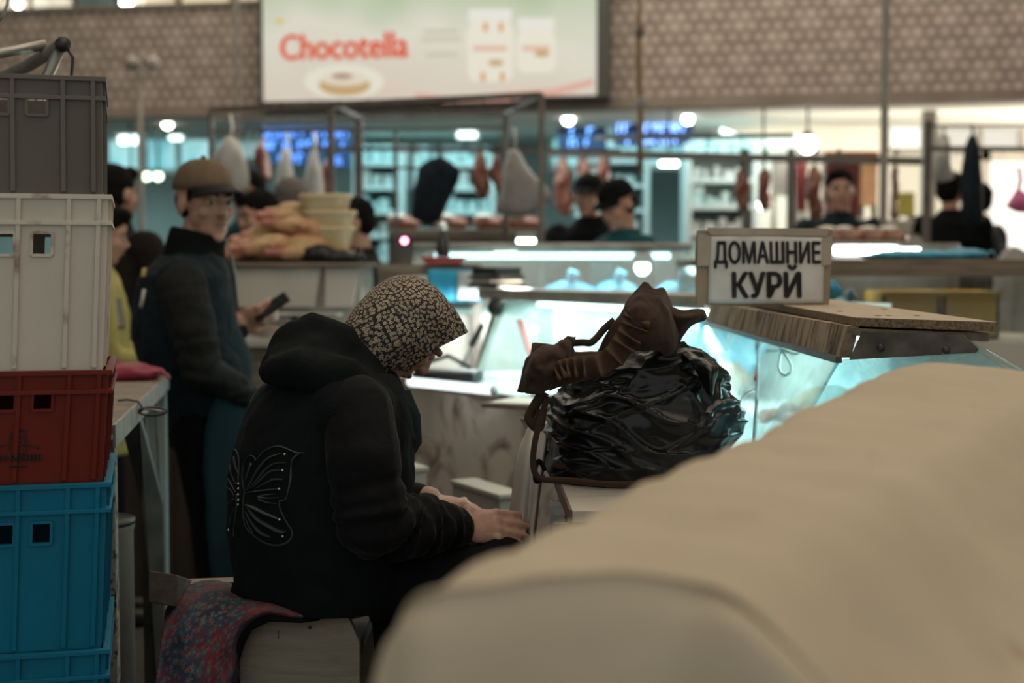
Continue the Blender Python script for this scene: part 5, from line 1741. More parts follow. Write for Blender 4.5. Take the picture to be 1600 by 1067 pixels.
o = thing('black_sack', 'limp black plastic bag lying on the white counter under the cream tubs', 'bag', (at(510, 0, 6.2).x, 6.22, ztop))
MB().ell((at(495, 0, 6.22).x, 6.24, ztop + 0.035), (0.085, 0.06, 0.042)).ell((at(528, 0, 6.22).x, 6.235, ztop + 0.022), (0.08, 0.06, 0.03)).ell((at(548, 0, 6.22).x, 6.235, ztop + 0.02), (0.05, 0.05, 0.03)).build('sack', M['black'], o, remesh=0.01, sm=1, disp=lambda p, n: 0.01 * fbm(p, 22))
MB().tube([(at(552, 0, 6.2).x, 6.2, ztop + 0.03), (at(562, 0, 6.2).x, 6.19, ztop + 0.05), (at(570, 0, 6.2).x, 6.19, ztop + 0.012)], 0.012, 8, flat=0.4).build('handle', M['black'], o)
# ---------------- crates
def crate_mat(name, c, c2, r=0.5):
    return mat(name, c, r, col2=c2, vs=5, lo=0.3, hi=0.75, detail=8, bump=0.06, bs=60, spec=0.2)


CX, CY = -0.714, 2.50


def crate(label, z0, h, m, rot, dx, holes, rimcol=None, taper=0.014):
    W, D = 0.60, 0.40
    root = thing('plastic_crate', label, 'crate', (CX + dx, CY, z0), 'plastic crates stacked by the table')
    R = Rz(rot)

    def L(x, y, z):
        """x from the near corner leftwards, y going away, z up; walls lean out."""
        k = taper * (1 - z / h)
        xx = -k if x > -W / 2 else k
        yy = k if y < D / 2 else -k
        return V((CX + dx, CY, z0)) + R @ V((x + xx, y + yy, z))

    t = 0.008
    sh = MB()
    idx = {}

    def vid(p):
        key = (round(p.x, 5), round(p.y, 5), round(p.z, 5))
        if key not in idx:
            idx[key] = len(sh.v)
            sh.v.append(p)
        return idx[key]

    zc = [0, h * 0.33, h - 0.105 if h > 0.25 else h - 0.068, h - 0.066 if h > 0.25 else h - 0.034, h]
    hz = (zc[2], zc[3])

    def wall(P, length, hs):
        xs = sorted(set([0, length] + [v for a in hs for v in a] + [0.5 * length]))
        for i in range(len(xs) - 1):
            for j in range(len(zc) - 1):
                if j == 2 and any(a <= xs[i] + 1e-6 and xs[i + 1] <= b_ + 1e-6 for a, b_ in hs):
                    continue
                sh.f.append((vid(P(xs[i], zc[j])), vid(P(xs[i + 1], zc[j])), vid(P(xs[i + 1], zc[j + 1])), vid(P(xs[i], zc[j + 1]))))
    wall(lambda x, z: L(-x, 0, z), W, holes)
    wall(lambda x, z: L(-x, D, z), W, holes)
    wall(lambda y, z: L(0, y, z), D, [(0.14, 0.26)])
    wall(lambda y, z: L(-W, y, z), D, [(0.14, 0.26)])
    sh.f.append((vid(L(0, 0, 0)), vid(L(-W, 0, 0)), vid(L(-W, D, 0)), vid(L(0, D, 0))))
    sh.build('shell', m, root, smooth=False, solid=t)
    rm = rimcol or m

    def frame_ring(z, e, hh, nm):
        mb = MB()
        o1 = [(e, -e), (-W - e, -e), (-W - e, D + e), (e, D + e)]
        i1 = [(-0.002, 0.002), (-W + 0.002, 0.002), (-W + 0.002, D - 0.002), (-0.002, D - 0.002)]
        rings = []
        for pts, zz in ((o1, z), (o1, z + hh), (i1, z + hh), (i1, z)):
            rings.append([V((CX + dx, CY, z0)) + R @ V((x, y, zz)) for x, y in pts])
        rings.append(rings[0])
        mb.loft(rings, cap=False)
        mb.build(nm, rm, root, smooth=False, bevel=0.0012)
    frame_ring(h - 0.007, 0.010, 0.008, 'rim')
    frame_ring(h - (0.052 if h > 0.25 else 0.040), 0.009, 0.007, 'flange')
    lo_r = h - (0.052 if h > 0.25 else 0.040)
    for x in (0.012, 0.062, 0.145, 0.30, 0.455, 0.538, 0.588):
        for y, sgn in ((0, -1), (D, 1)):
            if sgn > 0 and x not in (0.062, 0.538):
                continue
            a, b_ = L(-x, y, 0.004), L(-x, y, h)
            off = R @ V((0, sgn * 0.006, 0))
            rb = MB().bar(a + off, b_ + off, 0.007, 0.008, hint=R @ V((1, 0, 0)))
            rb.build('rib', rm, root, smooth=False, bevel=0.001)
    for y in (0.03, 0.12, 0.28, 0.37):
        a, b_ = L(0, y, 0.004), L(0, y, h)
        off = R @ V((0.005, 0, 0))
        MB().bar(a + off, b_ + off, 0.008, 0.006, hint=R @ V((1, 0, 0))).build('rib', rm, root, smooth=False)
    for a, b_ in holes:
        lp = []
        for x, z in ((a, hz[0]), (b_, hz[0]), (b_, hz[1]), (a, hz[1])):
            lp.append(L(-x, 0, z) + R @ V((0, -0.004, 0)))
        mb = MB()
        for k in range(4):
            p, q = lp[k], lp[(k + 1) % 4]
            mb.bar(p, q, 0.005, 0.008, hint=R @ V((0, 1, 0)))
        stuff(mb.build('hole_rim', rm, root, smooth=False))
    return root, L, R


grey = crate_mat('grey_crate', (0.135, 0.115, 0.095), (0.105, 0.09, 0.075))
white = crate_mat('white_crate', (0.62, 0.54, 0.455), (0.54, 0.47, 0.39))
redc = crate_mat('red_crate', (0.165, 0.016, 0.009), (0.125, 0.013, 0.008))
blue = crate_mat('blue_crate', (0.004, 0.155, 0.26), (0.003, 0.125, 0.215))
H1 = [(0.088, 0.122), (0.150, 0.285), (0.315, 0.45), (0.478, 0.512)]
zz = [0.146, 0.443, 0.740, 1.038, 1.237, 1.544]
hs = [0.296, 0.296, 0.297, 0.198, 0.306, 0.203]
palt = thing('pallet', 'wooden pallet under the crate stack', 'pallet', (CX - 0.3, CY + 0.2, 0))
for k in range(5):
    MB().obox(V((CX - 0.3, CY + 0.2, 0.134)) + Rz(0.22) @ V((0, (k - 2) * 0.1, 0)), (0.8, 0.08, 0.022), Rz(0.22)).build('plank', M['wood'], palt, smooth=False)
for q in (-1, 0, 1):
    MB().obox(V((CX - 0.3, CY + 0.2, 0.0615)) + Rz(0.22) @ V((q * 0.34, 0, 0)), (0.09, 0.46, 0.123), Rz(0.22)).build('block', M['wood'], palt, smooth=False)
crate('blue plastic crate at the very bottom of the stack on the pallet', zz[0], hs[0], blue, 0.255, -0.010, H1)
crate('blue plastic crate second from the bottom of the stack', zz[1], hs[1], blue, 0.255, -0.012, H1)
crate('blue plastic crate directly under the red crate', zz[2], hs[2], blue, 0.248, -0.006, H1)
rc, rL, rR = crate('red plastic crate with a black printed emblem in the stack', zz[3], hs[3], redc, 0.250, 0.0, H1)
crate('tall white plastic crate on top of the red crate', zz[4], hs[4], white, 0.262, 0.004, H1, mat('white_rim', (0.60, 0.51, 0.42), 0.5, col2=(0.22, 0.12, 0.065), vs=14, lo=0.60, hi=0.72, detail=8))
crate('grey plastic crate at the very top of the stack', zz[5], hs[5], grey, 0.268, -0.004, H1, crate_mat('grey_rim', (0.165, 0.14, 0.115), (0.12, 0.10, 0.085)), 0.002)
# printed emblem on the red crate
inkr = mat('crate_ink', (0.014, 0.012, 0.010), 0.6)


def rp(px, py):
    """point on the red crate's front under a pixel."""
    o_ = rL(-0.1, 0, 0.1)
    n = rR @ V((0, -1, 0))
    r = ray(px, py)
    return O0 + r * (n.dot(o_ - O0) / n.dot(r)) + n * 0.0065


mb = MB()
for line in ([(17, 672), (17, 681), (15, 690), (15, 702), (19, 706), (30, 707), (40, 705), (42, 696), (41, 688), (39, 680), (40, 671), (36, 671), (31, 668)], [(17, 681), (24, 684), (33, 682), (39, 679)], [(22, 694), (28, 695), (33, 694)], [(29, 690), (34, 687)], [(30, 670), (34, 673)], [(0, 697), (8, 694)], [(46, 695), (54, 697), (62, 700)], [(37, 690), (38, 698)]):
    mb.tube([rp(*p) for p in line], 0.0011, 6)
stuff(mb.build('emblem', inkr, rc))
xr_ = rR @ V((1, 0, 0))
text('ЮН МОШ', 0.0150, inkr, 'lettering', rc, M4(rp(22, 716) + V((0, 0, 0)), xr_, (0, 0, 1)), bold=0.0009, sx=1.30)
mb = MB()
for k in range(6):
    p, q = rp(15 + k * 4.5, 727.5), rp(18.2 + k * 4.5, 727.5)
    mb.bar(p, q, 0.0006, 0.004)
stuff(mb.build('small_print', inkr, rc))

# ---------------- old metal-edged table behind the crates
tb = thing('stall_table', 'worn table with metal edging and angle iron legs behind the crate stack', 'table', (-1.3, 3.7, 0))
TZ = 1.083
e0, e1 = V((-0.842, 2.98, 0)), V((-1.075, 4.42, 0))
wl = V((-1.0, 0.0, 0)).normalized()
tp = [e0, e1, e1 + wl * 1.1, e0 + wl * 1.1]
MB().prism([p + V((0, 0, TZ - 0.018)) for p in tp], (0, 0, 0.018)).build('top', mat('worn_table_top', (0.17, 0.13, 0.10), 0.7, col2=(0.25, 0.20, 0.16), vs=9, bump=0.15, bs=50), tb, smooth=False)
aly = mat('edge_metal', (0.34, 0.33, 0.30), 0.5, 0.4, col2=(0.24, 0.23, 0.21), vs=14)
MB().bar(e0 + V((0.004, 0, TZ - 0.022)), e1 + V((0.004, 0, TZ - 0.022)), 0.006, 0.048).build('edge_strip', aly, tb, smooth=False)
MB().bar(e1 + V((0, 0.004, TZ - 0.022)), tp[2] + V((0, 0.004, TZ - 0.022)), 0.006, 0.048).build('edge_strip', aly, tb, smooth=False)
speck = mat('speckled_leg', (0.34, 0.31, 0.27), 0.7, col2=(0.03, 0.03, 0.03), vs=40, lo=0.52, hi=0.62)
tealp = mat('chipped_teal_paint', (0.24, 0.36, 0.38), 0.6, col2=(0.33, 0.36, 0.34), vs=7, stretch=(3, 3, 0.6))
u_ = (e1 - e0).normalized()
for s_, m_, wx in ((0.06, speck, 0.045), (1.40, tealp, 0.05)):
    p = e0 + u_ * s_ - V((0.03, 0, 0))
    MB().obox(p + V((0, 0, TZ / 2 - 0.02)), (wx, 0.012, TZ - 0.04), Rz(0.15)).build('leg', m_, tb, smooth=False)
    MB().obox(p + V((wx / 2 - 0.004, 0.025, TZ / 2 - 0.02)), (0.008, 0.05, TZ - 0.04), Rz(0.15)).build('leg_flange', m_, tb, smooth=False)
    MB().obox(p + wl * 1.0 + V((0, 0, TZ / 2 - 0.02)), (0.04, 0.04, TZ - 0.04), Rz(0.15)).build('leg', m_, tb, smooth=False)
p = e0 + u_ * 0.52 - V((0.02, 0, 0))
MB().prism([p + V((-0.025, 0, TZ - 0.03)), p + V((0.025, 0, TZ - 0.03)), p + V((0.065, 0.06, 0.82)), p + V((0.065, 0.06, 0.0)), p + V((0.015, 0.06, 0.0)), p + V((0.012, 0.06, 0.82))], (0, 0.02, 0)).build('bent_leg', M['darksteel'], tb, smooth=False)
for a, b_ in ((0.70, 0.86), (0.98, 0.86), (1.25, 1.37)):
    MB().bar(e0 + u_ * a + V((-0.02, 0, TZ - 0.04)), e0 + u_ * b_ + V((-0.02, 0, 0.74)), 0.007, 0.012).build('brace', aly, tb, smooth=False)
MB().prism([e0 + u_ * 1.18 + V((-0.05, 0, TZ - 0.04)), e0 + u_ * 1.30 + V((-0.05, 0, TZ - 0.04)), e0 + u_ * 1.38 + V((-0.05, 0, 0.80)), e0 + u_ * 1.26 + V((-0.05, 0, 0.80))], (-0.03, 0, 0)).build('brace_plate', M['darksteel'], tb, smooth=False)
for k in range(3):
    q = e0 + u_ * (1.10 + 0.075 * k) + V((-0.035, 0, 0))
    MB().obox(q + V((0, 0, 0.42)), (0.014, 0.07, 0.78), Rz(0.15)).build('slat', tealp, tb, smooth=False)
cyl = thing('grey_drum', 'pale grey upright cylinder standing under the stall table', 'drum', e0 + u_ * 0.42 + wl * 0.09)
cp = e0 + u_ * 0.42 + wl * 0.09
MB().lathe([(0.001, 0.0), (0.085, 0.0), (0.085, 0.78), (0.088, 0.79), (0.088, 0.81), (0.001, 0.81)], cp, 24).build('body', mat('grey_drum_paint', (0.22, 0.20, 0.175), 0.6, col2=(0.17, 0.15, 0.13), vs=5), cyl)
MB().lathe([(0.001, 0.812), (0.09, 0.812), (0.09, 0.80), (0.001, 0.80)], cp, 24).build('lid', M['darksteel'], cyl)
hk = thing('metal_hook', 'bright metal spring hook clipped on the table edge', 'hook', at(232, 630, 3.4))
hc = e0 + u_ * 0.48 + V((0.008, 0, TZ - 0.01))
pts = []
for k in range(15):
    a = 2 * pi * k / 14
    pts.append(hc + V((0.034 + 0.034 * math.cos(a), 0.0, 0.010 * math.sin(a) - 0.008)))
MB().tube(pts, 0.0028, 8).build('loop', M['darksteel'], hk)
MB().tube([hc + V((0.005, -0.006, 0.0)), hc + V((0.045, -0.008, -0.004)), hc + V((0.066, -0.004, -0.008))], 0.0022, 8).build('gate', M['steel'], hk)
MB().tube([hc + V((-0.05, 0.0, 0.018)), hc + V((-0.03, 0.01, 0.020)), hc + V((0.0, 0, 0.016)), hc + V((0.012, 0, -0.004)), hc + V((-0.002, 0, -0.012))], 0.0028, 8).build('tail', M['darksteel'], hk)
o = thing('pink_bag', 'crimson plastic bag lying on the far end of the stall table', 'bag', (-1.4, 4.25, TZ))
cpk = V((at(196, 0, 4.3).x, 4.2, TZ))
MB().ell(cpk + V((0, 0, 0.02)), (0.13, 0.09, 0.028)).ell(cpk + V((-0.08, 0.02, 0.03)), (0.08, 0.08, 0.035)).build('sack', mat('crimson_plastic', (0.24, 0.012, 0.035), 0.5), o, remesh=0.012, sm=1, disp=lambda p, n: 0.01 * fbm(p, 18))
MB().tube([cpk + V((0.08, -0.02, 0.02)), cpk + V((0.13, -0.04, 0.028)), cpk + V((0.15, -0.03, 0.006))], 0.01, 8, flat=0.4).build('handle', bpy.data.materials['crimson_plastic'], o)

# ---------------- the man with the cap
MY = math.radians(20)
mf = V((math.cos(MY), math.sin(MY), 0))
mr_ = V((math.sin(MY), -math.cos(MY), 0))
MS = at(318, 560, 4.78)


def planept(px, py, lat, S0, rv):
    r = ray(px, py)
    t = (rv.dot(S0 - O0) + lat) / rv.dot(r)
    return O0 + r * t


def Mp(px, py, lat=0.0):
    return planept(px, py, lat, MS, mr_)


Uz = V((0, 0, 1))
man = thing('person', 'man in khaki cap and navy quilted vest holding a black phone', 'person', (MS.x, MS.y, 0))
b = MB()
mfw = V((0.70, -0.71, -0.04))
mhc = Mp(320, 319)
P, HR = head(b, mhc, mfw, Uz, 1.11)
b.limb([Mp(306, 398), mhc + HR @ V((0, -0.015, -0.06))], [0.064, 0.060])
trs = [(640, 322, .105, .15), (600, 316, .135, .16), (560, 302, .145, .165), (520, 291, .135, .16), (470, 288, .125, .165), (430, 290, .115, .16), (405, 298, .08, .10)]
b.loft([ring(Mp(px, py), a, q, mr_, mf) for py, px, q, a in trs])
rsh, rel, rwr = Mp(284, 438, .185), Mp(316, 578, .225), Mp(376, 612, .13)
b.limb([rsh - Uz * 0.03, rel, rwr], [0.045, 0.048, 0.032])
hand(b, rwr, mf * 0.45 - mr_ * 0.75 - Uz * 0.45, Uz * 0.6 + mr_ * 0.6, 1.0, 0.3, -1)
lsh, lel, lwr = Mp(330, 430, -.185), Mp(352, 555, -.24), Mp(372, 502, -.13)
b.limb([lsh, lel, lwr], [0.06, 0.05, 0.033])
hand(b, lwr, mf * 0.85 + mr_ * 0.3 + Uz * 0.25, mr_ * 0.75 - Uz * 0.25 - mf * 0.2, 1.05, 0.55, 1)
fz = 0.045
for q, (hx, hy), (kx, ky), (ax, ay) in ((1, (316, 655), (333, 810), (352, 0)), (-1, (330, 655), (352, 815), (372, 0))):
    an = Mp(ax, 1050, q * 0.1)
    an.z = 0.10
    b.limb([Mp(hx, hy, q * .09), Mp(kx, ky, q * .1), an], [0.09, 0.062, 0.044])
    b.limb([an + V((0, 0, -0.05)) - mf * 0.03, an + V((0, 0, -0.062)) + mf * 0.15], [0.042, 0.032])
b.build('body', M['skin'], man, remesh=0.0066, sm=3)
face_parts(man, P, HR, 1.11, iris_at=(0.003, 0.0))
MB().ell(P(0, -0.034, 0.010), (0.0795, 0.084, 0.078), HR).build('hair', M['hair'], man)
for q in (-1, 1):
    MB().ell(P(q * 0.0715, 0.026, 0.030), (0.005, 0.013, 0.030), HR, 10, 8).build('sideburn', M['hair'], man)
stub = mat('stubble_skin', (0.22, 0.115, 0.08), 0.6)
MB().ell(P(0, 0.0935, -0.044), (0.026, 0.006, 0.006), HR, 12, 8).build('moustache', stub, man)
khaki = mat('khaki_cap_cloth', (0.125, 0.080, 0.045), 0.85, col2=(0.155, 0.10, 0.06), vs=30, bump=0.2, bs=250)
cap_parts(man, lambda x, y, z: P(x, y, z + 0.002 + 0.10 * (y - 0.05) * (y > 0.05)), HR, 1.11, khaki, mat('cap_brim_dark', (0.006, 0.007, 0.007), 0.8), 0.070)
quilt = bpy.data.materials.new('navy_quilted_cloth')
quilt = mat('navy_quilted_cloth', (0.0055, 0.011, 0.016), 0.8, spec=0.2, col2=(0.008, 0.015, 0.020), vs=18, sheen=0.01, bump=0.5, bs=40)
vs_ = MB()
vtr = [(668, 322, .150, .19), (640, 321, .148, .185), (600, 314, .172, .19), (560, 302, .184, .195), (520, 290, .178, .19), (470, 287, .166, .195), (432, 289, .150, .195), (408, 297, .115, .15), (390, 304, .085, .092), (376, 308, .080, .085)]
vs_.loft([ring(Mp(px, py), a, q, mr_, mf, 30) for py, px, q, a in vtr])
vs_.ell(rsh + Uz * 0.004 - mr_ * 0.035, (0.080, 0.080, 0.074))
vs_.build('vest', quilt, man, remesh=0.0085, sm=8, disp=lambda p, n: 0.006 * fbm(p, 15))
MB().loft([[p - Uz * (0.28 * tl * (p - Mp(px, py)).dot(mf)) for p in ring(Mp(px, py), a, q, mr_, mf, 26)] for py, px, q, a, tl in ((400, 303, .105, .115, 0.2), (384, 306, .097, .102, 0.6), (365, 309, .092, .096, 1.0), (362, 310, .080, .084, 1.0), (386, 307, .080, .084, 0.6))], cap=False).build('collar', M['blackcloth'], man, sub=1)
MB().tube([Mp(352, 372, 0.0), Mp(362, 400, -0.01), Mp(368, 440, -0.02)], 0.0035, 6).build('zip', M['steel'], man)
slv = mat('dark_grey_sleeve', (0.012, 0.0122, 0.0118), 0.9, spec=0.2, col2=(0.017, 0.017, 0.016), vs=14, bump=0.25, bs=60)
sl_ = MB()
sl_.limb([rsh - Uz * 0.022, rsh.lerp(rel, 0.5) + mr_ * 0.01, rel, rel.lerp(rwr, 0.5), rwr, rwr + mf * 0.03 - mr_ * 0.03 - Uz * 0.02], [0.082, 0.078, 0.070, 0.060, 0.050, 0.046])
sl_.build('sleeve', slv, man, remesh=0.008, sm=4, disp=lambda p, n: 0.006 * fbm(p, 13) + 0.003 * math.sin(p.z * 120 + 4 * fbm(p, 8)) * (1 if p.z < 1.2 else 0.25))
MB().limb([lsh, lel, lwr - (lwr - lel).normalized() * 0.03], [0.085, 0.07, 0.052]).build('sleeve', slv, man, remesh=0.01, sm=3)
tr_ = MB()
tr_.loft([ring(Mp(px, py), a, q, mr_, mf) for py, px, q, a in ((700, 322, .12, .17), (650, 322, .135, .175))])
for q, (hx, hy), (kx, ky), (ax, ay) in ((1, (317, 668), (334, 810), (352, 0)), (-1, (331, 668), (353, 815), (372, 0))):
    an = Mp(ax, 1050, q * 0.1)
    an.z = 0.10
    tr_.limb([Mp(hx, hy, q * .09), Mp(kx, ky, q * .1), an], [0.105, 0.080, 0.068])
    MB().limb([an + V((0, 0, -0.048)) - mf * 0.04, an + V((0, 0, -0.05)) + mf * 0.06, an + V((0, 0, -0.058)) + mf * 0.17], [0.05, 0.05, 0.04]).build('shoe', M['black'], man, remesh=0.012, sm=1, disp=lambda p, n: max(0.0, 0.001 - p.z) * 1.0)
tr_.build('trousers', M['blackcloth'], man, remesh=0.012, sm=3)
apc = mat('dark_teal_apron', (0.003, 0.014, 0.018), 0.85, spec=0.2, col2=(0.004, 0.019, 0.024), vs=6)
MB().sheet([
    [Mp(356, 500, .12), Mp(366, 497, .05), Mp(366, 497, -.05), Mp(360, 497, -.14)],
    [Mp(352, 560, .17), Mp(388, 560, .08), Mp(390, 560, -.04), Mp(380, 560, -.15)],
    [Mp(330, 640, .21), Mp(384, 628, .12), Mp(394, 628, -.04), Mp(384, 628, -.16)],
    [Mp(318, 720, .22), Mp(376, 720, .14), Mp(392, 720, -.04), Mp(386, 720, -.16)],
    [Mp(324, 820, .22), Mp(378, 820, .14), Mp(396, 820, -.04), Mp(394, 820, -.16)],
    [Mp(330, 920, .22), Mp(384, 920, .14), Mp(404, 920, -.04), Mp(402, 920, -.16)]], 18, 30, lambda p, u, v: p + mf * 0.008 * fbm(p, 8)).build('apron', apc, man, solid=0.006)
# yellow and white marks on the back of the vest
ym = mat('faded_yellow_print', (0.32, 0.22, 0.06), 0.7)


def surf(obj):
    me = obj.data
    org = ORG.get(obj.name, V((0, 0, 0)))
    return BVHTree.FromPolygons([v.co + org for v in me.vertices], [tuple(p.vertices) for p in me.polygons])


vb = surf([c for c in kids(man) if c.name.startswith('vest')][0])


def onto(bv, px, py, off=0.0015):
    h = bv.ray_cast(O0, ray(px, py).normalized())
    if h[0] is None:
        return None
    return h[0] + h[1] * off


for pts_, m_ in (([(232, 388), (231, 404), (228, 420), (226, 432)], ym), ([(226, 452), (223, 468), (220, 480)], M['paper'])):
    q_ = [onto(vb, *p) for p in pts_]
    q_ = [p for p in q_ if p is not None]
    if len(q_) > 1:
        MB().tube(q_, 0.012, 10, flat=0.25).build('back_print', m_, man)
ph = thing('phone', 'black phone tilted up in the hand of the man in the khaki cap', 'phone', Mp(428, 480, -.10))
pc0, pc1 = Mp(402, 494, -.10), Mp(446, 465, -.08)
Rp = frame(pc1 - pc0, mr_)
MB().obox((pc0 + pc1) / 2, (0.011, 0.066, 0.138), Rp @ Matrix.Rotation(0.40, 3, 'Z')).build('case', M['black'], ph, bevel=0.004)
MB().obox((pc0 + pc1) / 2 + (Rp @ Matrix.Rotation(0.40, 3, 'Z')) @ V((0.006, 0, 0)), (0.0012, 0.060, 0.128), Rp @ Matrix.Rotation(0.40, 3, 'Z')).build('screen', mat('dark_screen', (0.012, 0.014, 0.018), 0.12), ph, smooth=False)

# ---------------- the seated woman
LY = math.radians(25)
lf = V((math.cos(LY), math.sin(LY), 0))
lr = V((math.sin(LY), -math.cos(LY), 0))
LS = at(480, 700, 2.75)


def Lp(px, py, lat=0.0):
    return planept(px, py, lat, LS, lr)


lady = thing('person', 'seated old woman in flowered headscarf and black jacket with a butterfly on its back', 'person', (LS.x, LS.y, 0.76))
ha = (lf * 0.857 + Uz * 0.515).normalized()
hb = (lf * 0.515 - Uz * 0.857).normalized()
Fm = Lp(670, 551, 0)
hs_ = 0.87
nose = Fm + hb * 0.034 - ha * 0.031
Ch = nose - hb * 0.114 * hs_ + ha * 0.022 * hs_
b = MB()
P, HR = head(b, Ch, hb, ha, hs_, ears=False, cs=0.88)
b.limb([Lp(545, 605), Lp(575, 575), Ch - ha * 0.05 - hb * 0.02], [0.045, 0.045, 0.048])
ltr = [(935, 500, .10, .15), (890, 500, .115, .165), (800, 502, .125, .16), (740, 506, .125, .155), (690, 509, .12, .155), (640, 512, .11, .15), (604, 520, .07, .08)]
b.loft([ring(Lp(px, py), a, q, lr, lf) for py, px, q, a in ltr])
rs, re, rw = Lp(560, 648, .155), Lp(574, 822, .225), Lp(712, 823, .115)
b.limb([rs, re, rw], [0.046, 0.044, 0.030])
hand(b, rw + (rw - re).normalized() * 0.012 + Uz * 0.006, (lf * 0.95 - Uz * 0.15 + lr * 0.06), Uz * 0.58 + lr * 0.76, 0.98, 0.06, -1, 0.12, True)
ls_, le_, lw_ = Lp(450, 650, -.14), Lp(520, 812, -.25), Lp(668, 782, -.06)
b.limb([ls_, le_, lw_], [0.055, 0.045, 0.03])
hand(b, lw_, lf * 0.8 + lr * 0.35 - Uz * 0.12, Uz * 0.9, 0.95, 0.35, 1)
SZ = 0.76
for q in (-1, 1):
    hp_ = Lp(500, 920, q * 0.09)
    hp_.z = SZ + 0.055
    kn = hp_ + lf * 0.37 + lr * q * 0.03
    an = kn + lf * 0.01 - Uz * 0.44
    b.limb([hp_, kn, an], [0.075, 0.058, 0.042])
    b.limb([an - Uz * 0.055 - lf * 0.03, an - Uz * 0.06 + lf * 0.14], [0.04, 0.03])
b.build('body', M['skinold'], lady, remesh=0.0052, sm=1, disp=lambda p, n: 0.0003 * fbm(p, 90))
face_parts(lady, P, HR, hs_, brow_m=M['greyhair'], closed=M['skinold'])

# headscarf
Rh = Matrix((lr, hb, ha)).transposed()
ts = [0.0, 0.03, 0.10, 0.20, 0.35, 0.50, 0.65, 0.80, 0.92, 1.0]
rap = [0.0, 0.026, 0.046, 0.064, 0.076, 0.084, 0.088, 0.090, 0.090, 0.089]
ram = [0.0, 0.045, 0.085, 0.120, 0.146, 0.160, 0.158, 0.126, 0.092, 0.076]
rlt = [0.0, 0.030, 0.055, 0.074, 0.088, 0.094, 0.094, 0.088, 0.080, 0.074]
sc = MB()
rows = []
NR, NA = 44, 72
for i in range(NR):
    t = (i / (NR - 1)) ** 1.4
    row = []
    for k in range(NA + 1):
        th = 2 * pi * k / NA
        ca, sa = math.cos(th), math.sin(th)
        rr = interp(ts, rap, t) if ca > 0 else interp(ts, ram, t)
        pw = 0.92
        side = abs(sa)
        dep = 0.172 * (1 - t) + 0.016 * side ** 2 * t - 0.004 * max(0, ca) * t
        c = Fm - hb * dep
        p = c + ha * (rr * ca) + lr * (interp(ts, rlt, t) * math.copysign(side ** pw, sa))
        fold = 0.0030 * math.sin(th * 9 + 4 * t + 2 * fbm(p, 6)) * t + 0.0030 * fbm(p, 14)
        nrm = (ha * ca + lr * sa)
        p = p + nrm * fold * min(1, t * 4)
        row.append(p)
    rows.append(row)
base = 0
for i in range(NR):
    for k in range(NA + 1):
        p = rows[i][k]
        d_ = p - (Fm - hb * 0.09)
        x, y, z = d_.dot(lr), d_.dot(ha), d_.dot(hb)
        rad = math.sqrt(y * y + z * z)
        phi = math.atan2(rad, x)
        f_ = 0.105 * phi / max(rad, 1e-5)
        sc.uv[len(sc.v)] = (y * f_, z * f_)
        sc.v.append(p)
for i in range(NR - 1):
    for k in range(NA):
        a = i * (NA + 1) + k
        sc.f.append((a, a + 1, a + NA + 2, a + NA + 1))


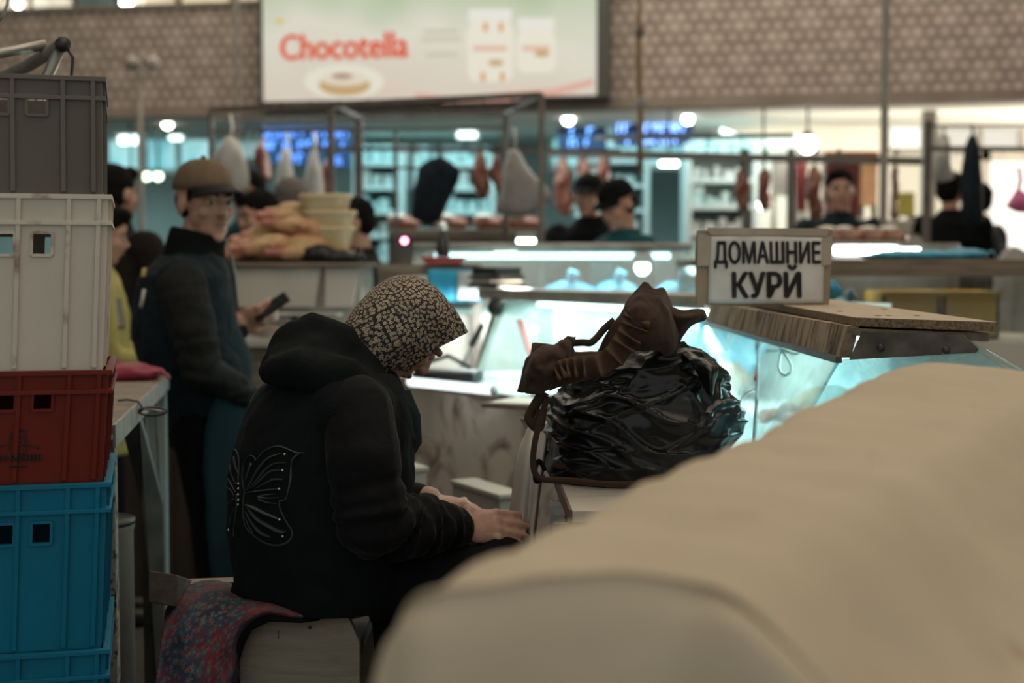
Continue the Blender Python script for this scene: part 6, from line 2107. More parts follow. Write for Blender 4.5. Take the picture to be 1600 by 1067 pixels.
def scarf_mat():
    m = bpy.data.materials.new('flowered_scarf')
    m.use_nodes = True
    nt = m.node_tree
    b = nt.nodes['Principled BSDF']
    b.inputs['Roughness'].default_value = 0.8
    uv = nt.nodes.new('ShaderNodeUVMap')
    uv.uv_map = 'UVMap'
    ln = nt.links.new

    def mth(op, a, b_=None, c_=None):
        n = nt.nodes.new('ShaderNodeMath')
        n.operation = op
        for i, q in enumerate((a, b_, c_)):
            if q is None:
                continue
            if isinstance(q, (int, float)):
                n.inputs[i].default_value = q
            else:
                ln(q, n.inputs[i])
        return n.outputs[0]

    def flowers(scale, off, rnd, r0, petal, hole):
        mp = nt.nodes.new('ShaderNodeMapping')
        mp.inputs['Scale'].default_value = (scale, scale, scale)
        mp.inputs['Location'].default_value = (off, off * 0.7, 0)
        ln(uv.outputs[0], mp.inputs[0])
        vo = nt.nodes.new('ShaderNodeTexVoronoi')
        vo.voronoi_dimensions = '2D'
        vo.inputs['Scale'].default_value = 1
        vo.inputs['Randomness'].default_value = rnd
        ln(mp.outputs[0], vo.inputs['Vector'])
        sb = nt.nodes.new('ShaderNodeVectorMath')
        sb.operation = 'SUBTRACT'
        ln(mp.outputs[0], sb.inputs[0])
        ln(vo.outputs['Position'], sb.inputs[1])
        sp = nt.nodes.new('ShaderNodeSeparateXYZ')
        ln(sb.outputs[0], sp.inputs[0])
        ang = mth('ARCTAN2', sp.outputs[1], sp.outputs[0])
        rad = mth('ADD', mth('MULTIPLY', mth('COSINE', mth('MULTIPLY', ang, 5.0)), petal), r0)
        inn = mth('LESS_THAN', vo.outputs['Distance'], rad)
        cen = mth('GREATER_THAN', vo.outputs['Distance'], hole)
        return mth('MULTIPLY', inn, cen), vo, mth('LESS_THAN', vo.outputs['Distance'], hole * 0.55)
    f1, v1, c1 = flowers(112, 0.0, 0.75, 0.36, 0.03, 0.16)
    f2, v2, c2 = flowers(150, 3.3, 1.0, 0.20, 0.08, 0.0)
    tot = mth('MAXIMUM', f1, mth('MULTIPLY', f2, 0.5))
    tot = mth('MAXIMUM', tot, mth('MULTIPLY', c1, 0.7))
    mx = nt.nodes.new('ShaderNodeMix')
    mx.data_type = 'RGBA'
    ln(tot, mx.inputs['Factor'])
    mx.inputs['A'].default_value = (0.012, 0.012, 0.012, 1)
    hs = nt.nodes.new('ShaderNodeMix')
    hs.data_type = 'RGBA'
    ln(v1.outputs['Color'], hs.inputs['Factor'])
    hs.inputs['A'].default_value = (0.42, 0.31, 0.19, 1)
    hs.inputs['B'].default_value = (0.48, 0.37, 0.285, 1)
    ln(hs.outputs['Result'], mx.inputs['B'])
    ln(mx.outputs['Result'], b.inputs['Base Color'])
    n2 = nt.nodes.new('ShaderNodeTexNoise')
    n2.inputs['Scale'].default_value = 45
    ln(uv.outputs[0], n2.inputs['Vector'])
    bp = nt.nodes.new('ShaderNodeBump')
    bp.inputs['Strength'].default_value = 0.3
    bp.inputs['Distance'].default_value = 0.01
    ln(n2.outputs['Fac'], bp.inputs['Height'])
    ln(bp.outputs[0], b.inputs['Normal'])
    return m


sc.build('headscarf', scarf_mat(), lady, fixn=True, solid=0.0018)

# hooded jacket
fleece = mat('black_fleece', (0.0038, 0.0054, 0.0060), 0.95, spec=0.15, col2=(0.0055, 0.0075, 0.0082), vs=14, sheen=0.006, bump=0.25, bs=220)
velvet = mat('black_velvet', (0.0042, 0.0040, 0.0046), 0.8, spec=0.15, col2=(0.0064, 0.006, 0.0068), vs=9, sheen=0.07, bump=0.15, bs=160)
ho = MB()
htr = [(948, 498, .150, .195), (905, 498, .160, .215), (850, 499, .170, .22), (800, 500, .175, .22), (740, 504, .176, .215), (690, 507, .168, .21), (640, 512, .155, .20), (605, 522, .132, .18), (578, 535, .10, .13)]
ho.loft([ring(Lp(px, py), a, q, lr, lf, 36) for py, px, q, a in htr])
ho.ell(Lp(550, 645, .150), (0.084, 0.084, 0.080))
ho.ell(Lp(470, 650, -.13), (0.08, 0.08, 0.08))
ho.ell(Lp(620, 650, .075), .036).ell(Lp(628, 690, .07), .032).ell(Lp(545, 600, .05), .06)
hd = MB()
hd.limb([Lp(428, 574, -.02), Lp(462, 540, 0), Lp(489, 512, 0), Lp(530, 545, .03), Lp(572, 580, .055), Lp(604, 612, .07)], [.030, .050, .030, .050, .040, .028])
hd.limb([Lp(424, 580, .05), Lp(466, 575, .10), Lp(535, 592, .14), Lp(594, 616, .105)], [.028, .044, .046, .028])
hd.limb([Lp(424, 576, -.06), Lp(480, 560, -.10), Lp(540, 575, -.11)], [.028, .044, .040])
hd.ell(Lp(485, 565, .03), (.085, .085, .060)).ell(Lp(540, 590, .06), (.07, .07, .045))


def hood_fn(p, n):
    return 0.006 * fbm(p, 7) + 0.0035 * fbm(p + V((9, 0, 0)), 22)


hd.build('hood', fleece, lady, remesh=0.008, sm=16, disp=hood_fn)
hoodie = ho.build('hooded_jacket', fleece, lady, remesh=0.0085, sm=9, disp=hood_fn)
sv = MB()
pts = [Lp(558, 642, .172), Lp(568, 720, .220), Lp(580, 808, .225), Lp(628, 822, .185), Lp(676, 821, .14), Lp(712, 823, .115)]
sv.limb(pts, [.067, .069, .070, .064, .053, .039])
ax_ = [(pts[i], pts[i + 1]) for i in range(len(pts) - 1)]


def slv_fn(p, n):
    best, s_, acc = 9, 0, 0
    for a, b_ in ax_:
        v = b_ - a
        L_ = v.length
        t = max(0, min(1, (p - a).dot(v) / (L_ * L_)))
        dd_ = (p - a - v * t).length
        if dd_ < best:
            best, s_ = dd_, acc + t * L_
        acc += L_
    k = max(0, min(1, (s_ - 0.10) / 0.10)) * max(0.0, min(1, (acc - s_) / 0.04))
    w1 = math.sin(s_ * 170 + 2.0 * fbm(p, 7) + 3.0 * n.z)
    w2 = math.sin(s_ * 83 + 2.5 * fbm(p + V((4, 4, 4)), 6) - 2.5 * n.z)
    return k * (0.0042 * w1 * abs(w1) + 0.0050 * w2) + 0.004 * fbm(p, 12)


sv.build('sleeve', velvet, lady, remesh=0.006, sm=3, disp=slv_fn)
MB().limb([ls_, le_, lw_ - (lw_ - le_).normalized() * 0.03], [0.085, 0.07, 0.045]).build('sleeve', velvet, lady, remesh=0.01, sm=3)
cu = (pts[-1] - pts[-2]).normalized()
MB().tube([pts[-1] - cu * 0.012, pts[-1] + cu * 0.010], [0.041, 0.039], 20).build('cuff', fleece, lady, bevel=0.004)
zp = MB().tube([Lp(632, 612, .05), Lp(645, 650, .05), Lp(647, 690, .045), Lp(636, 715, .05)], [.012, .016, .016, .010], 12)
zp.build('hood_edge', mat('dark_teal_lining', (0.005, 0.022, 0.026), 0.9), lady)
sk = MB()
sk.loft([ring(Lp(498, 940), .20, .165, lr, lf), ring(Lp(498, 905), .205, .16, lr, lf)])
for q in (-1, 1):
    hp_ = Lp(500, 920, q * 0.09)
    hp_.z = SZ + 0.050
    kn = hp_ + lf * 0.36 + lr * q * 0.03
    an = kn + lf * 0.0 - Uz * 0.38
    sk.limb([hp_, kn, an], [0.092, 0.080, 0.09])
    kn2 = hp_ + lf * 0.25
    sh = MB().limb([an - Uz * 0.115 - lf * 0.04, an - Uz * 0.115 + lf * 0.03, an - Uz * 0.12 + lf * 0.13], [0.048, 0.048, 0.038])
    sh.build('shoe', M['black'], lady, remesh=0.012, sm=1)
    footz = (an - Uz * 0.115).z - 0.048
hp_ = Lp(500, 920, 0)
hp_.z = SZ + 0.045
sk.limb([hp_, hp_ + lf * 0.33, hp_ + lf * 0.34 - Uz * 0.34], [0.095, 0.083, 0.10])
sk.limb([Lp(545, 950, .06), Lp(590, 985, .04), Lp(605, 1060, .03)], [0.08, 0.085, 0.08])
skirt = sk.build('skirt', M['blackcloth'], lady, remesh=0.012, sm=4, disp=lambda p, n: 0.008 * fbm(p, 8))
zs_ = at(0, 962, 2.60).z + 0.003
for ob in (skirt, hoodie):
    og = ORG[ob.name]
    for v in ob.data.vertices:
        p = v.co + og
        if p.x < -0.262 and p.z < zs_:
            v.co.z = zs_ - og.z + 0.15 * (p.z - zs_) * 0
# butterfly stitched on the back
hbv = surf(hoodie)
emb = mat('grey_stitching', (0.060, 0.062, 0.062), 0.8)
emb2 = mat('dark_grey_stitching', (0.030, 0.036, 0.037), 0.85)


def cr(x, y):
    return (340 + x / 5.62, 680 + y / 5.62)


def stitch(line, w, m, name='stitching', n=18):
    p2 = spline([V((a, b_, 0)) for a, b_ in line], n)
    q_ = []
    for p in p2:
        h = onto(hbv, *cr(p.x, p.y), off=0.0012)
        if h is not None:
            q_.append(h)
    if len(q_) < 3:
        return None
    if not hasattr(w, '__len__'):
        ws = [w] * len(q_)
    else:
        ws = [interp([i / (len(w) - 1) for i in range(len(w))], w, k / (len(q_) - 1)) for k in range(len(q_))]
    mb = MB()
    mb.tube(q_, ws, 8, flat=0.45)
    return mb.build(name, m, lady)


T1, T2 = 0.0016, 0.0022
stitch([(340, 225), (400, 150), (480, 105), (560, 100), (640, 130), (700, 152), (765, 155)], [T1, T1 * 1.2, T1 * 1.4, T1 * 1.2, T1], emb, 'wing_outline', 30)
stitch([(720, 158), (670, 200), (650, 250), (645, 380), (620, 500), (600, 560), (550, 575)], [T2 * 1.6, T2 * 1.6, T1, T2 * 2, T1 * 1.3, T1, T2 * 1.5], emb, 'wing_outline', 30)
stitch([(548, 575), (550, 640), (600, 750), (650, 830), (655, 890), (600, 950), (500, 965), (400, 935), (300, 860), (245, 790), (228, 680), (232, 560), (240, 500)], T1, emb2, 'wing_outline', 44)
stitch([(340, 225), (325, 190), (290, 178), (250, 210), (230, 280), (222, 380), (240, 500)], T1, emb2, 'wing_outline', 26)
for ln_, ww_ in (([(250, 500), (290, 430), (370, 290), (450, 200), (560, 160)], (.0012, .004, .006, .005, .002)), ([(270, 480), (350, 400), (420, 310), (500, 250), (600, 240)], (.0012, .0045, .005, .003, .0015)), ([(300, 470), (390, 390), (470, 320), (560, 305)], (.0012, .005, .005, .002)), ([(330, 470), (430, 420), (500, 390), (570, 390)], (.001, .004, .005, .003)), ([(260, 505), (350, 490), (430, 480), (530, 470)], (.0015, .003, .0035, .001)), ([(360, 530), (440, 520), (510, 515)], (.001, .003, .001)), ([(370, 540), (430, 550), (540, 548)], (.005, .003, .001)), ([(370, 560), (440, 590), (520, 600)], (.004, .002, .001)), ([(250, 610), (330, 640), (430, 690), (540, 735)], (.003, .006, .005, .003)), ([(260, 630), (350, 730), (460, 800), (560, 850), (600, 845)], (.002, .006, .006, .005, .002)), ([(250, 670), (300, 760), (380, 850), (470, 895)], (.0015, .003, .005, .003)), ([(245, 720), (280, 800), (320, 860)], (.001, .0025, .0015)), ([(250, 400), (275, 320), (300, 250)], (.001, .004, .006)), ([(190, 350), (165, 280), (148, 190)], (.001, .003, .0025)), ([(160, 500), (125, 430), (95, 380)], (.001, .002, .0012)), ([(150, 530), (120, 480), (90, 460)], (.001, .002, .0015)), ([(145, 560), (120, 590), (95, 610)], (.003, .004, .002)), ([(155, 640), (125, 720), (110, 800)], (.001, .003, .0012)), ([(165, 660), (155, 760), (140, 840)], (.001, .002, .0012))):
    stitch(ln_, list(ww_), emb2 if random.random() < 0.6 else emb, 'wing_stripe')
stitch([(185, 400), (190, 200), (150, 120), (115, 170), (115, 300), (160, 430)], T1, emb2, 'wing_outline', 26)
stitch([(170, 520), (168, 640), (150, 780), (145, 890)], T1, emb2, 'wing_outline', 18)
bead = mat('rhinestone', (0.75, 0.66, 0.55), 0.1, 0.6)
for x, y in ((592, 168), (572, 308), (542, 470), (546, 740), (573, 886), (186, 425), (186, 468), (185, 520), (186, 568), (184, 608), (77, 466), (76, 660), (101, 830), (90, 284)):
    h = onto(hbv, *cr(x, y), off=0.001)
    if h is not None:
        MB().ell(h, 0.0024, seg=8, rings=6).build('rhinestone', bead, lady)
# black cap in her hands
o = thing('black_hat', 'soft black hat lying on the lap under the old woman\'s hand', 'hat', Lp(775, 838, .02))
hcen = Lp(768, 852, .03)
MB().sheet([[Lp(690, 815, -.06), Lp(735, 800, -.05), Lp(780, 805, -.05), Lp(822, 832, -.04)], [Lp(700, 845, 0), Lp(740, 838, 0), Lp(790, 838, 0), Lp(826, 850, 0)], [Lp(710, 880, .08), Lp(750, 884, .09), Lp(790, 882, .09), Lp(815, 880, .08)], [Lp(710, 896, .10), Lp(750, 900, .11), Lp(790, 900, .11), Lp(812, 896, .10)]], 20, 16, lambda p, u, v: p + V((0, 0, 0.004 * fbm(p, 18)))).build('crown', M['blackcloth'], o, solid=0.012)
MB().tube([Lp(735, 800, -.05), Lp(780, 804, -.05), Lp(824, 833, -.04), Lp(828, 846, 0)], 0.006, 8).build('hem', M['black'], o)

# ---------------- bench, cloth and footboard under her
bn = thing('wooden_bench', 'wooden bench with a pale plywood end under the seated woman', 'bench', (-0.42, 2.85, 0))
plyw = mat('pale_plywood', (0.24, 0.20, 0.15), 0.6, col2=(0.19, 0.155, 0.115), vs=5, stretch=(1.5, 1, 9), bump=0.08, bs=30, dist=1.0)
yb = 2.60


def bp(px, py):
    return at(px, py, yb)


pe_ = [bp(372, 970), bp(392, 962), bp(543, 961), bp(562, 1004), bp(562, 1060)]
pe_ = [V((p.x, yb, p.z)) for p in pe_] + [V((bp(562, 0).x, yb, 0.0)), V((bp(372, 0).x, yb, 0.0))]
zt_ = pe_[1].z
MB().prism(pe_, (0, 0.022, 0)).build('end_panel', plyw, bn, smooth=False, bevel=0.002)
MB().prism([p + V((0, 0.62, 0)) for p in pe_], (0, 0.022, 0)).build('end_panel', plyw, bn, smooth=False)
x0, x1 = bp(372, 0).x, bp(545, 0).x
MB().box((x0, yb + 0.023, SZ - 0.10), (x1, yb + 0.62, SZ - 0.07)).build('seat_plank', M['wood'], bn, smooth=False)
MB().box((x0 - 0.0, yb + 0.023, 0.30), (x0 + 0.02, yb + 0.62, 0.36)).build('stretcher', M['wood'], bn, smooth=False)
for px, py in ((484, 980),):
    MB().ell(bp(px, py) + V((0, -0.001, 0)), (0.0035, 0.0015, 0.0035), seg=10, rings=6).build('nail_hole', M['black'], bn)
MB().box((bp(426.5, 0).x - 0.0007, yb - 0.0008, bp(0, 998).z), (bp(426.5, 0).x + 0.0007, yb, bp(0, 984).z)).build('scratch', M['black'], bn, smooth=False)
bw = mat('old_beam', (0.135, 0.098, 0.072), 0.8, col2=(0.075, 0.052, 0.038), vs=5, stretch=(6, 2, 6), bump=0.2, bs=30)
bm_ = thing('wooden_beam', 'short thick wooden beam sticking out behind the bench cloth', 'beam', at(255, 920, 2.75))
ba, bb_ = at(253, 916, 2.76), at(318, 953, 3.02)
MB().prism([at(232, 891, 2.74), at(276, 898, 2.74), at(276, 948, 2.74), at(232, 941, 2.74)], at(318, 910, 3.15) - at(276, 896, 2.74)).build('timber', bw, bm_, smooth=False, bevel=0.002)
MB().bar(at(288, 913, 2.95), at(384, 909, 3.0), 0.05, 0.012).build('lath', mat('lath_wood', (0.24, 0.165, 0.115), 0.7), bm_, smooth=False)


def flower_mat():
    m = bpy.data.materials.new('flowered_cloth')
    m.use_nodes = True
    nt = m.node_tree
    b = nt.nodes['Principled BSDF']
    b.inputs['Roughness'].default_value = 0.85
    ln = nt.links.new
    uv = nt.nodes.new('ShaderNodeUVMap')
    uv.uv_map = 'UVMap'
    no = nt.nodes.new('ShaderNodeTexNoise')
    no.inputs['Scale'].default_value = 9
    no.inputs['Detail'].default_value = 3
    ln(uv.outputs[0], no.inputs['Vector'])
    r = nt.nodes.new('ShaderNodeValToRGB')
    e = r.color_ramp.elements
    e[0].position = 0.36
    e[0].color = (0.008, 0.012, 0.024, 1)
    e[1].position = 0.56
    e[1].color = (0.13, 0.010, 0.020, 1)
    q = e.new(0.46)
    q.color = (0.018, 0.032, 0.055, 1)
    q = e.new(0.70)
    q.color = (0.15, 0.05, 0.05, 1)
    ln(no.outputs['Fac'], r.inputs[0])

    def mth(op, a, b_=None):
        n = nt.nodes.new('ShaderNodeMath')
        n.operation = op
        for i, q in enumerate((a, b_)):
            if q is None:
                continue
            if isinstance(q, (int, float)):
                n.inputs[i].default_value = q
            else:
                ln(q, n.inputs[i])
        return n.outputs[0]
    prev = r.outputs[0]
    for sc_, off, c, k5, r0, pt in ((46, 0, (0.012, 0.075, 0.095, 1), 6, .26, .12), (62, 5, (0.15, 0.055, 0.050, 1), 5, .24, .14), (46, 0, (0.14, 0.10, 0.08, 1), 1, .09, 0)):
        mp = nt.nodes.new('ShaderNodeMapping')
        mp.inputs['Scale'].default_value = (sc_, sc_, sc_)
        mp.inputs['Location'].default_value = (off, off * .6, 0)
        ln(uv.outputs[0], mp.inputs[0])
        vo = nt.nodes.new('ShaderNodeTexVoronoi')
        vo.voronoi_dimensions = '2D'
        vo.inputs['Scale'].default_value = 1
        ln(mp.outputs[0], vo.inputs['Vector'])
        sb = nt.nodes.new('ShaderNodeVectorMath')
        sb.operation = 'SUBTRACT'
        ln(mp.outputs[0], sb.inputs[0])
        ln(vo.outputs['Position'], sb.inputs[1])
        sp = nt.nodes.new('ShaderNodeSeparateXYZ')
        ln(sb.outputs[0], sp.inputs[0])
        ang = mth('ARCTAN2', sp.outputs[1], sp.outputs[0])
        rad = mth('ADD', mth('MULTIPLY', mth('COSINE', mth('MULTIPLY', ang, float(k5))), pt), r0)
        inn = mth('LESS_THAN', vo.outputs['Distance'], rad)
        if k5 == 6:
            ring_ = mth('MULTIPLY', inn, 1.0)
        mx = nt.nodes.new('ShaderNodeMix')
        mx.data_type = 'RGBA'
        ln(inn, mx.inputs['Factor'])
        ln(prev, mx.inputs['A'])
        mx.inputs['B'].default_value = c
        prev = mx.outputs['Result']
    ln(prev, b.inputs['Base Color'])
    return m


fl = thing('flowered_cloth', 'crumpled red and blue flowered cloth draped over the bench end', 'cloth', (-0.6, 2.75, 0.4))


def fw_(p, u, v):
    k = min(1.0, v * 2)
    return p + V((0.006 * fbm(p, 10), 0.010 * math.sin(u * 15 + 3 * fbm(p, 4)) * k + 0.006 * fbm(p, 14), 0.004 * fbm(p + V((3, 0, 0)), 12)))


MB().sheet([
    [at(270, 935, 2.98), at(300, 914, 2.95), at(350, 909, 2.92), at(400, 930, 2.88), at(455, 938, 2.84), at(512, 962, 2.80)],
    [at(262, 955, 2.84), at(296, 925, 2.82), at(345, 918, 2.80), at(395, 934, 2.74), at(450, 942, 2.72), at(506, 963, 2.70)],
    [at(256, 990, 2.66), at(290, 966, 2.62), at(335, 950, 2.60), at(385, 948, 2.58), at(440, 950, 2.58), at(500, 965, 2.59)],
    [at(248, 1040, 2.60), at(285, 1030, 2.56), at(325, 1010, 2.55), at(362, 990, 2.555), at(400, 966, 2.57), at(470, 968, 2.58)],
    [at(238, 1110, 2.58), at(278, 1105, 2.54), at(318, 1090, 2.53), at(352, 1050, 2.55), at(370, 1010, 2.56), at(384, 978, 2.575)],
    [at(228, 1200, 2.57), at(268, 1200, 2.53), at(310, 1200, 2.52), at(345, 1160, 2.54), at(360, 1110, 2.56), at(364, 1075, 2.575)]], 60, 60, fw_, (0.30, 0.42)).build('drape', flower_mat(), fl, solid=0.005)
MB().tube([at(500, 967, 2.575), at(470, 970, 2.57), at(420, 966, 2.565), at(388, 978, 2.57), at(374, 1000, 2.565), at(366, 1040, 2.57), at(364, 1075, 2.57)], [.003, .004, .006, .010, .012, .006, .005], 8).build('hem', M['blackcloth'], fl)
fb = thing('footboard', 'low wooden footboard under the seated woman\'s shoes', 'board', (0, 3.1, 0))
fc = Lp(500, 920, 0) + lf * 0.30
fzz = footz
for k in range(4):
    c = V((fc.x, fc.y, fzz - 0.0125)) + lf * (k - 1.5) * 0.105
    MB().obox(c, (0.10, 0.42, 0.022), Rz(LY)).build('plank', M['wood'], fb, smooth=False)
for q in (-1, 1):
    c = V((fc.x, fc.y, (fzz - 0.024) / 2)) + lr * q * 0.17
    MB().obox(c, (0.40, 0.05, fzz - 0.024), Rz(LY)).build('block', M['wood'], fb, smooth=False)
# ---------------- low table with the black bag
lt = thing('low_case', 'low case with a cream board top carrying the black bag', 'table', (0.27, 2.75, 0))
LZ = 1.0
xa, xb = 0.092, 0.46
MB().box((xa + 0.012, 2.45, 0.0), (xb, 3.22, LZ - 0.022)).build('body', mat('brown_wrapped_side', (0.20, 0.145, 0.085), 0.25, col2=(0.40, 0.32, 0.21), vs=7, stretch=(1, 3, 0.6), bump=0.4, bs=25), lt, smooth=False)
MB().prism([(0.104, 2.425, LZ - 0.02), (xb, 2.425, LZ - 0.02), (xb, 3.24, LZ - 0.02), (0.080, 3.24, LZ - 0.02)], (0, 0, 0.019)).build('top_board', mat('cream_board', (0.62, 0.56, 0.48), 0.4, col2=(0.56, 0.50, 0.43), vs=14, stretch=(1, 5, 1)), lt, smooth=False)
MB().bar((0.101, 2.425, LZ - 0.012), (0.077, 3.24, LZ - 0.012), 0.005, 0.026).build('edge_band', mat('edge_band', (0.14, 0.085, 0.06), 0.5), lt, smooth=False)
for y0, y1 in ((2.47, 2.52), (2.70, 2.74)):
    MB().bar((0.088, y0, LZ - 0.03), (0.10, y1, 0.1), 0.03, 0.012).build('side_rail', M['steel'], lt, smooth=False)
o = thing('white_cloth', 'long white cloth hanging down beside the low case', 'cloth', at(825, 740, 2.86))


def wc(p, u, v):
    return p + V((0.002 * fbm(p, 10), 0.018 * math.sin(u * 13 + 1.5 * v) * (0.4 + 0.6 * v) + 0.006 * fbm(p, 9), 0))


MB().sheet([
    [at(822, 676, 2.92), at(832, 664, 2.90), at(846, 662, 2.88), at(856, 668, 2.86)],
    [at(808, 715, 2.90), at(824, 712, 2.86), at(842, 712, 2.84), at(852, 716, 2.84)],
    [at(800, 780, 2.90), at(818, 780, 2.85), at(834, 780, 2.83), at(842, 780, 2.84)],
    [at(795, 840, 2.90), at(814, 842, 2.85), at(828, 844, 2.83), at(836, 846, 2.84)],
    [at(800, 930, 2.90), at(815, 935, 2.85), at(828, 940, 2.83), at(838, 940, 2.84)]], 30, 40, wc).build('drape', mat('white_drape', (0.55, 0.50, 0.44), 0.8, col2=(0.47, 0.43, 0.38), vs=6), o, solid=0.004)
MB().tube([at(832, 664, 2.90), at(846, 655, 2.92), at(858, 668, 2.86)], 0.005, 8).build('tie', M['paper'], o)
o = thing('white_card', 'small white card standing behind the hanging white cloth', 'card', at(826, 662, 3.05))
MB().prism([at(811, 652, 3.2), at(836, 655, 3.1), at(840, 690, 3.1), at(822, 672, 3.2)], (0, 0.004, 0)).build('card', M['paper'], o, smooth=False)
MB().prism([at(814, 656, 3.185), at(832, 659, 3.11), at(832, 661, 3.11), at(814, 658, 3.185)], (0, 0.002, 0)).build('fold_line', M['pipe'], o, smooth=False)

# black plastic bag
bg = thing('black_bag', 'bulging glossy black plastic bag standing on the low case', 'bag', (0.26, 2.80, LZ))
bagm = mat('black_bag_film', (0.003, 0.0042, 0.0048), 0.30, spec=0.40, bump=0.05, bs=90)
outl_l = [(752, 862), (735, 852), (700, 850), (660, 850), (620, 856), (585, 882), (555, 930), (540, 985), (528, 1030)]
outl_r = [(752, 1060), (735, 1110), (700, 1146), (672, 1166), (655, 1170), (610, 1150), (575, 1128), (552, 1098), (535, 1068)]
mb = MB()
rows = []
NV, NU = 120, 200
for j in range(NV):
    py = 754 + (530 - 754) * j / (NV - 1)
    xl = interp([q[0] for q in outl_l][::-1], [q[1] for q in outl_l][::-1], py)
    xr2 = interp([q[0] for q in outl_r][::-1], [q[1] for q in outl_r][::-1], py)
    c = at((xl + xr2) / 2, py, 2.80)
    hw = (xr2 - xl) / 2 / F * 2.80
    v = j / (NV - 1)
    dp = 0.155 * (1 - 0.9 * max(0, v - 0.45) ** 1.2) * (0.80 + 0.2 * min(1, v * 6))
    rw = []
    for k in range(NU):
        t = 2 * pi * k / NU
        x, y = math.cos(t), math.sin(t)
        p = V((c.x + hw * math.copysign(abs(x) ** 0.85, x), c.y + dp * math.copysign(abs(y) ** 0.85, y), c.z))
        n = V((x, y * 0.9, 0.25)).normalized()
        # long thin creases running round the bag, tilted two ways, over slow bulges
        def crease_(q, sharp):
            return max(0.0, 1 - abs(noise.noise(q)) * sharp) ** 1.5
        w_ = 0.5 * noise.noise(V((p.x * 6, p.y * 6, p.z * 6)))
        r1 = noise.noise(V((t * 1.1, (p.z - LZ) * 9, 3.0)))
        r2 = crease_(V((p.x * 4.5 + p.z * 3, p.y * 4.5, p.z * 21 + 5 * p.x + w_ * 2)), 3.2)
        r3 = crease_(V((p.x * 6 + 7, p.y * 6 - p.z * 4, p.z * 30 - 8 * p.x + w_ * 3)), 4.0)
        r4 = crease_(V((p.x * 15 + p.z * 10, p.y * 15 + 3, p.z * 19 - p.x * 4)), 4.5)
        amp = 0.35 + 0.65 * min(1, v * 5) if v < 0.2 else 1.0
        dd_ = amp * (0.012 * r1 + 0.013 * r2 + 0.008 * r3 + 0.0045 * r4 - 0.014)
        p = p + n * dd_
        p.z = max(p.z, LZ + 0.001)
        rw.append(p)
    rows.append(rw)
mb.loft(rows)
mb.build('film', bagm, bg)
# gathered flap hanging at the upper side
MB().sheet([[at(1060, 548, 2.72), at(1090, 555, 2.70), at(1116, 566, 2.70)], [at(1085, 575, 2.66), at(1108, 575, 2.64), at(1122, 578, 2.66)], [at(1100, 605, 2.655), at(1112, 620, 2.63), at(1116, 600, 2.66)]], 16, 16, lambda p, u, v: p + V((0, 0.008 * fbm(p, 24), 0.004 * fbm(p, 30)))).build('flap', bagm, bg, solid=0.002)

# brown apron with ruffles crumpled on the bag
ap = thing('brown_apron', 'crumpled brown apron with ruffles and straps lying on the black bag', 'apron', at(960, 540, 2.72))
brn = mat('brown_cotton', (0.040, 0.021, 0.014), 0.9, spec=0.2, col2=(0.056, 0.030, 0.020), vs=16, bump=0.15, bs=180, sheen=0.08)


def crease(amp, s):
    def fn(p, u, v):
        r = 1 - abs(noise.noise(V((p.x * s, p.y * s, p.z * s * 0.7)))) * 2
        r2_ = 1 - abs(noise.noise(V((p.x * s * 1.7 + p.z * s, p.y * s, p.z * s * 1.9 - p.x * s)))) * 2
        return p + V((0, -amp * r - amp * 0.55 * r2_, amp * 0.6 * fbm(p, s)))
    return fn


Z = 800 / 1600  # pixels of the enlarged study, five to one


def ca(x, y, d):
    return at(800 + x / 5.0, 430 + y / 5.0, d)


# peak and body
MB().sheet([
    [ca(1020, 52, 2.70), ca(1055, 70, 2.70), ca(1100, 115, 2.70), ca(1170, 112, 2.71), ca(1200, 150, 2.72), ca(1235, 210, 2.73)],
    [ca(960, 130, 2.69), ca(1010, 150, 2.66), ca(1080, 170, 2.66), ca(1150, 185, 2.66), ca(1205, 215, 2.69), ca(1245, 260, 2.72)],
    [ca(900, 215, 2.67), ca(980, 250, 2.62), ca(1060, 290, 2.62), ca(1140, 300, 2.63), ca(1215, 300, 2.66), ca(1265, 330, 2.70)],
    [ca(850, 320, 2.66), ca(960, 370, 2.61), ca(1050, 400, 2.61), ca(1140, 410, 2.62), ca(1230, 420, 2.65), ca(1290, 440, 2.69)],
    [ca(760, 430, 2.66), ca(900, 480, 2.62), ca(1020, 510, 2.61), ca(1130, 520, 2.62), ca(1230, 540, 2.65), ca(1280, 560, 2.69)],
    [ca(660, 600, 2.68), ca(820, 590, 2.64), ca(980, 590, 2.63), ca(1100, 575, 2.64), ca(1200, 600, 2.67), ca(1275, 620, 2.70)]], 46, 40, crease(0.010, 17)).build('body', brn, ap, solid=0.005)
# left bundle
MB().sheet([
    [ca(160, 535, 2.66), ca(250, 540, 2.64), ca(330, 535, 2.64), ca(420, 490, 2.66), ca(490, 480, 2.68)],
    [ca(150, 600, 2.64), ca(240, 590, 2.60), ca(340, 590, 2.60), ca(430, 570, 2.62), ca(480, 560, 2.66)],
    [ca(100, 690, 2.62), ca(190, 640, 2.575), ca(260, 690, 2.57), ca(340, 680, 2.58), ca(480, 640, 2.64)],
    [ca(78, 790, 2.62), ca(150, 740, 2.575), ca(230, 760, 2.56), ca(300, 780, 2.575), ca(420, 720, 2.64)],
    [ca(48, 905, 2.63), ca(130, 915, 2.59), ca(205, 925, 2.58), ca(290, 905, 2.60), ca(400, 840, 2.66)]], 44, 40, crease(0.012, 22)).build('bundle', brn, ap, solid=0.005)
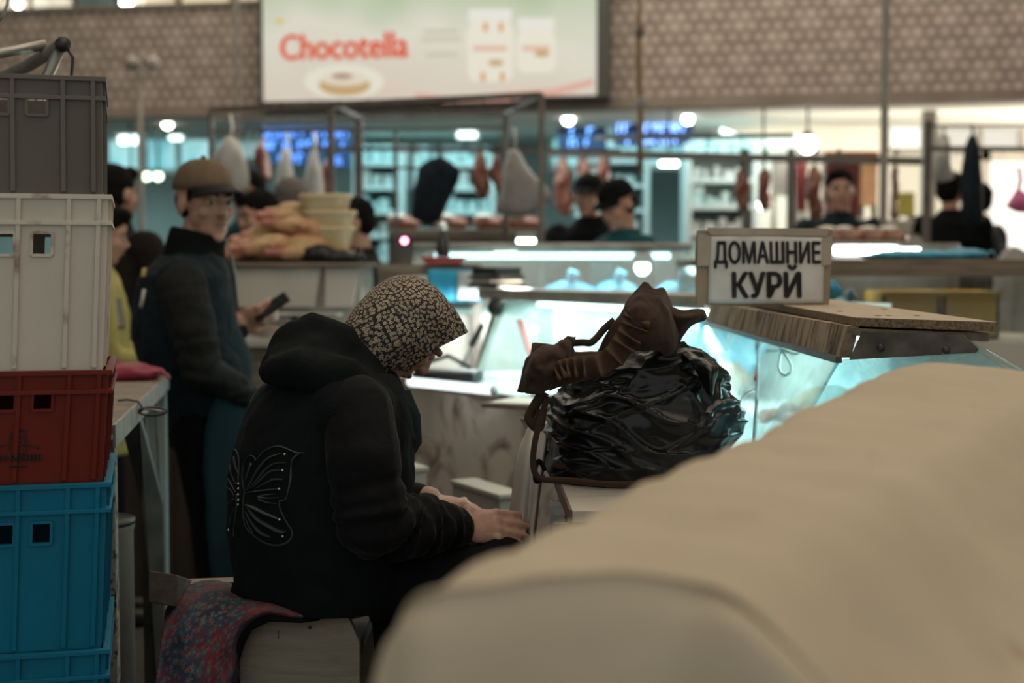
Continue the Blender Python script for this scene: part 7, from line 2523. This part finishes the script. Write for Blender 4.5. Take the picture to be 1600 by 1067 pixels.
# middle slope under the ruffle
MB().sheet([
    [ca(420, 600, 2.66), ca(520, 600, 2.65), ca(650, 600, 2.65), ca(790, 560, 2.66)],
    [ca(340, 690, 2.61), ca(470, 700, 2.60), ca(620, 690, 2.61), ca(800, 620, 2.63)],
    [ca(300, 830, 2.60), ca(460, 800, 2.60), ca(640, 760, 2.62), ca(820, 650, 2.64)],
    [ca(290, 900, 2.62), ca(420, 850, 2.62), ca(620, 790, 2.64), ca(820, 670, 2.66)]], 36, 26, crease(0.006, 18)).build('panel', brn, ap, solid=0.004)
# ruffle: a wavy band following the seam
seam = spline([ca(300, 700, 2.565), ca(380, 660, 2.57), ca(470, 640, 2.58), ca(560, 630, 2.59), ca(660, 620, 2.595), ca(740, 560, 2.595), ca(800, 470, 2.60), ca(850, 380, 2.61), ca(880, 290, 2.62), ca(950, 230, 2.64)], 200)
ru = MB()
NWR = 200
for i, p in enumerate(seam):
    t_ = (seam[min(i + 1, NWR - 1)] - seam[max(i - 1, 0)]).normalized()
    nn = t_.cross(V((0, 1, 0))).normalized()
    if nn.z > 0:
        nn = -nn
    f_ = i / (NWR - 1)
    wv = 2 * pi * (f_ * 12 + 0.4 * math.sin(f_ * 7))
    grow = 0.017 + 0.010 * max(0, f_ - 0.45) * 2
    for q in range(6):
        s_ = q / 5
        ru.v.append(p + nn * (0.030 + 0.022 * f_) * s_ + V((0, -1, 0)) * (0.010 * s_ + grow * s_ * math.sin(wv)) + t_ * 0.007 * s_ * math.cos(wv * 1.0))
for i in range(NWR - 1):
    for q in range(5):
        a = i * 6 + q
        ru.f.append((a, a + 1, a + 7, a + 6))
ru.build('ruffle', mat('brown_ruffle', (0.075, 0.042, 0.027), 0.9, spec=0.2, bump=0.1, bs=180), ap, solid=0.003)


def strap(pts, w, name, m, n=50, twist=0.0):
    ps = spline(pts, n)
    mb = MB()
    for i, p in enumerate(ps):
        t_ = (ps[min(i + 1, n - 1)] - ps[max(i - 1, 0)]).normalized()
        sd = t_.cross(V((0, 1, 0))).normalized()
        a = twist * math.sin(i / n * 6)
        sd = sd * math.cos(a) + V((0, 1, 0)) * math.sin(a)
        mb.v += [p - sd * w / 2, p + sd * w / 2]
    for i in range(n - 1):
        mb.f.append((2 * i, 2 * i + 1, 2 * i + 3, 2 * i + 2))
    return mb.build(name, m, ap, solid=0.003)


strap([ca(490, 530, 2.64), ca(560, 525, 2.63), ca(610, 528, 2.63), ca(660, 490, 2.64), ca(720, 420, 2.65), ca(800, 350, 2.66)], 0.013, 'strap', brn)
# side flap pointing to the sign
MB().sheet([
    [ca(1240, 255, 2.71), ca(1330, 270, 2.70), ca(1410, 262, 2.70), ca(1480, 264, 2.71), ca(1508, 290, 2.72)],
    [ca(1240, 300, 2.69), ca(1330, 325, 2.67), ca(1410, 325, 2.67), ca(1475, 310, 2.69), ca(1510, 330, 2.71)],
    [ca(1265, 360, 2.69), ca(1330, 370, 2.67), ca(1390, 365, 2.68), ca(1450, 350, 2.70), ca(1495, 345, 2.71)],
    [ca(1275, 440, 2.69), ca(1310, 450, 2.68), ca(1345, 420, 2.69), ca(1385, 395, 2.70), ca(1420, 378, 2.71)],
    [ca(1280, 560, 2.69), ca(1295, 545, 2.69), ca(1310, 510, 2.69), ca(1325, 475, 2.70), ca(1340, 445, 2.71)]], 26, 24, crease(0.007, 24)).build('flap', brn, ap, solid=0.004)
# long strap down to the board
strap([at(856, 620, 2.60), at(846, 650, 2.57), at(836, 690, 2.56), at(833, 725, 2.56), at(840, 745, 2.56), at(858, 750, 2.57), at(890, 751, 2.585), at(940, 756, 2.59), at(985, 757, 2.59), at(1010, 752, 2.60)], 0.011, 'strap', brn, 70, 0.35)
strap([at(850, 612, 2.60), at(832, 640, 2.585), at(828, 655, 2.58), at(842, 668, 2.58), at(846, 640, 2.59)], 0.020, 'strap', brn, 30, 0.5)
strap([at(852, 745, 2.58), at(838, 752, 2.575), at(836, 735, 2.57), at(842, 720, 2.575), at(852, 735, 2.58)], 0.008, 'strap', M['blackcloth'], 30, 0.3)

# ---------------- big covered case in front of the viewer
cl = thing('covered_case', 'long glass case fully covered with a cream canvas sheet', 'counter', (0.4, 1.5, 0))
near_l, near_r = at(672, 905, 0.985), at(1130, 902, 1.0)
far_l, far_r = at(1392, 574, 2.10), at(1660, 590, 2.02)
ax = (far_l - near_l)


def cc(px, py, d):
    return at(px, py, d)


canv = mat('cream_canvas', (0.50, 0.395, 0.275), 0.85, col2=(0.56, 0.45, 0.32), vs=3.5, bump=0.15, bs=200, detail=6)


def canv_mat():
    m = mat('stained_canvas', (0.49, 0.39, 0.275), 0.85)
    nt = m.node_tree
    b = nt.nodes['Principled BSDF']
    tc = nt.nodes.new('ShaderNodeTexCoord')
    n1 = nt.nodes.new('ShaderNodeTexNoise')
    n1.inputs['Scale'].default_value = 4.5
    n1.inputs['Detail'].default_value = 5
    nt.links.new(tc.outputs['Object'], n1.inputs['Vector'])
    r = nt.nodes.new('ShaderNodeValToRGB')
    e = r.color_ramp.elements
    e[0].position = 0.3
    e[0].color = (0.47, 0.375, 0.265, 1)
    e[1].position = 0.7
    e[1].color = (0.55, 0.445, 0.32, 1)
    nt.links.new(n1.outputs['Fac'], r.inputs[0])
    n2 = nt.nodes.new('ShaderNodeTexNoise')
    n2.inputs['Scale'].default_value = 7.0
    n2.inputs['Detail'].default_value = 2
    mp = nt.nodes.new('ShaderNodeMapping')
    mp.inputs['Location'].default_value = (3.1, 1.7, 0.4)
    nt.links.new(tc.outputs['Object'], mp.inputs[0])
    nt.links.new(mp.outputs[0], n2.inputs['Vector'])
    r2 = nt.nodes.new('ShaderNodeValToRGB')
    r2.color_ramp.elements[0].position = 0.70
    r2.color_ramp.elements[0].color = (0, 0, 0, 1)
    r2.color_ramp.elements[1].position = 0.78
    r2.color_ramp.elements[1].color = (1, 1, 1, 1)
    nt.links.new(n2.outputs['Fac'], r2.inputs[0])
    mx = nt.nodes.new('ShaderNodeMix')
    mx.data_type = 'RGBA'
    nt.links.new(r2.outputs[0], mx.inputs['Factor'])
    nt.links.new(r.outputs[0], mx.inputs['A'])
    mx.inputs['B'].default_value = (0.30, 0.14, 0.07, 1)
    nt.links.new(mx.outputs['Result'], b.inputs['Base Color'])
    return m


def cfn(p, u, v):
    ax_n = ax.normalized()
    s = p.dot(ax_n)
    q = V(p)
    q.z += 0.003 * math.sin(s * 60 + 5 * fbm(p, 3)) + 0.006 * fbm(p, 6)
    sl_ = max(0.0, (u - 0.62) / 0.38)
    q += lat_ * (sl_ * 0.012 * math.sin(s * 34 + 6 * u + 3 * fbm(p, 2.5)))
    q.x += 0.004 * fbm(p + V((5, 2, 1)), 7)
    return q


lat_ = V((ax.y, -ax.x, 0)).normalized()
dn = V((0, 0, -1))
prof_rows = []
for k in range(8):
    f_ = k / 7
    pl_ = near_l.lerp(far_l, f_)
    pr_ = near_r.lerp(far_r, f_)
    out = pr_ + lat_ * 0.27 + dn * 0.24
    out2 = out + lat_ * 0.06 + dn * 0.55
    prof_rows.append([pl_ - lat_ * 0.035 + dn * 0.60, pl_ - lat_ * 0.030 + dn * 0.30, pl_ - lat_ * 0.022 + dn * 0.08, pl_ - lat_ * 0.008 + dn * 0.018, pl_ + lat_ * 0.03 + V((0, 0, 0.002)), pl_.lerp(pr_, 0.5) + V((0, 0, 0.002)), pr_ - lat_ * 0.03 + V((0, 0, 0.002)), pr_ + lat_ * 0.03 + dn * 0.018, pr_.lerp(out, 0.5), out, out2])
# near end drop: push the profile down and outward
axn = ax.normalized()
axn.z = 0
axn.normalize()


def drop(row, push, down):
    r = []
    zc_ = max(p.z for p in row)
    for p in row:
        q = p - axn * push
        q.z = min(q.z, zc_ - down)
        r.append(q)
    return r


r0 = prof_rows[0]
ctrl = [drop(r0, 0.06, 0.60), drop(r0, 0.055, 0.35), drop(r0, 0.045, 0.12), drop(r0, 0.034, 0.045), [p - axn * 0.012 + dn * 0.006 for p in r0]] + prof_rows + [[p + axn * 0.015 + dn * 0.01 for p in prof_rows[-1]], drop(prof_rows[-1], -0.05, 0.10), drop(prof_rows[-1], -0.06, 0.6)]
MB().sheet(ctrl, 110, 150, cfn).build('canvas_cover', canv_mat(), cl, solid=0.003)
# the case it covers
ins = []
for p in (near_l, far_l, far_r, near_r):
    ins.append(V((p.x, p.y, 0)))
cen = sum(ins, V((0, 0, 0))) / 4
ins = [c_ + (cen - c_) * 0.12 for c_ in ins]
zlow = min(near_l.z, near_r.z) - 0.06
MB().prism(ins, (0, 0, zlow)).build('case_body', M['whitepanel'], cl, smooth=False)
tops = [V((c_.x, c_.y, zlow)) for c_ in ins]
MB().prism(tops, (0, 0, 0.03)).build('case_top', M['steel'], cl, smooth=False)
